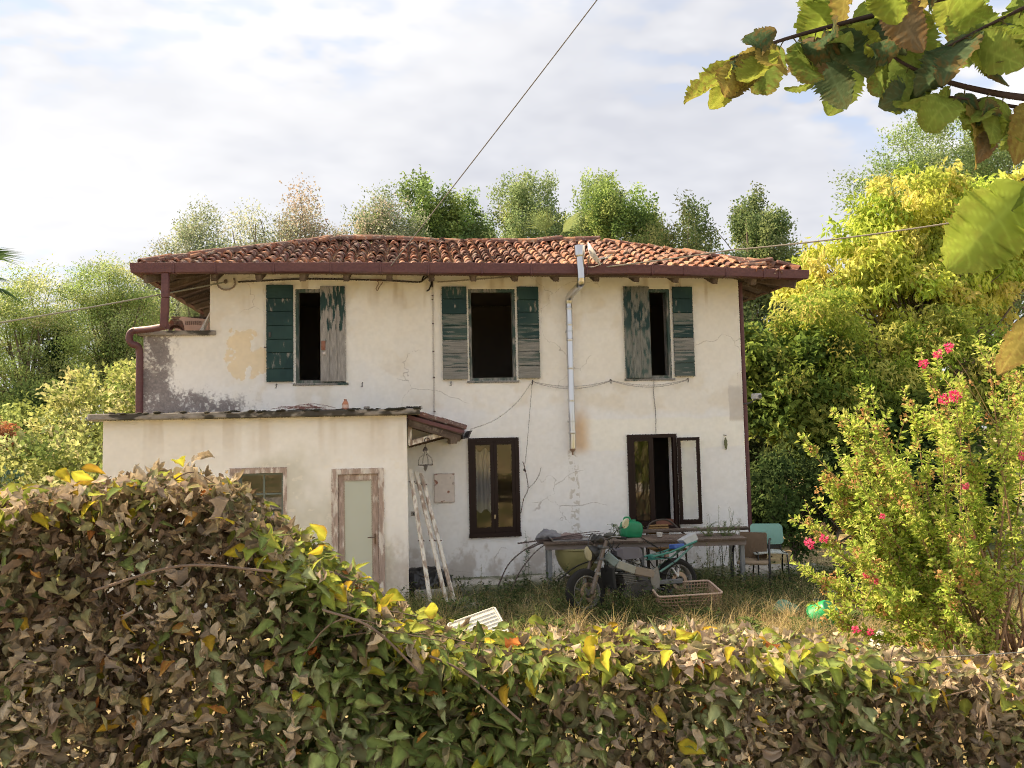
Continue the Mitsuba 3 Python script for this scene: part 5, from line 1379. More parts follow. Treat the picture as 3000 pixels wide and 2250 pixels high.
# ------------------------------------------------------------------ the long table and what lies on and under it
TB = thing('garden_table', 'long weathered grey table on metal legs under the windows', 'table')
TZ = 0.60
tp0, tp1 = np.array([1.80, -1.12]), np.array([4.62, -1.42])
for j in range(4):
    o = np.array([0.10, 0.98]) * (0.015 + 0.165 * j)
    for a, b in ((0.0, 0.49), (0.495, 1.0)):
        p, q = tp0 + (tp1 - tp0) * a + o, tp0 + (tp1 - tp0) * b + o
        part(TB, 'plank', beam([*p, TZ - 0.004 * CR.random()], [*q, TZ - 0.004 * CR.random()], 0.158, 0.035), 'mat_old_timber')
part(TB, 'apron', beam([*(tp0 + [0.02, 0.0]), TZ - 0.055], [*(tp1 + [0, 0.0]), TZ - 0.055], 0.025, 0.07), 'mat_semi', col=(0.20, 0.17, 0.17))
for t, o in ((0.03, 0.05), (0.03, 0.6), (0.5, 0.3), (0.985, 0.05), (0.985, 0.6)):
    p = tp0 + (tp1 - tp0) * t + np.array([0.10, 0.98]) * o
    part(TB, 'leg', box(p[0] - 0.028, p[0] + 0.028, p[1] - 0.028, p[1] + 0.028, -0.25, TZ - 0.02, 0.004), 'mat_semi', col=(0.20, 0.21, 0.22))
BN = thing('bench_board', 'dark board lying along the back of the long table', 'board')
put(BN, beam([3.3, -0.45, TZ + 0.04], [5.0, -0.62, TZ + 0.05], 0.16, 0.04), 'mat_old_timber')
tub = trimesh.creation.icosphere(4, 1.0)
tub.apply_transform(mat4((2.33, -0.95, 0.50), s=(0.34, 0.26, 0.42)))
tub = trimesh.intersections.slice_mesh_plane(tub, [0, 0, -1], [0, 0, 0.50], cap=False)
U = thing('plastic_tub', 'dull olive yellow plastic basin standing under the table', 'tub')
part(U, 'basin', rough(tub, 0.01, 6, 2), 'mat_semi', True, (0.25, 0.23, 0.10))
part(U, 'rim', tube([(2.33 + 0.345 * math.cos(a), -0.95 + 0.265 * math.sin(a), 0.50) for a in np.linspace(0, 2 * np.pi, 41)], 0.014, 8), 'mat_semi', True, (0.28, 0.26, 0.12))
part(U, 'stand', cat(box(2.12, 2.54, -1.1, -0.8, -0.2, 0.09, 0.01)), 'mat_old_timber')
# rubbish on the table
sh = rough(moved(trimesh.creation.icosphere(3, 0.2), (1.93, -0.85, TZ + 0.06), s=(0.9, 0.8, 0.42)), 0.08, 6, 5)
Cl = thing('crumpled_sheet', 'crumpled grey plastic sheet on the left end of the table', 'plastic sheet')
put(Cl, rough(sh, 0.025, 20, 6), 'mat_semi', 30, (0.17, 0.17, 0.19))
Cl = thing('crumpled_cloth', 'brownish crumpled cloth on the table beside the grey sheet', 'cloth')
put(Cl, rough(rough(moved(trimesh.creation.icosphere(3, 0.2), (2.22, -0.86, TZ + 0.035), s=(0.9, 0.8, 0.28)), 0.06, 7, 15), 0.02, 22, 16), 'mat_matte', 30, (0.24, 0.18, 0.17))
Tr = thing('metal_tray', 'shallow grey tray at the front left of the table', 'tray')
put(Tr, upright(sg.Polygon([(1.93, 0), (2.50, 0), (2.54, 0.055), (2.525, 0.055), (2.492, 0.012), (1.938, 0.012), (1.905, 0.055), (1.89, 0.055)]), -1.16, -0.90), 'mat_metal', col=(0.30, 0.30, 0.32), M=mat4((0, 0, TZ + 0.02)))
brn = thing('dry_branches', 'long dry branches sticking out over the left end of the table', 'branches')
for c in ([(1.15, -1.05, 0.02), (1.35, -1.02, 0.36), (1.75, -1.0, 0.60), (2.35, -0.95, 0.70), (2.65, -0.95, 0.72)], [(1.30, -1.15, -0.08), (1.50, -1.1, 0.28), (1.85, -1.05, 0.58), (2.4, -1.05, 0.67)], [(1.45, -1.0, 0.60), (1.9, -1.0, 0.64), (2.5, -1.0, 0.69)], [(1.6, -0.9, 0.5), (2.0, -0.95, 0.64), (2.7, -1.0, 0.70)]):
    part(brn, 'stick', tube(curve(c, 24), np.linspace(0.011, 0.005, len(curve(c, 24))), 6), 'mat_bark', True, (0.10, 0.075, 0.07))
Gc = thing('green_can', 'bright green plastic canister on the table with weeds sprouting behind it', 'canister')
gm = trimesh.convex.convex_hull(np.array([(x, y, z) for z, r, f in ((0.0, 0.13, 1), (0.02, 0.15, 1), (0.12, 0.165, 1), (0.20, 0.145, 1), (0.225, 0.10, 1)) for a in np.linspace(0, 2 * np.pi, 24, False) for x, y in [(np.sign(math.cos(a)) * abs(math.cos(a)) ** 0.5 * r, np.sign(math.sin(a)) * abs(math.sin(a)) ** 0.6 * r * 0.7)]]))
part(Gc, 'body', moved(gm, (3.10, -0.92, TZ + 0.02), 0, 6, 10), 'mat_semi', 30, (0.012, 0.20, 0.085))
part(Gc, 'spout', moved(tube([(0.03, 0, 0.215), (0.03, 0, 0.25), (0.03, 0, 0.252)], [0.035, 0.03, 0.001], 14), (3.10, -0.92, TZ + 0.02), 0, 6, 10), 'mat_semi', 40, (0.02, 0.20, 0.09))
part(Gc, 'handle', moved(tube(curve([(-0.11, 0, 0.19), (-0.12, 0, 0.26), (-0.05, 0, 0.275), (-0.01, 0, 0.225)], 14), 0.014, 8), (3.10, -0.92, TZ + 0.02), 0, 6, 10), 'mat_semi', True, (0.015, 0.24, 0.10))
Wb = thing('white_pot', 'small white pot on the table in front of the wicker chair', 'pot')
put(Wb, moved(lathe([(0, 0), (0.035, 0), (0.045, 0.06), (0.040, 0.06), (0.032, 0.012), (0, 0.012)], 16), (3.50, -1.02, TZ + 0.02)), 'mat_semi', 40, (0.55, 0.52, 0.48))


# ------------------------------------------------------------------ chairs
def wicker_chair():
    c = thing('wicker_chair', 'brown wicker chair with rounded dark frame peeping over the table', 'chair')
    x, y = 3.72, -0.42
    fr = curve([(x - 0.23, y, 0.05), (x - 0.24, y, 0.5), (x - 0.19, y + 0.02, 0.72), (x - 0.05, y + 0.03, 0.79), (x + 0.10, y + 0.03, 0.785), (x + 0.21, y + 0.02, 0.71), (x + 0.27, y - 0.1, 0.62), (x + 0.28, y - 0.35, 0.58)], 40)
    part(c, 'frame', tube(fr, 0.014, 8), 'mat_semi', True, (0.05, 0.035, 0.025))
    for j in range(9):
        z = 0.42 + 0.036 * j
        w = 0.205 - (0.0 if z < 0.68 else (z - 0.68) * 0.6)
        part(c, 'cane', tube([(x - w, y + 0.015, z), (x, y + 0.03 + 0.006 * (j % 2), z), (x + w * 0.55, y + 0.015, z)], 0.016, 6), 'mat_matte', True, (0.26, 0.16, 0.07))
    part(c, 'seat', box(x - 0.24, x + 0.26, y - 0.42, y + 0.02, 0.38, 0.41, 0.01), 'mat_matte', col=(0.26, 0.16, 0.07))
    for sx in (-0.22, 0.24):
        for sy in (-0.40, 0.0):
            part(c, 'leg', tube([(x + sx, y + sy, -0.15), (x + sx * 0.95, y + sy, 0.385)], 0.014, 8), 'mat_semi', True, (0.05, 0.035, 0.025))


wicker_chair()


def shell(w, h, bend, corner, thick, n=14):
    """A rounded, curved plastic shell in the (x, z) plane, bowed backwards."""
    poly = sg.box(-w / 2 + corner, corner, w / 2 - corner, h - corner).buffer(corner, 8)
    m = prism(poly, thick)
    v, f = trimesh.remesh.subdivide_to_size(m.vertices, m.faces, 0.05)
    x, z, t = v[:, 0], v[:, 1], v[:, 2]
    y = bend * (x / (w / 2)) ** 2 * -1 + 0.05 * (z / h) ** 2 + t
    return trimesh.Trimesh(np.stack([x, y, z], 1), f)


GC = thing('office_chair', 'pale green plastic stacking chair with a whitish seat near the right corner', 'chair')
Mg = mat4((5.10, -1.12, -0.08), 0, 0, -14)
part(GC, 'backrest', moved(shell(0.46, 0.30, 0.05, 0.06, 0.014), (0, 0.20, 0.52), -8), 'mat_semi', 40, (0.16, 0.33, 0.28), M=Mg)
sm_ = shell(0.46, 0.43, 0.02, 0.09, 0.014)
part(GC, 'seat', moved(sm_, (0, 0.20, 0.44), 96), 'mat_semi', 40, (0.42, 0.45, 0.42), M=Mg)
part(GC, 'rail', box(-0.19, 0.19, 0.20, 0.225, 0.455, 0.53, 0.004), 'mat_semi', col=BLACK, M=Mg)
for s in (-1, 1):
    part(GC, 'leg', tube(curve([(s * 0.22, -0.26, -0.10), (s * 0.20, -0.20, 0.40), (s * 0.19, -0.10, 0.43), (s * 0.19, 0.16, 0.43), (s * 0.19, 0.20, 0.50), (s * 0.18, 0.235, 0.62)], 24), 0.011, 8), 'mat_semi', True, BLACK, M=Mg)
    part(GC, 'leg', tube(curve([(s * 0.22, 0.30, -0.10), (s * 0.20, 0.16, 0.30), (s * 0.19, 0.05, 0.425)], 12), 0.011, 8), 'mat_semi', True, BLACK, M=Mg)
BC = thing('brown_chair', 'brown chair with a black curved armrest at the end of the table', 'chair')
Mb = mat4((4.80, -1.22, -0.12), 0, 0, -30, 0.92)
part(BC, 'backrest', moved(shell(0.42, 0.40, 0.03, 0.03, 0.02), (-0.02, 0.22, 0.42), -6), 'mat_matte', 40, (0.15, 0.105, 0.07), M=Mb)
part(BC, 'seat', box(-0.22, 0.24, -0.24, 0.22, 0.38, 0.42, 0.015), 'mat_matte', col=(0.25, 0.19, 0.13), M=Mb)
for s in (-1, 1):
    part(BC, 'armrest', tube(curve([(s * 0.24, 0.24, 0.72), (s * 0.25, 0.05, 0.73), (s * 0.26, -0.14, 0.66), (s * 0.27, -0.25, 0.50), (s * 0.275, -0.30, 0.25), (s * 0.28, -0.31, -0.10)], 30), 0.018, 8), 'mat_semi', True, BLACK, M=Mb)
    part(BC, 'leg', tube([(s * 0.22, 0.24, -0.10), (s * 0.21, 0.20, 0.40)], 0.015, 8), 'mat_semi', True, BLACK, M=Mb)

# ------------------------------------------------------------------ derelict motorcycle
MC = thing('motorcycle', 'derelict stripped motorcycle with grey beam frame and green tail, standing in weeds', 'motorcycle')
Rw, Fw = np.array([3.45, -1.95, -0.15]), np.array([2.13, -2.38, -0.15])
ex = (Fw - Rw) / np.linalg.norm(Fw - Rw)
ey = np.cross([0, 0, 1.0], ex)
MM = np.eye(4)
MM[:3, 0], MM[:3, 1], MM[:3, 3] = ex, ey, Rw
MM = MM @ mat4((0, 0, 0), 7)
WB = 1.39
# local frame: x forwards from the rear axle, y to the far side, z up from the ground


def wheel(x, r, wid, nsp, steer=0):
    Mw = MM @ mat4((x, 0, r), 0, 0, steer)
    k = fresh(MC + '__wheel')
    tyre = [(r - 0.085, -wid * 0.42), (r - 0.05, -wid * 0.5), (r - 0.018, -wid * 0.40), (r, 0.0), (r - 0.018, wid * 0.40), (r - 0.05, wid * 0.5), (r - 0.085, wid * 0.42), (r - 0.095, 0), (r - 0.085, -wid * 0.42)]
    put(k, moved(lathe(tyre, 40), rx=90), 'mat_matte', 40, (0.020, 0.019, 0.018), M=Mw)
    rim = [(r - 0.086, -wid * 0.36), (r - 0.096, -wid * 0.38), (r - 0.112, -wid * 0.2), (r - 0.112, wid * 0.2), (r - 0.096, wid * 0.38), (r - 0.086, wid * 0.36)]
    part(k, 'rim', moved(lathe(rim, 40), rx=90), 'mat_semi', 40, (0.23, 0.22, 0.21), M=Mw)
    for j in range(nsp):
        a = 2 * np.pi * j / nsp + 0.3
        part(k, 'spoke', beam([0.03 * math.cos(a), 0, 0.03 * math.sin(a)], [(r - 0.11) * math.cos(a + 0.1), 0, (r - 0.11) * math.sin(a + 0.1)], 0.03, 0.022), 'mat_semi', col=(0.16, 0.155, 0.15), M=Mw)
    part(k, 'hub', moved(lathe([(0, -0.06), (0.04, -0.06), (0.045, -0.02), (0.045, 0.02), (0.04, 0.06), (0, 0.06)], 20), rx=90), 'mat_semi', 40, (0.14, 0.135, 0.13), M=Mw)
    part(k, 'brake_disc', moved(lathe([(0.07, -0.066), (0.12, -0.066), (0.12, -0.062), (0.07, -0.062)], 32), rx=90), 'mat_metal', 40, (0.32, 0.24, 0.18), M=Mw)


wheel(0.0, 0.30, 0.15, 5)
wheel(WB, 0.29, 0.11, 5, 6)


def mp(name, mesh, mat, sm=False, col=None):
    return part(MC, name, mesh, mat, sm, col, M=MM)


for s in (-1, 1):
    y = 0.12 * s
    mp('fork', tube([(WB - 0.02, y, 0.27), (WB - 0.10, y, 0.46), (WB - 0.12, y, 0.50), (WB - 0.215, y, 0.72), (WB - 0.30, y, 0.90)], [0.030, 0.031, 0.025, 0.024, 0.022], 12), 'mat_semi', 40, (0.125, 0.095, 0.075))
    mp('fork_clamp', box(WB - 0.155, WB - 0.105, y - 0.034, y + 0.034, 0.49, 0.52, 0.006), 'mat_semi', col=(0.22, 0.2, 0.18))
    # twin beam frame: a wide flat bar from steering head down to the swing arm pivot
    yy = 0.14 * s
    fp = [(1.06, 0.03 * s, 0.72), (0.96, yy * 0.8, 0.60), (0.72, yy, 0.50), (0.44, yy, 0.43)]
    for a, b, cc in ((0, 1, (0.19, 0.25, 0.25)), (1, 2, (0.27, 0.27, 0.235)), (2, 3, (0.22, 0.175, 0.135))):
        mp('frame_beam', beam(fp[a], fp[b], 0.036, 0.105, 0.008), 'mat_semi', col=cc)
    mp('frame_plate', trimesh.convex.convex_hull(np.array([(x, yy + d, z) for x, z in ((0.47, 0.47), (0.38, 0.52), (0.36, 0.36), (0.40, 0.20), (0.50, 0.20), (0.50, 0.38)) for d in (-0.014, 0.014)])), 'mat_semi', col=(0.19, 0.175, 0.155))
    # green rear subframe
    ys = 0.10 * s
    mp('subframe_tube', tube([(0.40, ys, 0.645), (0.12, ys, 0.68), (-0.34, ys * 0.7, 0.79)], 0.014, 8), 'mat_semi', 40, (0.045, 0.19, 0.15))
    mp('subframe_tube', tube([(0.38, ys, 0.42), (0.05, ys, 0.56), (-0.26, ys * 0.7, 0.74)], 0.015, 8), 'mat_semi', 40, (0.10, 0.20, 0.17))
    mp('shock_link', tube([(0.12, ys, 0.48), (0.04, ys, 0.36)], 0.012, 8), 'mat_semi', 40, (0.5, 0.5, 0.5))
    mp('shock_link', tube([(0.02, ys, 0.50), (0.04, ys, 0.36)], 0.012, 8), 'mat_semi', 40, (0.5, 0.5, 0.5))
    mp('swing_arm', beam((0.44, 0.11 * s, 0.32), (-0.01, 0.11 * s, 0.30), 0.035, 0.06, 0.008), 'mat_semi', col=(0.12, 0.12, 0.12))
    mp('foot_peg', tube([(0.42, yy, 0.24), (0.40, yy + 0.12 * s, 0.24)], 0.013, 8), 'mat_semi', 40, (0.05, 0.05, 0.05))
mp('triple_clamp', box(WB - 0.30, WB - 0.22, -0.15, 0.15, 0.80, 0.83, 0.01), 'mat_semi', col=(0.08, 0.08, 0.08))
mp('triple_clamp', box(WB - 0.25, WB - 0.17, -0.15, 0.15, 0.66, 0.69, 0.01), 'mat_semi', col=(0.08, 0.08, 0.08))
mp('steering_head', tube([(WB - 0.20, 0, 0.62), (WB - 0.29, 0, 0.84)], 0.035, 12), 'mat_semi', 40, (0.20, 0.22, 0.22))
mp('handlebar', tube(curve([(WB - 0.42, -0.36, 0.91), (WB - 0.34, -0.22, 0.94), (WB - 0.30, -0.08, 0.90), (WB - 0.30, 0.08, 0.90), (WB - 0.34, 0.22, 0.94), (WB - 0.42, 0.36, 0.91)], 30), 0.012, 8), 'mat_semi', True, (0.06, 0.06, 0.06))
for s in (-1, 1):
    mp('grip', tube([(WB - 0.37, 0.27 * s, 0.93), (WB - 0.43, 0.38 * s, 0.91)], 0.018, 10), 'mat_matte', 40, (0.02, 0.02, 0.02))
    mp('lever', tube([(WB - 0.31, 0.24 * s, 0.945), (WB - 0.37, 0.36 * s, 0.935)], 0.006, 6), 'mat_semi', True, (0.3, 0.3, 0.3))
mp('mirror_stalk', tube(curve([(WB - 0.34, 0.20, 0.94), (WB - 0.40, 0.24, 1.02), (WB - 0.50, 0.26, 1.06)], 10), 0.006, 6), 'mat_semi', True, BLACK)
mp('mirror', moved(lathe([(0, 0), (0.06, 0.0), (0.065, 0.012), (0.055, 0.03), (0, 0.035)], 20), (WB - 0.53, 0.26, 1.09), 70, 10, 20), 'mat_semi', 40, (0.50, 0.50, 0.36))
mp('mirror_stalk', tube(curve([(WB - 0.36, -0.22, 0.94), (WB - 0.46, -0.30, 0.93), (WB - 0.56, -0.34, 0.95)], 10), 0.006, 6), 'mat_semi', True, BLACK)
mp('mirror', moved(trimesh.creation.icosphere(3, 0.07), (WB - 0.63, -0.34, 0.955), s=(1.25, 0.5, 0.55)), 'mat_semi', True, (0.06, 0.06, 0.05))
mp('headlight', moved(lathe([(0, -0.10), (0.06, -0.09), (0.095, -0.03), (0.10, 0.03), (0.095, 0.04), (0, 0.04)], 24), (WB - 0.13, 0.0, 0.76), 0, 96), 'mat_semi', 40, (0.03, 0.03, 0.03))
mp('headlight_lens', moved(lathe([(0, 0.055), (0.06, 0.05), (0.09, 0.042), (0.09, 0.041), (0, 0.041)], 24), (WB - 0.13, 0.0, 0.76), 0, 96), 'mat_gloss', 40, (0.42, 0.38, 0.24))
mp('dashboard', box(WB - 0.30, WB - 0.20, -0.09, 0.09, 0.87, 0.94, 0.02), 'mat_semi', col=(0.05, 0.04, 0.04))
# tank cover (flat black air box left of the removed tank)
tk = trimesh.convex.convex_hull(np.array([(x, y * w, z) for x, w, zz in ((0.92, 0.07, (0.68, 0.76)), (0.86, 0.12, (0.645, 0.79)), (0.62, 0.13, (0.64, 0.785)), (0.56, 0.10, (0.655, 0.74))) for y in (-1, 1) for z in zz]))
tk = rough(trimesh.Trimesh(*trimesh.remesh.subdivide_to_size(tk.vertices, tk.faces, 0.05)), 0.004, 6, 2)
mp('air_box', tk, 'mat_semi', 45, (0.10, 0.095, 0.12))
for j in range(3):
    mp('air_box_rib', box(0.60, 0.86, -0.131 + 0.0, -0.122, 0.665 + 0.035 * j, 0.675 + 0.035 * j, 0.003), 'mat_semi', col=(0.13, 0.12, 0.15))
# engine: crankcase, cylinder with fins, carburettors, exhaust
mp('crankcase', rough(trimesh.convex.convex_hull(np.array([(x, y, z) for x, z in ((0.52, 0.18), (0.90, 0.16), (0.95, 0.24), (0.88, 0.34), (0.55, 0.36), (0.48, 0.28)) for y in (-0.16, 0.16)])), 0.006, 9, 2, 0.06), 'mat_semi', 40, (0.022, 0.020, 0.018))
for j in range(6):
    o = 0.022 * j
    mp('cylinder_fin', box(0.70 + o * 0.35, 0.88 + o * 0.35, -0.15, 0.15, 0.345 + o, 0.355 + o, 0.002), 'mat_semi', col=(0.11, 0.105, 0.095))
mp('cylinder', box(0.73, 0.89, -0.13, 0.13, 0.33, 0.47, 0.01), 'mat_semi', col=(0.07, 0.065, 0.06))
mp('clutch_cover', moved(lathe([(0, 0), (0.085, 0), (0.08, 0.02), (0.05, 0.03), (0, 0.03)], 20), (0.66, -0.163, 0.25), 90), 'mat_semi', 40, (0.10, 0.09, 0.08))
mp('clutch_cover', moved(lathe([(0, 0), (0.065, 0), (0.06, 0.02), (0, 0.025)], 20), (0.84, -0.163, 0.26), 90), 'mat_semi', 40, (0.19, 0.18, 0.16))
for s in (-0.06, 0.06):
    mp('carburettor', tube([(0.68, s, 0.56), (0.60, s, 0.60)], 0.032, 12), 'mat_semi', 40, (0.30, 0.29, 0.26))
mp('radiator', box(1.02, 1.06, -0.15, 0.15, 0.30, 0.56, 0.006), 'mat_matte', col=(0.03, 0.03, 0.03))
mp('exhaust', tube(curve([(0.90, -0.06, 0.40), (1.0, -0.07, 0.34), (0.98, -0.07, 0.14), (0.7, -0.08, 0.10), (0.35, -0.10, 0.12)], 30), 0.022, 10), 'mat_semi', True, (0.20, 0.13, 0.09))
# electrics and battery tray on the tail
mp('battery_tray', box(0.10, 0.40, -0.085, 0.085, 0.60, 0.615, 0.004), 'mat_semi', col=(0.03, 0.15, 0.12))
for j, (x, cc) in enumerate(((0.34, (0.05, 0.22, 0.18)), (0.27, (0.16, 0.17, 0.15)), (0.20, (0.05, 0.2, 0.16)), (0.12, (0.24, 0.15, 0.11)))):
    mp('relay', box(x - 0.028, x + 0.028, -0.07, 0.02, 0.617, 0.665 + 0.012 * (j % 2), 0.004), 'mat_semi', col=cc)
mp('tail_box', box(-0.14, 0.02, -0.07, 0.07, 0.715, 0.775, 0.008), 'mat_semi', col=(0.04, 0.10, 0.36))
mp('tail_light', trimesh.convex.convex_hull(np.array([(x, y, z) for x, z in ((-0.18, 0.76), (-0.32, 0.78), (-0.37, 0.82), (-0.34, 0.90), (-0.22, 0.86), (-0.12, 0.82)) for y in (-0.07, 0.07)])), 'mat_semi', 20, (0.42, 0.44, 0.46))
mp('side_stand', tube([(0.48, -0.15, 0.20), (0.55, -0.28, -0.02)], 0.010, 8), 'mat_semi', 40, (0.1, 0.1, 0.1))
for j in range(7):
    a = np.array([CR.uniform(0.85, 1.15), CR.uniform(-0.1, 0.1), CR.uniform(0.80, 0.92)])
    b = np.array([CR.uniform(0.6, 1.15), CR.uniform(-0.14, 0.1), CR.uniform(0.45, 0.65)])
    mp('hose', tube(curve([a, (a + b) / 2 + CR.normal(0, 0.06, 3), b], 14), 0.006, 6), 'mat_matte', True, (0.03, 0.03, 0.03))

# cables, torn loom and brackets hanging about the stripped frame
for j in range(16):
    a = np.array([CR.uniform(0.0, 1.15), CR.uniform(-0.16, 0.1), CR.uniform(0.55, 0.9)])
    b = a + np.array([CR.normal(0, 0.22), CR.normal(0, 0.06), -CR.uniform(0.1, 0.4)])
    mp('hose', tube(curve([a, (a + b) / 2 + CR.normal(0, 0.07, 3), b], 14), CR.uniform(0.004, 0.009), 6), 'mat_matte', True, (0.025, 0.024, 0.023))
for j in range(10):
    c = np.array([CR.uniform(0.48, 1.08), CR.uniform(-0.17, -0.06), CR.uniform(0.30, 0.66)])
    s_ = CR.uniform(0.015, 0.045, 3)
    mp('engine_fitting', moved(box(-s_[0], s_[0], -s_[1], s_[1], -s_[2], s_[2], 0.006), c, *CR.uniform(-40, 40, 3)), 'mat_semi', col=np.array([0.07, 0.065, 0.06]) * CR.uniform(0.4, 2.2))
mp('fairing_stay', tube(curve([(1.25, 0.1, 0.72), (1.36, 0.12, 0.86), (1.22, 0.0, 1.0), (1.10, -0.1, 0.92)], 16), 0.007, 6), 'mat_semi', True, (0.03, 0.03, 0.03))
mp('instrument', moved(lathe([(0, -0.03), (0.05, -0.03), (0.055, 0.02), (0.045, 0.03), (0, 0.03)], 18), (1.16, -0.05, 0.93), 0, 50), 'mat_semi', 40, (0.03, 0.03, 0.03))
mp('instrument', moved(lathe([(0, -0.03), (0.05, -0.03), (0.055, 0.02), (0.045, 0.03), (0, 0.03)], 18), (1.16, 0.07, 0.93), 0, 50), 'mat_semi', 40, (0.03, 0.03, 0.03))

# ------------------------------------------------------------------ things lying in the yard
WBk = thing('wire_basket', 'rusty brown wire mesh basket full of dry weeds in the grass', 'basket')
bc, br_ = np.array([3.42, -2.28]), math.radians(-6)
rim_t = sg.box(-0.35, -0.30, 0.35, 0.30).buffer(0.05, 6)
rim_b = sg.box(-0.28, -0.20, 0.28, 0.20).buffer(0.05, 6)


def rim_pts(poly, z, n=72):
    return np.array([(*poly.exterior.interpolate(t, normalized=True).coords[0], z) for t in np.linspace(0, 1, n, endpoint=False)])


pt, pb = rim_pts(rim_t, 0.115), rim_pts(rim_b, -0.20)
Mk = mat4((*bc, 0.0), 3, -2, -6)
part(WBk, 'rim', tube(np.vstack([pt, pt[:1]]), 0.013, 8), 'mat_matte', True, (0.50, 0.36, 0.28), M=Mk)
bars = [tube([a, b], 0.006, 4, False) for a, b in zip(pt, pb)]
for t in (0.12, 0.26, 0.40, 0.54, 0.68, 0.82, 1.0):
    r_ = pt + (pb - pt) * t
    bars.append(tube(np.vstack([r_, r_[:1]]), 0.006, 4, False))
put(WBk + '__mesh', cat(bars), 'mat_matte', False, (0.38, 0.25, 0.18), M=None)
scene[WBk + '__mesh']['to_world'] = T(Mk)
tag(WBk + '__mesh', kind='stuff')
part(WBk, 'floor', moved(prism(rim_b, 0.006), (0, 0, -0.20)), 'mat_matte', False, (0.30, 0.2, 0.15), M=Mk)

Wc = thing('white_crate', 'white plastic crate lying tilted in the grass behind the hedge', 'crate')
Mc = mat4((0.70, -3.45, -0.02), 40, -13, 16)
part(Wc, 'floor', rough(box(-0.26, 0.26, -0.19, 0.19, 0.0, 0.012, 0.003), 0.002, 9, 1), 'mat_semi', col=(0.66, 0.65, 0.58), M=Mc)
for (x0, x1, y0, y1) in ((-0.26, 0.26, -0.20, -0.19), (-0.26, 0.26, 0.19, 0.20), (-0.27, -0.26, -0.20, 0.20), (0.26, 0.27, -0.20, 0.20)):
    part(Wc, 'side', box(x0, x1, y0, y1, -0.16, 0.012, 0.003), 'mat_semi', col=(0.62, 0.61, 0.54), M=Mc)
for j in range(8):
    part(Wc, 'rib', box(-0.25, 0.25, -0.165 + 0.045 * j, -0.155 + 0.045 * j, 0.0125, 0.020, 0.002), 'mat_semi', col=(0.66, 0.65, 0.58), M=Mc)
part(Wc, 'lip', tube([(x, y, 0.006) for x, y in sg.box(-0.265, -0.195, 0.265, 0.195).buffer(0.02, 5).exterior.coords], 0.012, 6), 'mat_semi', True, (0.64, 0.63, 0.56), M=Mc)

Gt = thing('green_tub', 'bright green plastic garden tub lying tipped over near the pink flowered shrub', 'tub')
Mt = mat4((4.58, -3.60, -0.01), 50, 10, 22, 0.74)
part(Gt, 'shell', lathe([(0, 0.20), (0.15, 0.20), (0.17, 0.18), (0.215, -0.06), (0.235, -0.07), (0.235, -0.08), (0.205, -0.075), (0.16, 0.17), (0.0, 0.185)], 32), 'mat_semi', 40, (0.012, 0.30, 0.09), M=Mt)
part(Gt, 'handle', tube(curve([(-0.10, 0.19, 0.05), (-0.06, 0.25, 0.05), (0.06, 0.25, 0.05), (0.10, 0.19, 0.05)], 14), 0.010, 8), 'mat_semi', True, (0.02, 0.02, 0.02), M=Mt)
for j in range(3):
    part(Gt, 'print', beam([-0.08 + 0.07 * j, -0.055 + 0.01 * j, 0.2005], [-0.03 + 0.07 * j, -0.045 + 0.01 * j, 0.2005], 0.03, 0.004, 0.001), 'mat_matte', col=(0.01, 0.015, 0.01), M=Mt)
Gs = thing('green_sheet', 'faded pale green plastic sheet half buried in the dry grass', 'plastic sheet')
put(Gs, rough(moved(trimesh.creation.icosphere(3, 0.2), (4.52, -2.85, -0.08), s=(0.95, 0.6, 0.5)), 0.05, 8, 4), 'mat_semi', 35, (0.14, 0.30, 0.20))
Rg = thing('white_rag', 'crumpled white rag on the ground beyond the green tub', 'rag')
put(Rg, rough(rough(moved(trimesh.creation.icosphere(3, 0.16), (5.55, -2.25, -0.03), s=(1.2, 0.7, 0.6)), 0.10, 7, 5), 0.03, 20, 6), 'mat_matte', 35, (0.45, 0.43, 0.46))
Pc = thing('feed_sack', 'white woven sack standing in the sun at the foot of the pink flowered shrub', 'sack')
sk = trimesh.creation.icosphere(4, 0.2)
sk.apply_transform(mat4((4.12, -5.45, 0.0), 0, 12, 0, (0.50, 0.42, 1.55)))
put(Pc, rough(rough(sk, 0.08, 6, 3), 0.02, 22, 4), 'mat_matte', 40, (0.74, 0.70, 0.67))
Lg = thing('old_beam', 'weathered plank lying under the pink flowered shrub', 'plank')
put(Lg, beam([4.75, -6.35, -0.02], [6.2, -6.0, 0.02], 0.14, 0.07), 'mat_white_wood', uv=(0.85, 0.5))
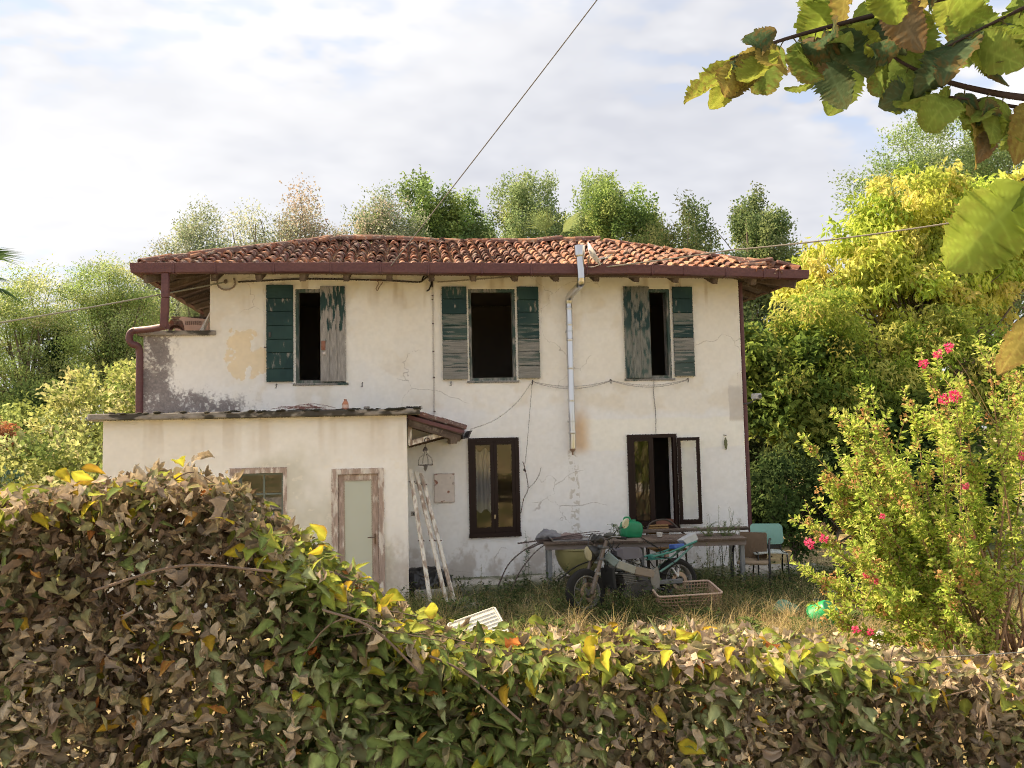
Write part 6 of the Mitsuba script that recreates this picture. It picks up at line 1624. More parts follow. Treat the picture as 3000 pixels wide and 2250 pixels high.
# ------------------------------------------------------------------ large leaves
def leafblade(L, W, kind='ovate', fold=0.25, curl=0.0, twist=0.0, serr=0.0, n=8, seed=0, wave=0.0, across=(-1.0, -0.5, 0.0, 0.5, 1.0)):
    """A single leaf along +x, facing +z: rows across the blade follow the outline; fold lifts the halves, curl bends it along its length."""
    rr = np.random.default_rng(seed)
    t = np.linspace(0, 1, n + 1)
    if kind == 'heart':
        w = np.sin(np.pi * np.clip(t, 0, 1) ** 0.55) ** 0.8 * (1 - 0.25 * t)
    elif kind == 'round':
        w = np.sin(np.pi * t ** 0.75) ** 0.62
    else:
        w = np.sin(np.pi * t ** 0.72) ** 0.85
    w = w * W / 2
    if serr:
        w = w * (1 + serr * np.where(np.arange(n + 1) % 2 == 0, 1, -1) * (t > 0.05) * (t < 0.97))
    w *= 1 + 0.07 * rr.normal(size=n + 1)
    w[0], w[-1] = W * 0.03, 0.0005
    rows = []
    ang = np.cumsum(np.full(n + 1, curl / n)) + np.cumsum(rr.normal(0, 0.06 * (1 + abs(curl)), n + 1))
    px, pz = 0.0, 0.0
    for i in range(n + 1):
        if i:
            px += L / n * math.cos(ang[i])
            pz += L / n * math.sin(ang[i])
        f = fold * (1 + 0.2 * rr.normal())
        tw = twist * (t[i] - 0.3)
        back = -0.10 * L * (1 - t[i]) ** 3 if kind in ('heart', 'round') else 0
        for u in across:
            yy = u * w[i] * (1 - 0.3 * min(abs(f), 1.4) * abs(u))
            zz = abs(u) ** 1.5 * w[i] * f + wave * W * math.sin(9 * t[i] + 3 * u + seed) * abs(u)
            c, s = math.cos(tw), math.sin(tw)
            y2, z2 = yy * c - zz * s, yy * s + zz * c
            rows.append([px + back * abs(u) - z2 * math.sin(ang[i]), y2, pz + z2 * math.cos(ang[i])])
    v = np.array(rows)
    f_ = []
    q = len(across)
    for i in range(n):
        for j in range(q - 1):
            a = i * q + j
            f_ += [[a, a + q, a + q + 1], [a, a + q + 1, a + 1]]
    return trimesh.Trimesh(v, f_, process=False)


def leaf_shades(m, col, vein, rr, blotch=0.15, edge=None):
    """Vertex colours of one leaf: paler midrib and blotches, browned edge where wanted."""
    n = len(m.vertices) // 5
    u = np.tile(np.abs([-1.0, -0.5, 0.0, 0.5, 1.0]), n)
    c = np.asarray(col)[None] * (1 + blotch * rr.normal(size=(len(u), 1)))
    c = c * (1 - 0.35 * (u[:, None] < 0.1)) + np.asarray(vein)[None] * 0.35 * (u[:, None] < 0.1)
    if edge is not None:
        k = (u > 0.9)[:, None] * (rr.random((len(u), 1)) < 0.6)
        c = np.where(k, np.asarray(edge)[None], c)
    return np.clip(c, 0.004, 0.95)


def aim(P, ax, nr, s):
    ax = unit(np.asarray(ax, float))
    sd = np.cross(nr, ax)
    sd = sd / (np.linalg.norm(sd) + 1e-9)
    M = np.eye(4)
    M[:3, 0], M[:3, 1], M[:3, 2] = ax * s, sd * s, np.cross(ax, sd) * s
    M[:3, 3] = P
    return M


# ------------------------------------------------------------------ the creeper-grown fence in the foreground
HR = np.random.default_rng(2024)
HG = thing('creeper_hedge', 'fence overgrown with half dead creeper, brown curled leaves and green ones, in the foreground', 'hedge')
hx = np.array([-3.2, -1.36, -0.92, -0.69, -0.52, -0.40, -0.275, -0.12, 0.007, 0.22, 0.5, 0.9, 1.35, 1.8, 2.29, 3.6])
hz = np.array([1.88, 1.88, 1.93, 1.90, 1.74, 1.66, 1.56, 1.43, 1.34, 1.29, 1.29, 1.28, 1.25, 1.18, 1.08, 1.0])


def hedge_top(x):
    return np.interp(x, hx, hz)


def dried(k):
    r = np.random.default_rng(600 + k)
    return leafblade(r.uniform(0.062, 0.088), r.uniform(0.045, 0.062), 'heart', r.uniform(0.7, 1.5), r.uniform(-1.9, 1.5), r.uniform(-1.6, 1.6), 0.06, 6, 600 + k, 0.10)


def fresh_leaf(k):
    r = np.random.default_rng(700 + k)
    return leafblade(r.uniform(0.075, 0.105), r.uniform(0.050, 0.068), 'heart', r.uniform(0.12, 0.5), r.uniform(-0.9, 0.1), r.uniform(-0.3, 0.3), 0.03, 7, 700 + k, 0.03)


BROWN = [(0.165, 0.120, 0.085), (0.215, 0.180, 0.110), (0.255, 0.200, 0.140), (0.265, 0.245, 0.150), (0.31, 0.255, 0.185), (0.38, 0.32, 0.235), (0.50, 0.43, 0.33)]
TAN = [(0.36, 0.29, 0.22), (0.42, 0.33, 0.26)]
GREEN = [(0.130, 0.175, 0.055), (0.190, 0.255, 0.080), (0.245, 0.315, 0.095), (0.31, 0.375, 0.135), (0.37, 0.42, 0.21)]
OLIVE = [(0.22, 0.22, 0.11), (0.26, 0.255, 0.125), (0.18, 0.185, 0.10)]
YELLOW = [(0.50, 0.42, 0.04), (0.42, 0.42, 0.05), (0.55, 0.36, 0.04)]
LIME = [(0.26, 0.32, 0.06), (0.32, 0.36, 0.07)]
ORANGE = [(0.50, 0.20, 0.06), (0.46, 0.26, 0.07)]
ND, NF = 10, 8
dm = [dried(k) for k in range(ND)]
fm = [fresh_leaf(k) for k in range(NF)]
BROWN = [tuple(np.array(c) * [1.03, 1.0, 0.92]) for c in BROWN]
bank = []
for kind, meshes, cols, mat, edge in (('brown', dm, BROWN + TAN[:1], 'mat_dry_leaf', None), ('green', fm, GREEN, 'mat_leaf', (0.16, 0.12, 0.06)), ('olive', dm[:5] + fm[:3], OLIVE, 'mat_leaf', (0.15, 0.10, 0.06)),
                                      ('yellow', fm, YELLOW, 'mat_leaf', (0.36, 0.22, 0.05)), ('lime', fm, LIME, 'mat_leaf', (0.30, 0.28, 0.06)), ('orange', dm[:4] + fm[:2], ORANGE, 'mat_leaf', (0.3, 0.12, 0.05))):
    for i, m in enumerate(meshes):
        for c in (cols if kind in ('brown', 'green') and i < 5 else [cols[i % len(cols)]]):
            sh_ = leaf_shades(m, c, np.asarray(c) * 1.9 + 0.03, HR, 0.14, edge)
            bank.append((kind, m, sh_, mat))
kinds = {k: sorted([i for i, b in enumerate(bank) if b[0] == k], key=lambda i: bank[i][2].mean() if k in ('brown', 'green') else i) for k in ('brown', 'green', 'olive', 'yellow', 'lime', 'orange')}


def green_share(x, depth_below):
    """Where the creeper is still alive: the middle dip, and scattered patches elsewhere."""
    g = np.interp(x, [-3, -1.0, -0.6, -0.3, 0.0, 0.3, 0.55, 0.8, 1.3, 2.3, 3.6], [0.10, 0.10, 0.16, 0.34, 0.62, 0.62, 0.42, 0.24, 0.26, 0.38, 0.4])
    n = meshkit.fbm(np.array([x * 3.0, depth_below * 3.0, 0.5]), 3, 9)
    return float(np.clip(g + 2.6 * (n - 0.5), 0.02, 0.95))


rows_ = []
N = 46000
for k in range(N):
    x = HR.uniform(-2.1, 3.1)
    zt_ = float(hedge_top(x)) + HR.normal(0, 0.012)
    left = 1.0 if x < -0.2 else 0.0 if x > 0.25 else (0.25 - x) / 0.45
    if HR.random() > 0.66 + 0.34 * left:
        continue
    crest = HR.random() < 0.17
    d = abs(HR.normal(0, 0.035)) if crest else HR.uniform(0, 1.15)
    if d > zt_ - 0.55:
        continue
    thick = 0.42 + 0.25 * left
    y0 = -9.62 - 0.16 * min(d / 0.6, 1.0)
    if crest:
        y = y0 + HR.uniform(-0.05, 0.75 if x > -0.1 else 0.55)
        z = zt_ + HR.uniform(-0.04, 0.03) - 0.10 * max(0, y - y0) * (1 - left)
    else:
        inner = HR.random()
        y = y0 + thick * inner ** (1.7 if left < 0.5 else 1.25) + HR.normal(0, 0.02)
        bump = 0.07 * (meshkit.fbm(np.array([x * 4, d * 4, 1.5]), 3, 4) - 0.5)
        y += bump
        z = zt_ - d
    gs = green_share(x, d)
    r = HR.random()
    sunny = crest or d < 0.06
    if sunny and r < (0.22 if x > -0.62 else 0.05 if x > -1.3 else 0.4):  # crest leaves turn yellow and lime: sun from behind put into their colour
        kind = 'yellow' if HR.random() < 0.28 else 'lime'
    elif HR.random() < 0.006:
        kind = 'orange'
    elif HR.random() < 0.018:
        kind = 'yellow'
    elif r < gs:
        kind = 'green' if HR.random() < 0.8 else 'lime' if sunny else 'olive'
    else:
        kind = 'brown' if HR.random() < 0.84 else 'olive'
    if kind == 'brown' or (kind == 'olive' and HR.random() < 0.6):
        ax = np.array([HR.normal(0, 0.7), HR.normal(-0.45, 0.6), HR.normal(-0.55, 0.55)])
        nr = np.array([HR.normal(0, 0.7), HR.normal(-0.4, 0.6), HR.normal(0.7, 0.6)])
    else:
        ax = np.array([HR.normal(0, 0.7), HR.normal(-0.6, 0.4), HR.normal(-0.35, 0.4)])
        nr = np.array([HR.normal(0, 0.4), HR.normal(-0.3, 0.4), HR.normal(0.9, 0.3)])
    # leaves of one runner hang the same way, and die or pale together
    cl = np.array([meshkit.fbm(np.array([x * 7, z * 7, y * 7 + 11.0 * j]), 2, 50 + j) - 0.5 for j in range(3)])
    ax = ax + 1.8 * cl
    nr = nr - unit(ax) * (nr @ unit(ax))
    M = aim([x, y, z], ax, unit(nr), HR.uniform(0.46, 1.10) * (1.0 if x > -0.3 else 0.88))
    pool = kinds[kind]
    tone = meshkit.fbm(np.array([x * 5, z * 5, 3.3]), 3, 71)
    pick_ = int(np.clip((0.5 + 2.2 * (tone - 0.5) + HR.normal(0, 0.28)) * len(pool), 0, len(pool) - 1)) if kind in ('brown', 'green') else HR.integers(len(pool))
    rows_.append((y - y0 + (0.0 if not crest else 0.1), pool[pick_], M, x))
# a few shoots that stand up above the crest
for (x, dz, kind, n) in ((-1.16, 0.10, 'yellow', 4), (-0.80, 0.13, 'yellow', 3), (-0.78, 0.12, 'brown', 4), (-0.92, 0.09, 'brown', 3), (-0.66, 0.05, 'yellow', 3), (-0.50, 0.06, 'lime', 3), (-0.36, 0.10, 'yellow', 3), (-0.12, 0.09, 'yellow', 4), (-0.02, 0.13, 'yellow', 3), (0.0, 0.08, 'lime', 3), (0.62, 0.06, 'lime', 2), (0.66, 0.07, 'yellow', 2), (1.05, 0.05, 'yellow', 3), (1.5, 0.05, 'lime', 3), (-1.45, 0.06, 'lime', 5), (-1.6, 0.10, 'yellow', 5), (-1.34, 0.04, 'lime', 4)):
    for j in range(n):
        P = np.array([x + HR.normal(0, 0.03), -9.5 + HR.uniform(-0.08, 0.08), float(hedge_top(x)) + dz * HR.uniform(0.3, 1.0)])
        ax = np.array([HR.normal(0, 0.8), HR.normal(-0.3, 0.5), HR.normal(-0.2, 0.5)])
        nr = np.array([HR.normal(0, 0.4), HR.normal(-0.7, 0.3), HR.normal(0.5, 0.3)])
        nr = nr - unit(ax) * (nr @ unit(ax))
        rows_.append((-0.2, kinds[kind][HR.integers(len(kinds[kind]))], aim(P, ax, unit(nr), HR.uniform(0.7, 1.0)), x))
rows_.sort(key=lambda t: t[0])
front = [r for r in rows_ if -1.4 < r[3] < 2.35]
pick = set(id(r) for r in front[:296])
dicts = {}
for r in front[:296]:
    if r[1] not in dicts:
        kind, m, c, mat = bank[r[1]]
        dicts[r[1]] = mikit.ply(m, mat, smooth=True, color=c)
    place(HG, 'leaf', dicts[r[1]], r[2])
for mat, nm in (('mat_leaf', 'living_leaves'), ('mat_dry_leaf', 'dead_leaves')):
    vs, fs, cs, at_ = [], [], [], 0
    for r in rows_:
        kind, m, c, mt = bank[r[1]]
        if mt != mat or id(r) in pick:
            continue
        vs.append(np.asarray(m.vertices) @ r[2][:3, :3].T + r[2][:3, 3])
        fs.append(np.asarray(m.faces) + at_)
        cs.append(np.clip(c * HR.uniform(0.75, 1.25), 0.004, 0.95))
        at_ += len(m.vertices)
    put(f'{HG}__{nm}', (np.vstack(vs), np.vstack(fs)), mat, True, np.vstack(cs))
    tag(f'{HG}__{nm}', kind='stuff')
# stems: a tangle of thin runners, thicker ones near the ground, and posts and wires of the fence inside
st = []
for k in range(190):
    x = HR.uniform(-2.0, 3.0)
    zt_ = float(hedge_top(x))
    z = zt_ - HR.uniform(0.0, 0.9)
    y = -9.55 + HR.uniform(-0.12, 0.25)
    a = HR.uniform(-1.2, 1.2)
    L = HR.uniform(0.15, 0.5)
    e = np.array([math.cos(a) * L, HR.normal(0, 0.05), math.sin(a) * L * 0.7])
    p = np.array([x, y, z])
    q = p + e
    q[2] = min(q[2], float(hedge_top(q[0])) + 0.05)
    st.append(tube(curve([p, (p + q) / 2 + HR.normal(0, 0.04, 3), q], 10), np.linspace(0.0035, 0.0015, 11), 5, False))
for k in range(70):
    x = HR.uniform(-2.0, 3.0)
    zt_ = float(hedge_top(x))
    p = np.array([x, -9.4 + HR.normal(0, 0.06), 0.35])
    q = np.array([x + HR.normal(0, 0.2), -9.45 + HR.normal(0, 0.08), zt_ - HR.uniform(0.02, 0.2)])
    st.append(tube(curve([p, p * 0.6 + q * 0.4 + HR.normal(0, 0.06, 3), q], 12), np.linspace(0.007, 0.0025, 13), 5, False))
for p, q in (([-0.30, -9.72, 1.52], [0.02, -9.74, 1.30]), ([-1.0, -9.76, 1.62], [-0.45, -9.78, 1.66]), ([0.55, -9.55, 1.30], [1.6, -9.6, 1.14]), ([-0.05, -9.60, 1.36], [0.35, -9.72, 1.12])):
    p, q = np.array(p), np.array(q)
    st.append(tube(curve([p, (p + q) / 2 + [0, -0.02, 0.05], q], 16), 0.0042, 6))
m = cat(st)
put(HG + '__stems', m, 'mat_bark', True, np.array([0.17, 0.125, 0.095]) * (0.6 + 0.8 * meshkit.fbm(np.asarray(m.vertices) * 12, 2, 3))[:, None])
tag(HG + '__stems', kind='stuff')
for x in (-1.9, -0.15, 1.6):
    part(HG, 'post', box(x - 0.02, x + 0.02, -9.40, -9.36, 0.1, float(hedge_top(x)) - 0.10, 0.003), 'mat_semi', col=(0.10, 0.12, 0.10))
for z in (0.6, 0.9, 1.15):
    part(HG, 'fence_wire', tube([(-3.0, -9.38, z), (3.4, -9.38, z)], 0.002, 5), 'mat_semi', True, (0.15, 0.16, 0.15))

# ------------------------------------------------------------------ the overhanging branch at the upper right
BRr = np.random.default_rng(515)
BB = thing('overhanging_branch', 'leafy branch with big serrated leaves hanging in from the upper right', 'branch')
RIGHT, UP, FWD = np.array([0.9923829, -0.12111118, -0.02254467]), np.array([0.01418811, -0.06942351, 0.99748638]), np.array([0.12237188, 0.99020829, 0.06717637])
twigs = {
    'a': curve([(1.35, -11.25, 2.90), (1.05, -11.22, 2.85), (0.82, -11.20, 2.795), (0.66, -11.18, 2.755), (0.550, -11.2, 2.705)], 40),
    'b': curve([(1.40, -11.30, 2.60), (1.08, -11.28, 2.615), (0.95, -11.26, 2.64), (0.86, -11.24, 2.68), (0.80, -11.22, 2.735)], 40),
    'c': curve([(1.30, -11.32, 2.84), (1.08, -11.30, 2.785), (0.98, -11.28, 2.745), (0.90, -11.27, 2.705)], 30),
    'd': curve([(1.35, -11.25, 2.57), (1.10, -11.26, 2.60), (0.99, -11.26, 2.615), (0.90, -11.27, 2.62)], 30),
    'e': curve([(1.0, -11.75, 2.40), (0.80, -11.72, 2.375), (0.665, -11.70, 2.335)], 20),
}
for k, p in twigs.items():
    part(BB, 'twig', tube(p, np.linspace(0.008 if k in 'ab' else 0.005, 0.0016, len(p)), 7), 'mat_bark', True, (0.055, 0.040, 0.036))
BL = [(0.065, 0.105, 0.052), (0.085, 0.125, 0.065), (0.24, 0.32, 0.050), (0.29, 0.34, 0.055), (0.17, 0.135, 0.085), (0.20, 0.27, 0.055), (0.26, 0.22, 0.060), (0.17, 0.24, 0.055)]  # includes backlit yellow-green and brown-grey shaded undersides, put in as leaf colours
big = []
for k in range(16):
    r = np.random.default_rng(900 + k)
    ac = np.linspace(-1, 1, 17)
    m = leafblade(r.uniform(0.088, 0.122), r.uniform(0.066, 0.086), 'round', r.uniform(0.05, 0.5), r.uniform(-1.3, 0.4), r.uniform(-0.7, 0.7), 0.032, 40, 900 + k, 0.035, ac)
    c = np.asarray(BL[k % len(BL)])
    tt, uu = np.repeat(np.linspace(0, 1, 41), 17), np.tile(ac, 41)
    vein = np.maximum(np.abs(uu) < 0.07, ((tt * 7.0 - np.abs(uu) * 1.5) % 1.0 < 0.16) & (tt > 0.03)).astype(float)
    pq = np.stack([tt * 4, uu * 3, uu * 0 + k], 1)
    bl = meshkit.fbm(pq * 1.6, 4, k)
    sc = c[None] * (0.75 + 0.5 * bl)[:, None]
    sc = sc * (1 - 0.4 * vein[:, None]) + 0.4 * vein[:, None] * (c * 1.6 + 0.02)
    sick = np.clip((meshkit.fbm(pq * 2.3 + 9, 4, 30 + k) + 0.22 * (np.abs(uu) + tt) - 0.72) / 0.10, 0, 1)[:, None] * (0.6 if k % 3 == 0 else 0.2)
    sc = sc * (1 - sick) + sick * np.array([0.20, 0.12, 0.045])
    big.append(mikit.ply(m, 'mat_leaf', smooth=True, color=np.clip(sc, 0.004, 0.95)))


def hang(P, side, k, s=1.0, droop=1.0, face=None):
    ax = RIGHT * side + np.array([0, 0, -1.0]) * droop + np.array([0, BRr.normal(0, 0.35), 0])
    nr = -FWD * BRr.uniform(0.5, 1.0) * (1 if BRr.random() < 0.5 else -1) + RIGHT * BRr.normal(0, 0.5) + UP * BRr.uniform(0.0, 0.8) if face is None else np.asarray(face, float)
    ax = unit(ax)
    nr = unit(nr - ax * (nr @ ax))
    q = P + ax * 0.022 * s
    part(BB, 'leaf_stalk', tube([P, (P + q) / 2 + [0, 0, 0.002], q], 0.0011, 5, False), 'mat_bark', True, (0.10, 0.09, 0.03))
    place(BB, 'leaf', big[k % 16], aim(q, ax, nr, s))


ki = 0
for name, t0, t1, n, s in (('a', 0.40, 1.0, 25, 0.90), ('b', 0.30, 1.0, 10, 0.80), ('c', 0.30, 1.0, 12, 0.92), ('d', 0.25, 1.0, 11, 0.72)):
    p = twigs[name]
    for j in range(n):
        t = t0 + (t1 - t0) * (j + BRr.uniform(0, 0.6)) / n
        P = p[min(int(t * (len(p) - 1)), len(p) - 1)]
        hang(P, BRr.uniform(-0.9, 0.5) if j < n - 1 else -0.8, int(BRr.integers(16)), s * BRr.uniform(0.85, 1.22), BRr.uniform(0.45, 1.2))
for j in range(22):
    P = np.array([BRr.uniform(0.74, 1.15), -11.2 + BRr.normal(0, 0.09), BRr.uniform(2.75, 2.93)])
    hang(P, BRr.uniform(-0.7, 0.7), int(BRr.integers(16)), BRr.uniform(0.85, 1.2), BRr.uniform(0.5, 1.2))
hang(np.array([0.688, -11.70, 2.340]), -0.75, 2, 1.15, 1.0, -FWD * 0.7 + UP * 0.6 + RIGHT * 0.3)
hang(twigs['e'][-3] + [0.0, 0, 0.01], 0.0, 7, 1.0, 1.0, -FWD * 0.8 - RIGHT * 0.4)
hang(twigs['e'][-2] + [0.03, 0, 0.03], -0.3, 1, 0.8, 0.7, -FWD * 0.4 + UP * 0.8)
hang(np.array([0.672, -11.70, 2.19]), -0.25, 6, 0.60, 1.0, -FWD * 0.6 + UP * 0.4)
part(BB, 'twig', tube(curve([(0.80, -11.72, 2.375), (0.76, -11.71, 2.28), (0.657, -11.70, 2.193)], 12), 0.002, 6), 'mat_bark', True, (0.055, 0.04, 0.036))
# ------------------------------------------------------------------ grass and weeds in the yard
GR = np.random.default_rng(88)


def blades(P, h, w, lean, cols, segs=3):
    """Curved grass blades: roots P (n,3), heights h, widths w, lean vectors (n,3)."""
    n = len(P)
    a = GR.uniform(0, 2 * np.pi, n)
    s = np.stack([np.cos(a), np.sin(a), 0 * a], 1)
    v = []
    for k in range(segs + 1):
        t = k / segs
        c = P + np.array([0, 0, 1.0]) * (h * (t - 0.25 * t * t * np.linalg.norm(lean, axis=1)))[:, None] + lean * (h * t * t)[:, None]
        ww = (w * (1 - t) ** 0.7 * 0.5)[:, None]
        v += [c - s * ww, c + s * ww] if k < segs else [c]
    v = np.stack(v, 1)
    m = v.shape[1]
    f = []
    for k in range(segs - 1):
        f += [[2 * k, 2 * k + 1, 2 * k + 3], [2 * k, 2 * k + 3, 2 * k + 2]]
    f.append([2 * segs - 2, 2 * segs - 1, 2 * segs])
    F = (np.arange(n)[:, None, None] * m + np.array(f)[None]).reshape(-1, 3)
    return v.reshape(-1, 3), F, np.repeat(cols, m, 0)


def scatter(n, x0, x1, y0, y1, keep):
    x, y = GR.uniform(x0, x1, n), GR.uniform(y0, y1, n)
    k = GR.random(n) < keep(x, y)
    x, y = x[k], y[k]
    return np.stack([x, y, ground_z(x, y) - 0.01], 1)


def clump_noise(x, y, f, seed):
    return meshkit.fbm(np.stack([x * f, y * f, x * 0], -1), 3, seed)


STRAW = [(0.48, 0.38, 0.19), (0.55, 0.44, 0.24), (0.38, 0.28, 0.14), (0.60, 0.50, 0.30), (0.42, 0.36, 0.15)]
GRASS = [(0.16, 0.20, 0.06), (0.22, 0.25, 0.09), (0.28, 0.28, 0.11), (0.12, 0.165, 0.055)]
P = scatter(52000, -0.4, 9.5, -8.2, -1.0, lambda x, y: 0.20 + 1.0 * (clump_noise(x, y, 1.1, 3) > 0.44))
d = np.clip((-1.45 - P[:, 1]) / 1.0 + 1.6 * (clump_noise(P[:, 0], P[:, 1], 0.8, 5) - 0.5) + 0.35 * (P[:, 0] > 3.3), 0, 1)
dry = GR.random(len(P)) < 0.30 + 0.66 * d
cols = np.where(dry[:, None], palette(GR, len(P), STRAW), palette(GR, len(P), GRASS))
h = GR.uniform(0.06, 0.22, len(P)) * (0.7 + 0.9 * clump_noise(P[:, 0], P[:, 1], 1.7, 8))
v, f, c = blades(P, h, np.full(len(P), 0.006), GR.normal(0, 0.5, (len(P), 3)) * [1, 1, 0], cols)
put('grass', (v, f), 'mat_leaf', False, c)
tag('grass', 'tall dry grass and green weeds of the neglected yard', 'grass', kind='stuff')
# long bleached stalks leaning about in the sun
P = scatter(1500, 0.3, 7.0, -7.5, -2.0, lambda x, y: 0.9 * (clump_noise(x, y, 1.3, 13) > 0.5) + 0.1)
v, f, c = blades(P, GR.uniform(0.2, 0.5, len(P)), np.full(len(P), 0.006), GR.normal(0, 0.9, (len(P), 3)) * [1, 1, 0], palette(GR, len(P), STRAW[:2] + STRAW[3:4], 0.1), 5)
put('dry_stalks', (v, f), 'mat_dry_leaf', False, c)
tag('dry_stalks', 'long bleached grass stalks lying over each other in front of the basket', 'grass', kind='stuff')
# dead leaves on the ground
n = 3600
x, y = GR.uniform(-0.2, 8.0, n), GR.uniform(-7.0, -0.9, n)
P = np.stack([x, y, ground_z(x, y) + GR.uniform(0.0, 0.05, n)], 1)
v, f, c = leaf_quads(P, GR.normal(size=(n, 3)) * [1, 1, 0.3], GR.normal(0, 0.4, (n, 3)) + [0, 0, 1], GR.uniform(0.03, 0.07, n), GR.uniform(0.02, 0.045, n), palette(GR, n, [(0.22, 0.15, 0.10), (0.32, 0.24, 0.17), (0.16, 0.11, 0.08), (0.45, 0.38, 0.30)]), 0.5)
put('fallen_leaves', (v, f), 'mat_dry_leaf', False, c)
tag('fallen_leaves', 'scattered dead leaves on the yard ground', 'leaves', kind='stuff')


def weed(label, x, y, h, seed, n_st=3, leaf=0.035, col=((0.10, 0.15, 0.05), (0.14, 0.19, 0.06)), dens=60, fluff=0, z0=None, spread=0.12, group='tall weeds in the yard'):
    """A tall weed: a few stems with small leaves all the way up, some with pale seed tufts."""
    rr = np.random.default_rng(seed)
    k = thing('weed_plant', label, 'weed', group)
    zg = float(ground_z(x, y)) if z0 is None else z0
    st, C, A, K, L = [], [], [], [], []
    for i in range(n_st):
        e = np.array([x + rr.normal(0, spread), y + rr.normal(0, spread * 0.6), zg + h * rr.uniform(0.65, 1.0)])
        b = np.array([x + rr.normal(0, 0.03), y + rr.normal(0, 0.03), zg - 0.03])
        p = curve([b, (b + e) / 2 + rr.normal(0, 0.03, 3), e], 14)
        st.append(tube(p, np.linspace(0.005, 0.0015, len(p)), 5, False))
        n = dens
        t = rr.uniform(0.08, 1.0, n) * (len(p) - 1.01)
        j = t.astype(int)
        q = p[j] + (p[j + 1] - p[j]) * (t - j)[:, None]
        C.append(q)
        A.append(rr.normal(size=(n, 3)) * [1, 1, 0.4] + [0, 0, 0.25])
        L.append(leaf * rr.uniform(0.6, 1.3, n) * (1.2 - 0.6 * t / len(p)))
        K.append(palette(rr, n, col))
        if fluff:
            C.append(e + rr.normal(0, 0.03, (fluff, 3)))
            A.append(rr.normal(size=(fluff, 3)))
            L.append(np.full(fluff, 0.014))
            K.append(palette(rr, fluff, [(0.62, 0.58, 0.48), (0.5, 0.45, 0.32)]))
    m = cat(st)
    part(k, 'stem', m, 'mat_bark', True, (0.14, 0.15, 0.07))
    L = np.concatenate(L)
    v, f, c = leaf_quads(np.vstack(C), np.vstack(A), rr.normal(0, 0.5, (len(L), 3)) + [0, 0, 1], L, L * 0.42, np.vstack(K))
    put(k + '__foliage', (v, f), 'mat_leaf', False, c)
    tag(k + '__foliage', kind='stuff')


DK = ((0.045, 0.08, 0.03), (0.07, 0.11, 0.04), (0.035, 0.06, 0.025))
weed('creeping weed with round leaves climbing the wall right of the shut brown window', 1.66, -0.30, 0.75, 1, 2, 0.05, ((0.05, 0.10, 0.05), (0.07, 0.12, 0.06)), 34, z0=0.0, spread=0.05)
weed('pale dried flower spike in front of the white poles', 0.86, -1.6, 0.62, 2, 1, 0.03, ((0.30, 0.26, 0.16), (0.38, 0.33, 0.22)), 60, 26)
for i, (x, y, h, lab) in enumerate(((0.75, -0.95, 0.35, 'low dark weed at the foot of the white poles'), (1.05, -1.0, 0.28, 'low dark weed below the shut brown window'), (1.35, -1.05, 0.30, 'low dark weed at the apron edge left of the table'), (1.62, -1.0, 0.40, 'dark weed beside the left table leg'), (1.95, -1.35, 0.55, 'dark weed between table leg and front wheel'))):
    weed(lab, x, y, h, 10 + i, 7, 0.045, DK, 40, spread=0.16)
for i, (x, y, h, lab) in enumerate(((2.05, -2.62, 0.50, 'weed with white seed tufts in front of the front wheel'), (2.32, -2.60, 0.42, 'bushy green weed hiding the bottom of the front wheel'), (2.62, -2.62, 0.34, 'weed in front of the engine'), (1.80, -2.45, 0.48, 'seeding weed left of the front wheel'), (2.45, -2.5, 0.46, 'leafy weed at the fork'))):
    weed(lab, x, y, h, 20 + i, 8, 0.04, ((0.07, 0.11, 0.04), (0.11, 0.15, 0.05), (0.16, 0.19, 0.07)), 46, 5, spread=0.14)
for i, (x, y, h, lab) in enumerate(((3.85, -1.75, 0.62, 'tall weed behind the rear wheel'), (4.02, -1.62, 0.85, 'tall feathery weed growing up through the table edge'), (4.22, -1.70, 0.75, 'tall weed left of the grey table leg'), (4.10, -1.2, 1.15, 'very tall wispy weed rising above the table'), (4.42, -1.0, 1.25, 'wispy weed reaching the open brown window'), (4.68, -1.0, 1.20, 'wispy weed against the wall near the brown chair'), (4.3, -1.85, 0.45, 'low weed at the foot of the grey table leg'))):
    weed(lab, x, y, h, 30 + i, 4, 0.030, ((0.14, 0.18, 0.07), (0.18, 0.22, 0.09), (0.22, 0.22, 0.10)), 60, 4, spread=0.10)
for i, (x, y, lab) in enumerate(((3.02, -0.72, 'clump of weeds sprouting behind the green canister'), (4.2, -1.1, 'weeds growing on the right half of the table'), (4.45, -1.15, 'weed tuft at the right end of the table'))):
    weed(lab, x, y, 0.22, 40 + i, 8, 0.04, ((0.12, 0.18, 0.06), (0.16, 0.22, 0.08)), 30, 3, z0=0.60, spread=0.14)
weed('dark spiky stalk standing up behind the handlebar', 2.62, -1.5, 1.28, 50, 1, 0.05, ((0.02, 0.025, 0.02), (0.03, 0.03, 0.025)), 44, spread=0.12)
for i, (x, y, h, lab) in enumerate(((5.5, -1.5, 0.75, 'tall weed in front of the pale green chair'), (5.85, -1.3, 0.6, 'weed with white flowers right of the green chair'), (6.2, -1.9, 1.0, 'tall green stalks left of the pink flowered shrub'), (5.2, -2.2, 0.55, 'dry weed in front of the brown chair'), (5.0, -2.9, 0.40, 'grey green weed behind the green tub'), (4.75, -3.3, 0.42, 'dark green weed left of the green tub'))):
    weed(lab, x, y, h, 60 + i, 5, 0.035, ((0.09, 0.13, 0.05), (0.13, 0.17, 0.06), (0.20, 0.2, 0.09)), 50, 6, spread=0.14)
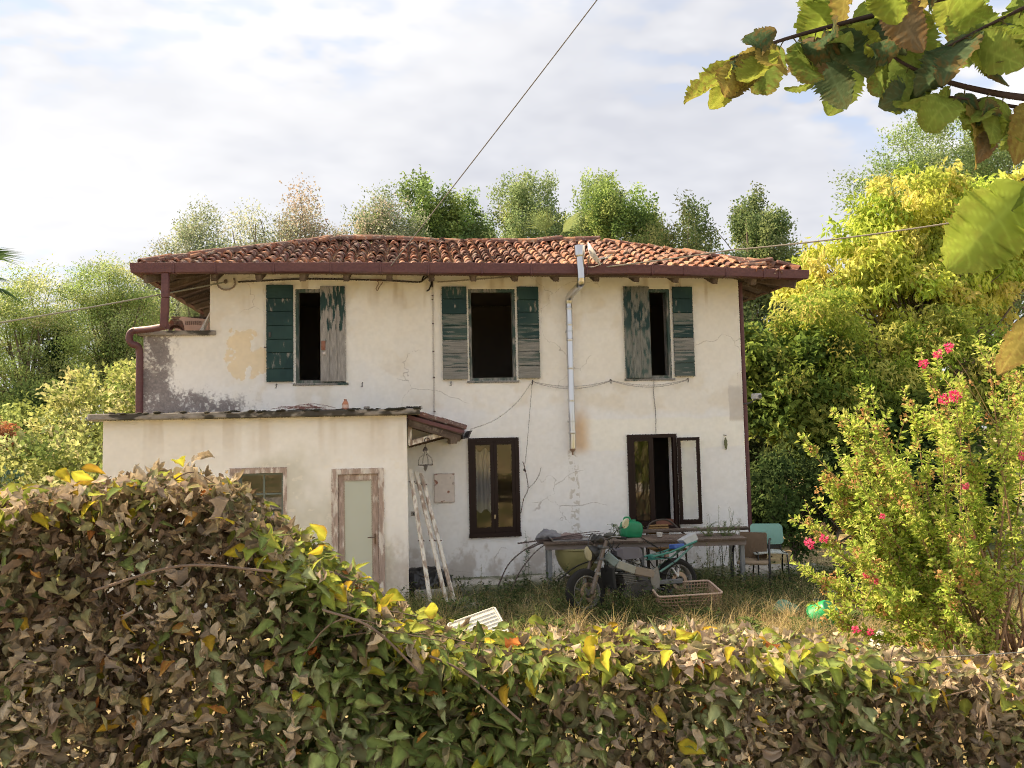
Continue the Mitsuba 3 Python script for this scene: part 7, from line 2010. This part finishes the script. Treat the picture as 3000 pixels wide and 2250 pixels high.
for i, (x, y, h, lab) in enumerate(((4.18, -3.75, 0.75, 'single bleached seed stalk left of the green tub'), (4.9, -1.9, 0.75, 'bleached stalk in front of the brown chair'))):
    weed(lab, x, y, h, 80 + i, 1, 0.02, ((0.55, 0.48, 0.32), (0.6, 0.52, 0.38)), 14, 4, spread=0.1)
weed('arching grass blades lying over the wire basket', 3.05, -2.15, 0.40, 90, 9, 0.07, ((0.24, 0.28, 0.12), (0.30, 0.32, 0.16)), 14, spread=0.22)
weed('dry weeds heaped inside the wire basket', 3.45, -2.28, 0.34, 91, 12, 0.05, ((0.28, 0.27, 0.14), (0.2, 0.22, 0.09), (0.36, 0.30, 0.18)), 26, spread=0.16)

# dense low undergrowth round the motorcycle and along the apron
n = 9000
x, y = GR.uniform(-0.1, 6.5, n), -0.95 - np.abs(GR.normal(0, 0.85, n))
k = ((clump_noise(x, y, 1.6, 23) > 0.42) | (np.hypot(x - 2.3, (y + 2.6) * 1.5) < 0.5)) & (y > -3.0)
x, y = x[k], y[k]
cx, n = np.stack([x, y, ground_z(x, y)], 1), len(x)
per = 9
P = np.repeat(cx, per, 0) + GR.normal(0, 0.045, (n * per, 3)) * [1, 1, 0]
P[:, 2] += np.abs(GR.normal(0.0, 0.13, n * per)) * np.repeat(0.5 + 1.1 * clump_noise(x, y, 2.1, 29), per)
L = GR.uniform(0.022, 0.055, n * per)
v, f, c = leaf_quads(P, GR.normal(size=(n * per, 3)) * [1, 1, 0.5], GR.normal(0, 0.5, (n * per, 3)) + [0, -0.3, 1], L, L * 0.5, palette(GR, n * per, [(0.06, 0.095, 0.035), (0.09, 0.125, 0.045), (0.045, 0.07, 0.028), (0.14, 0.155, 0.06), (0.20, 0.17, 0.09)]))
put('undergrowth', (v, f), 'mat_leaf', False, c)
tag('undergrowth', 'low tangled weeds round the motorcycle and along the concrete apron', 'weeds', kind='stuff')
P = scatter(14000, -0.1, 6.8, -3.0, -0.95, lambda x, y: 0.1 + 1.0 * (clump_noise(x, y, 1.5, 33) > 0.5))
v, f, c = blades(P, GR.uniform(0.12, 0.42, len(P)), np.full(len(P), 0.005), GR.normal(0, 0.55, (len(P), 3)) * [1, 1, 0], palette(GR, len(P), GRASS + STRAW[:2]), 4)
put('tall_grass', (v, f), 'mat_leaf', False, c)
tag('tall_grass', 'taller rank grass in the shade in front of the house', 'grass', kind='stuff')

# tussocks and broad rosettes breaking up the grass
tv, tf, tc, at_ = [], [], [], 0
for i in range(150):
    x, y = GR.uniform(-0.2, 7.0), GR.uniform(-7.0, -1.2)
    n = GR.integers(30, 80)
    P = np.stack([x + GR.normal(0, 0.035, n), y + GR.normal(0, 0.035, n), np.full(n, float(ground_z(x, y)))], 1)
    dryness = GR.random() < (0.75 if y < -2.4 else 0.3)
    v, f, c = blades(P, GR.uniform(0.15, 0.42, n), np.full(n, 0.007), GR.normal(0, 0.65, (n, 3)) * [1, 1, 0], palette(GR, n, STRAW if dryness else GRASS), 4)
    tv.append(v)
    tf.append(f + at_)
    tc.append(c)
    at_ += len(v)
    if i % 2 == 0:
        x, y = GR.uniform(0.2, 6.5), GR.uniform(-4.5, -1.2)
        n = 40
        a = GR.uniform(0, 2 * np.pi, n)
        P = np.stack([x + GR.normal(0, 0.05, n), y + GR.normal(0, 0.05, n), float(ground_z(x, y)) + GR.uniform(0, 0.12, n)], 1)
        v, f, c = leaf_quads(P, np.stack([np.cos(a), np.sin(a), GR.uniform(0.0, 0.8, n)], 1), np.tile([0, 0, 1.0], (n, 1)) + GR.normal(0, 0.3, (n, 3)), GR.uniform(0.06, 0.13, n), GR.uniform(0.03, 0.05, n), palette(GR, n, [(0.13, 0.19, 0.06), (0.18, 0.23, 0.08), (0.10, 0.15, 0.05)]))
        tv.append(v)
        tf.append(f + at_)
        tc.append(c)
        at_ += len(v)
put('tussock_grass', (np.vstack(tv), np.vstack(tf)), 'mat_leaf', False, np.vstack(tc))
tag('tussock_grass', 'tussocks and broad leaved weeds scattered over the yard', 'grass', kind='stuff')
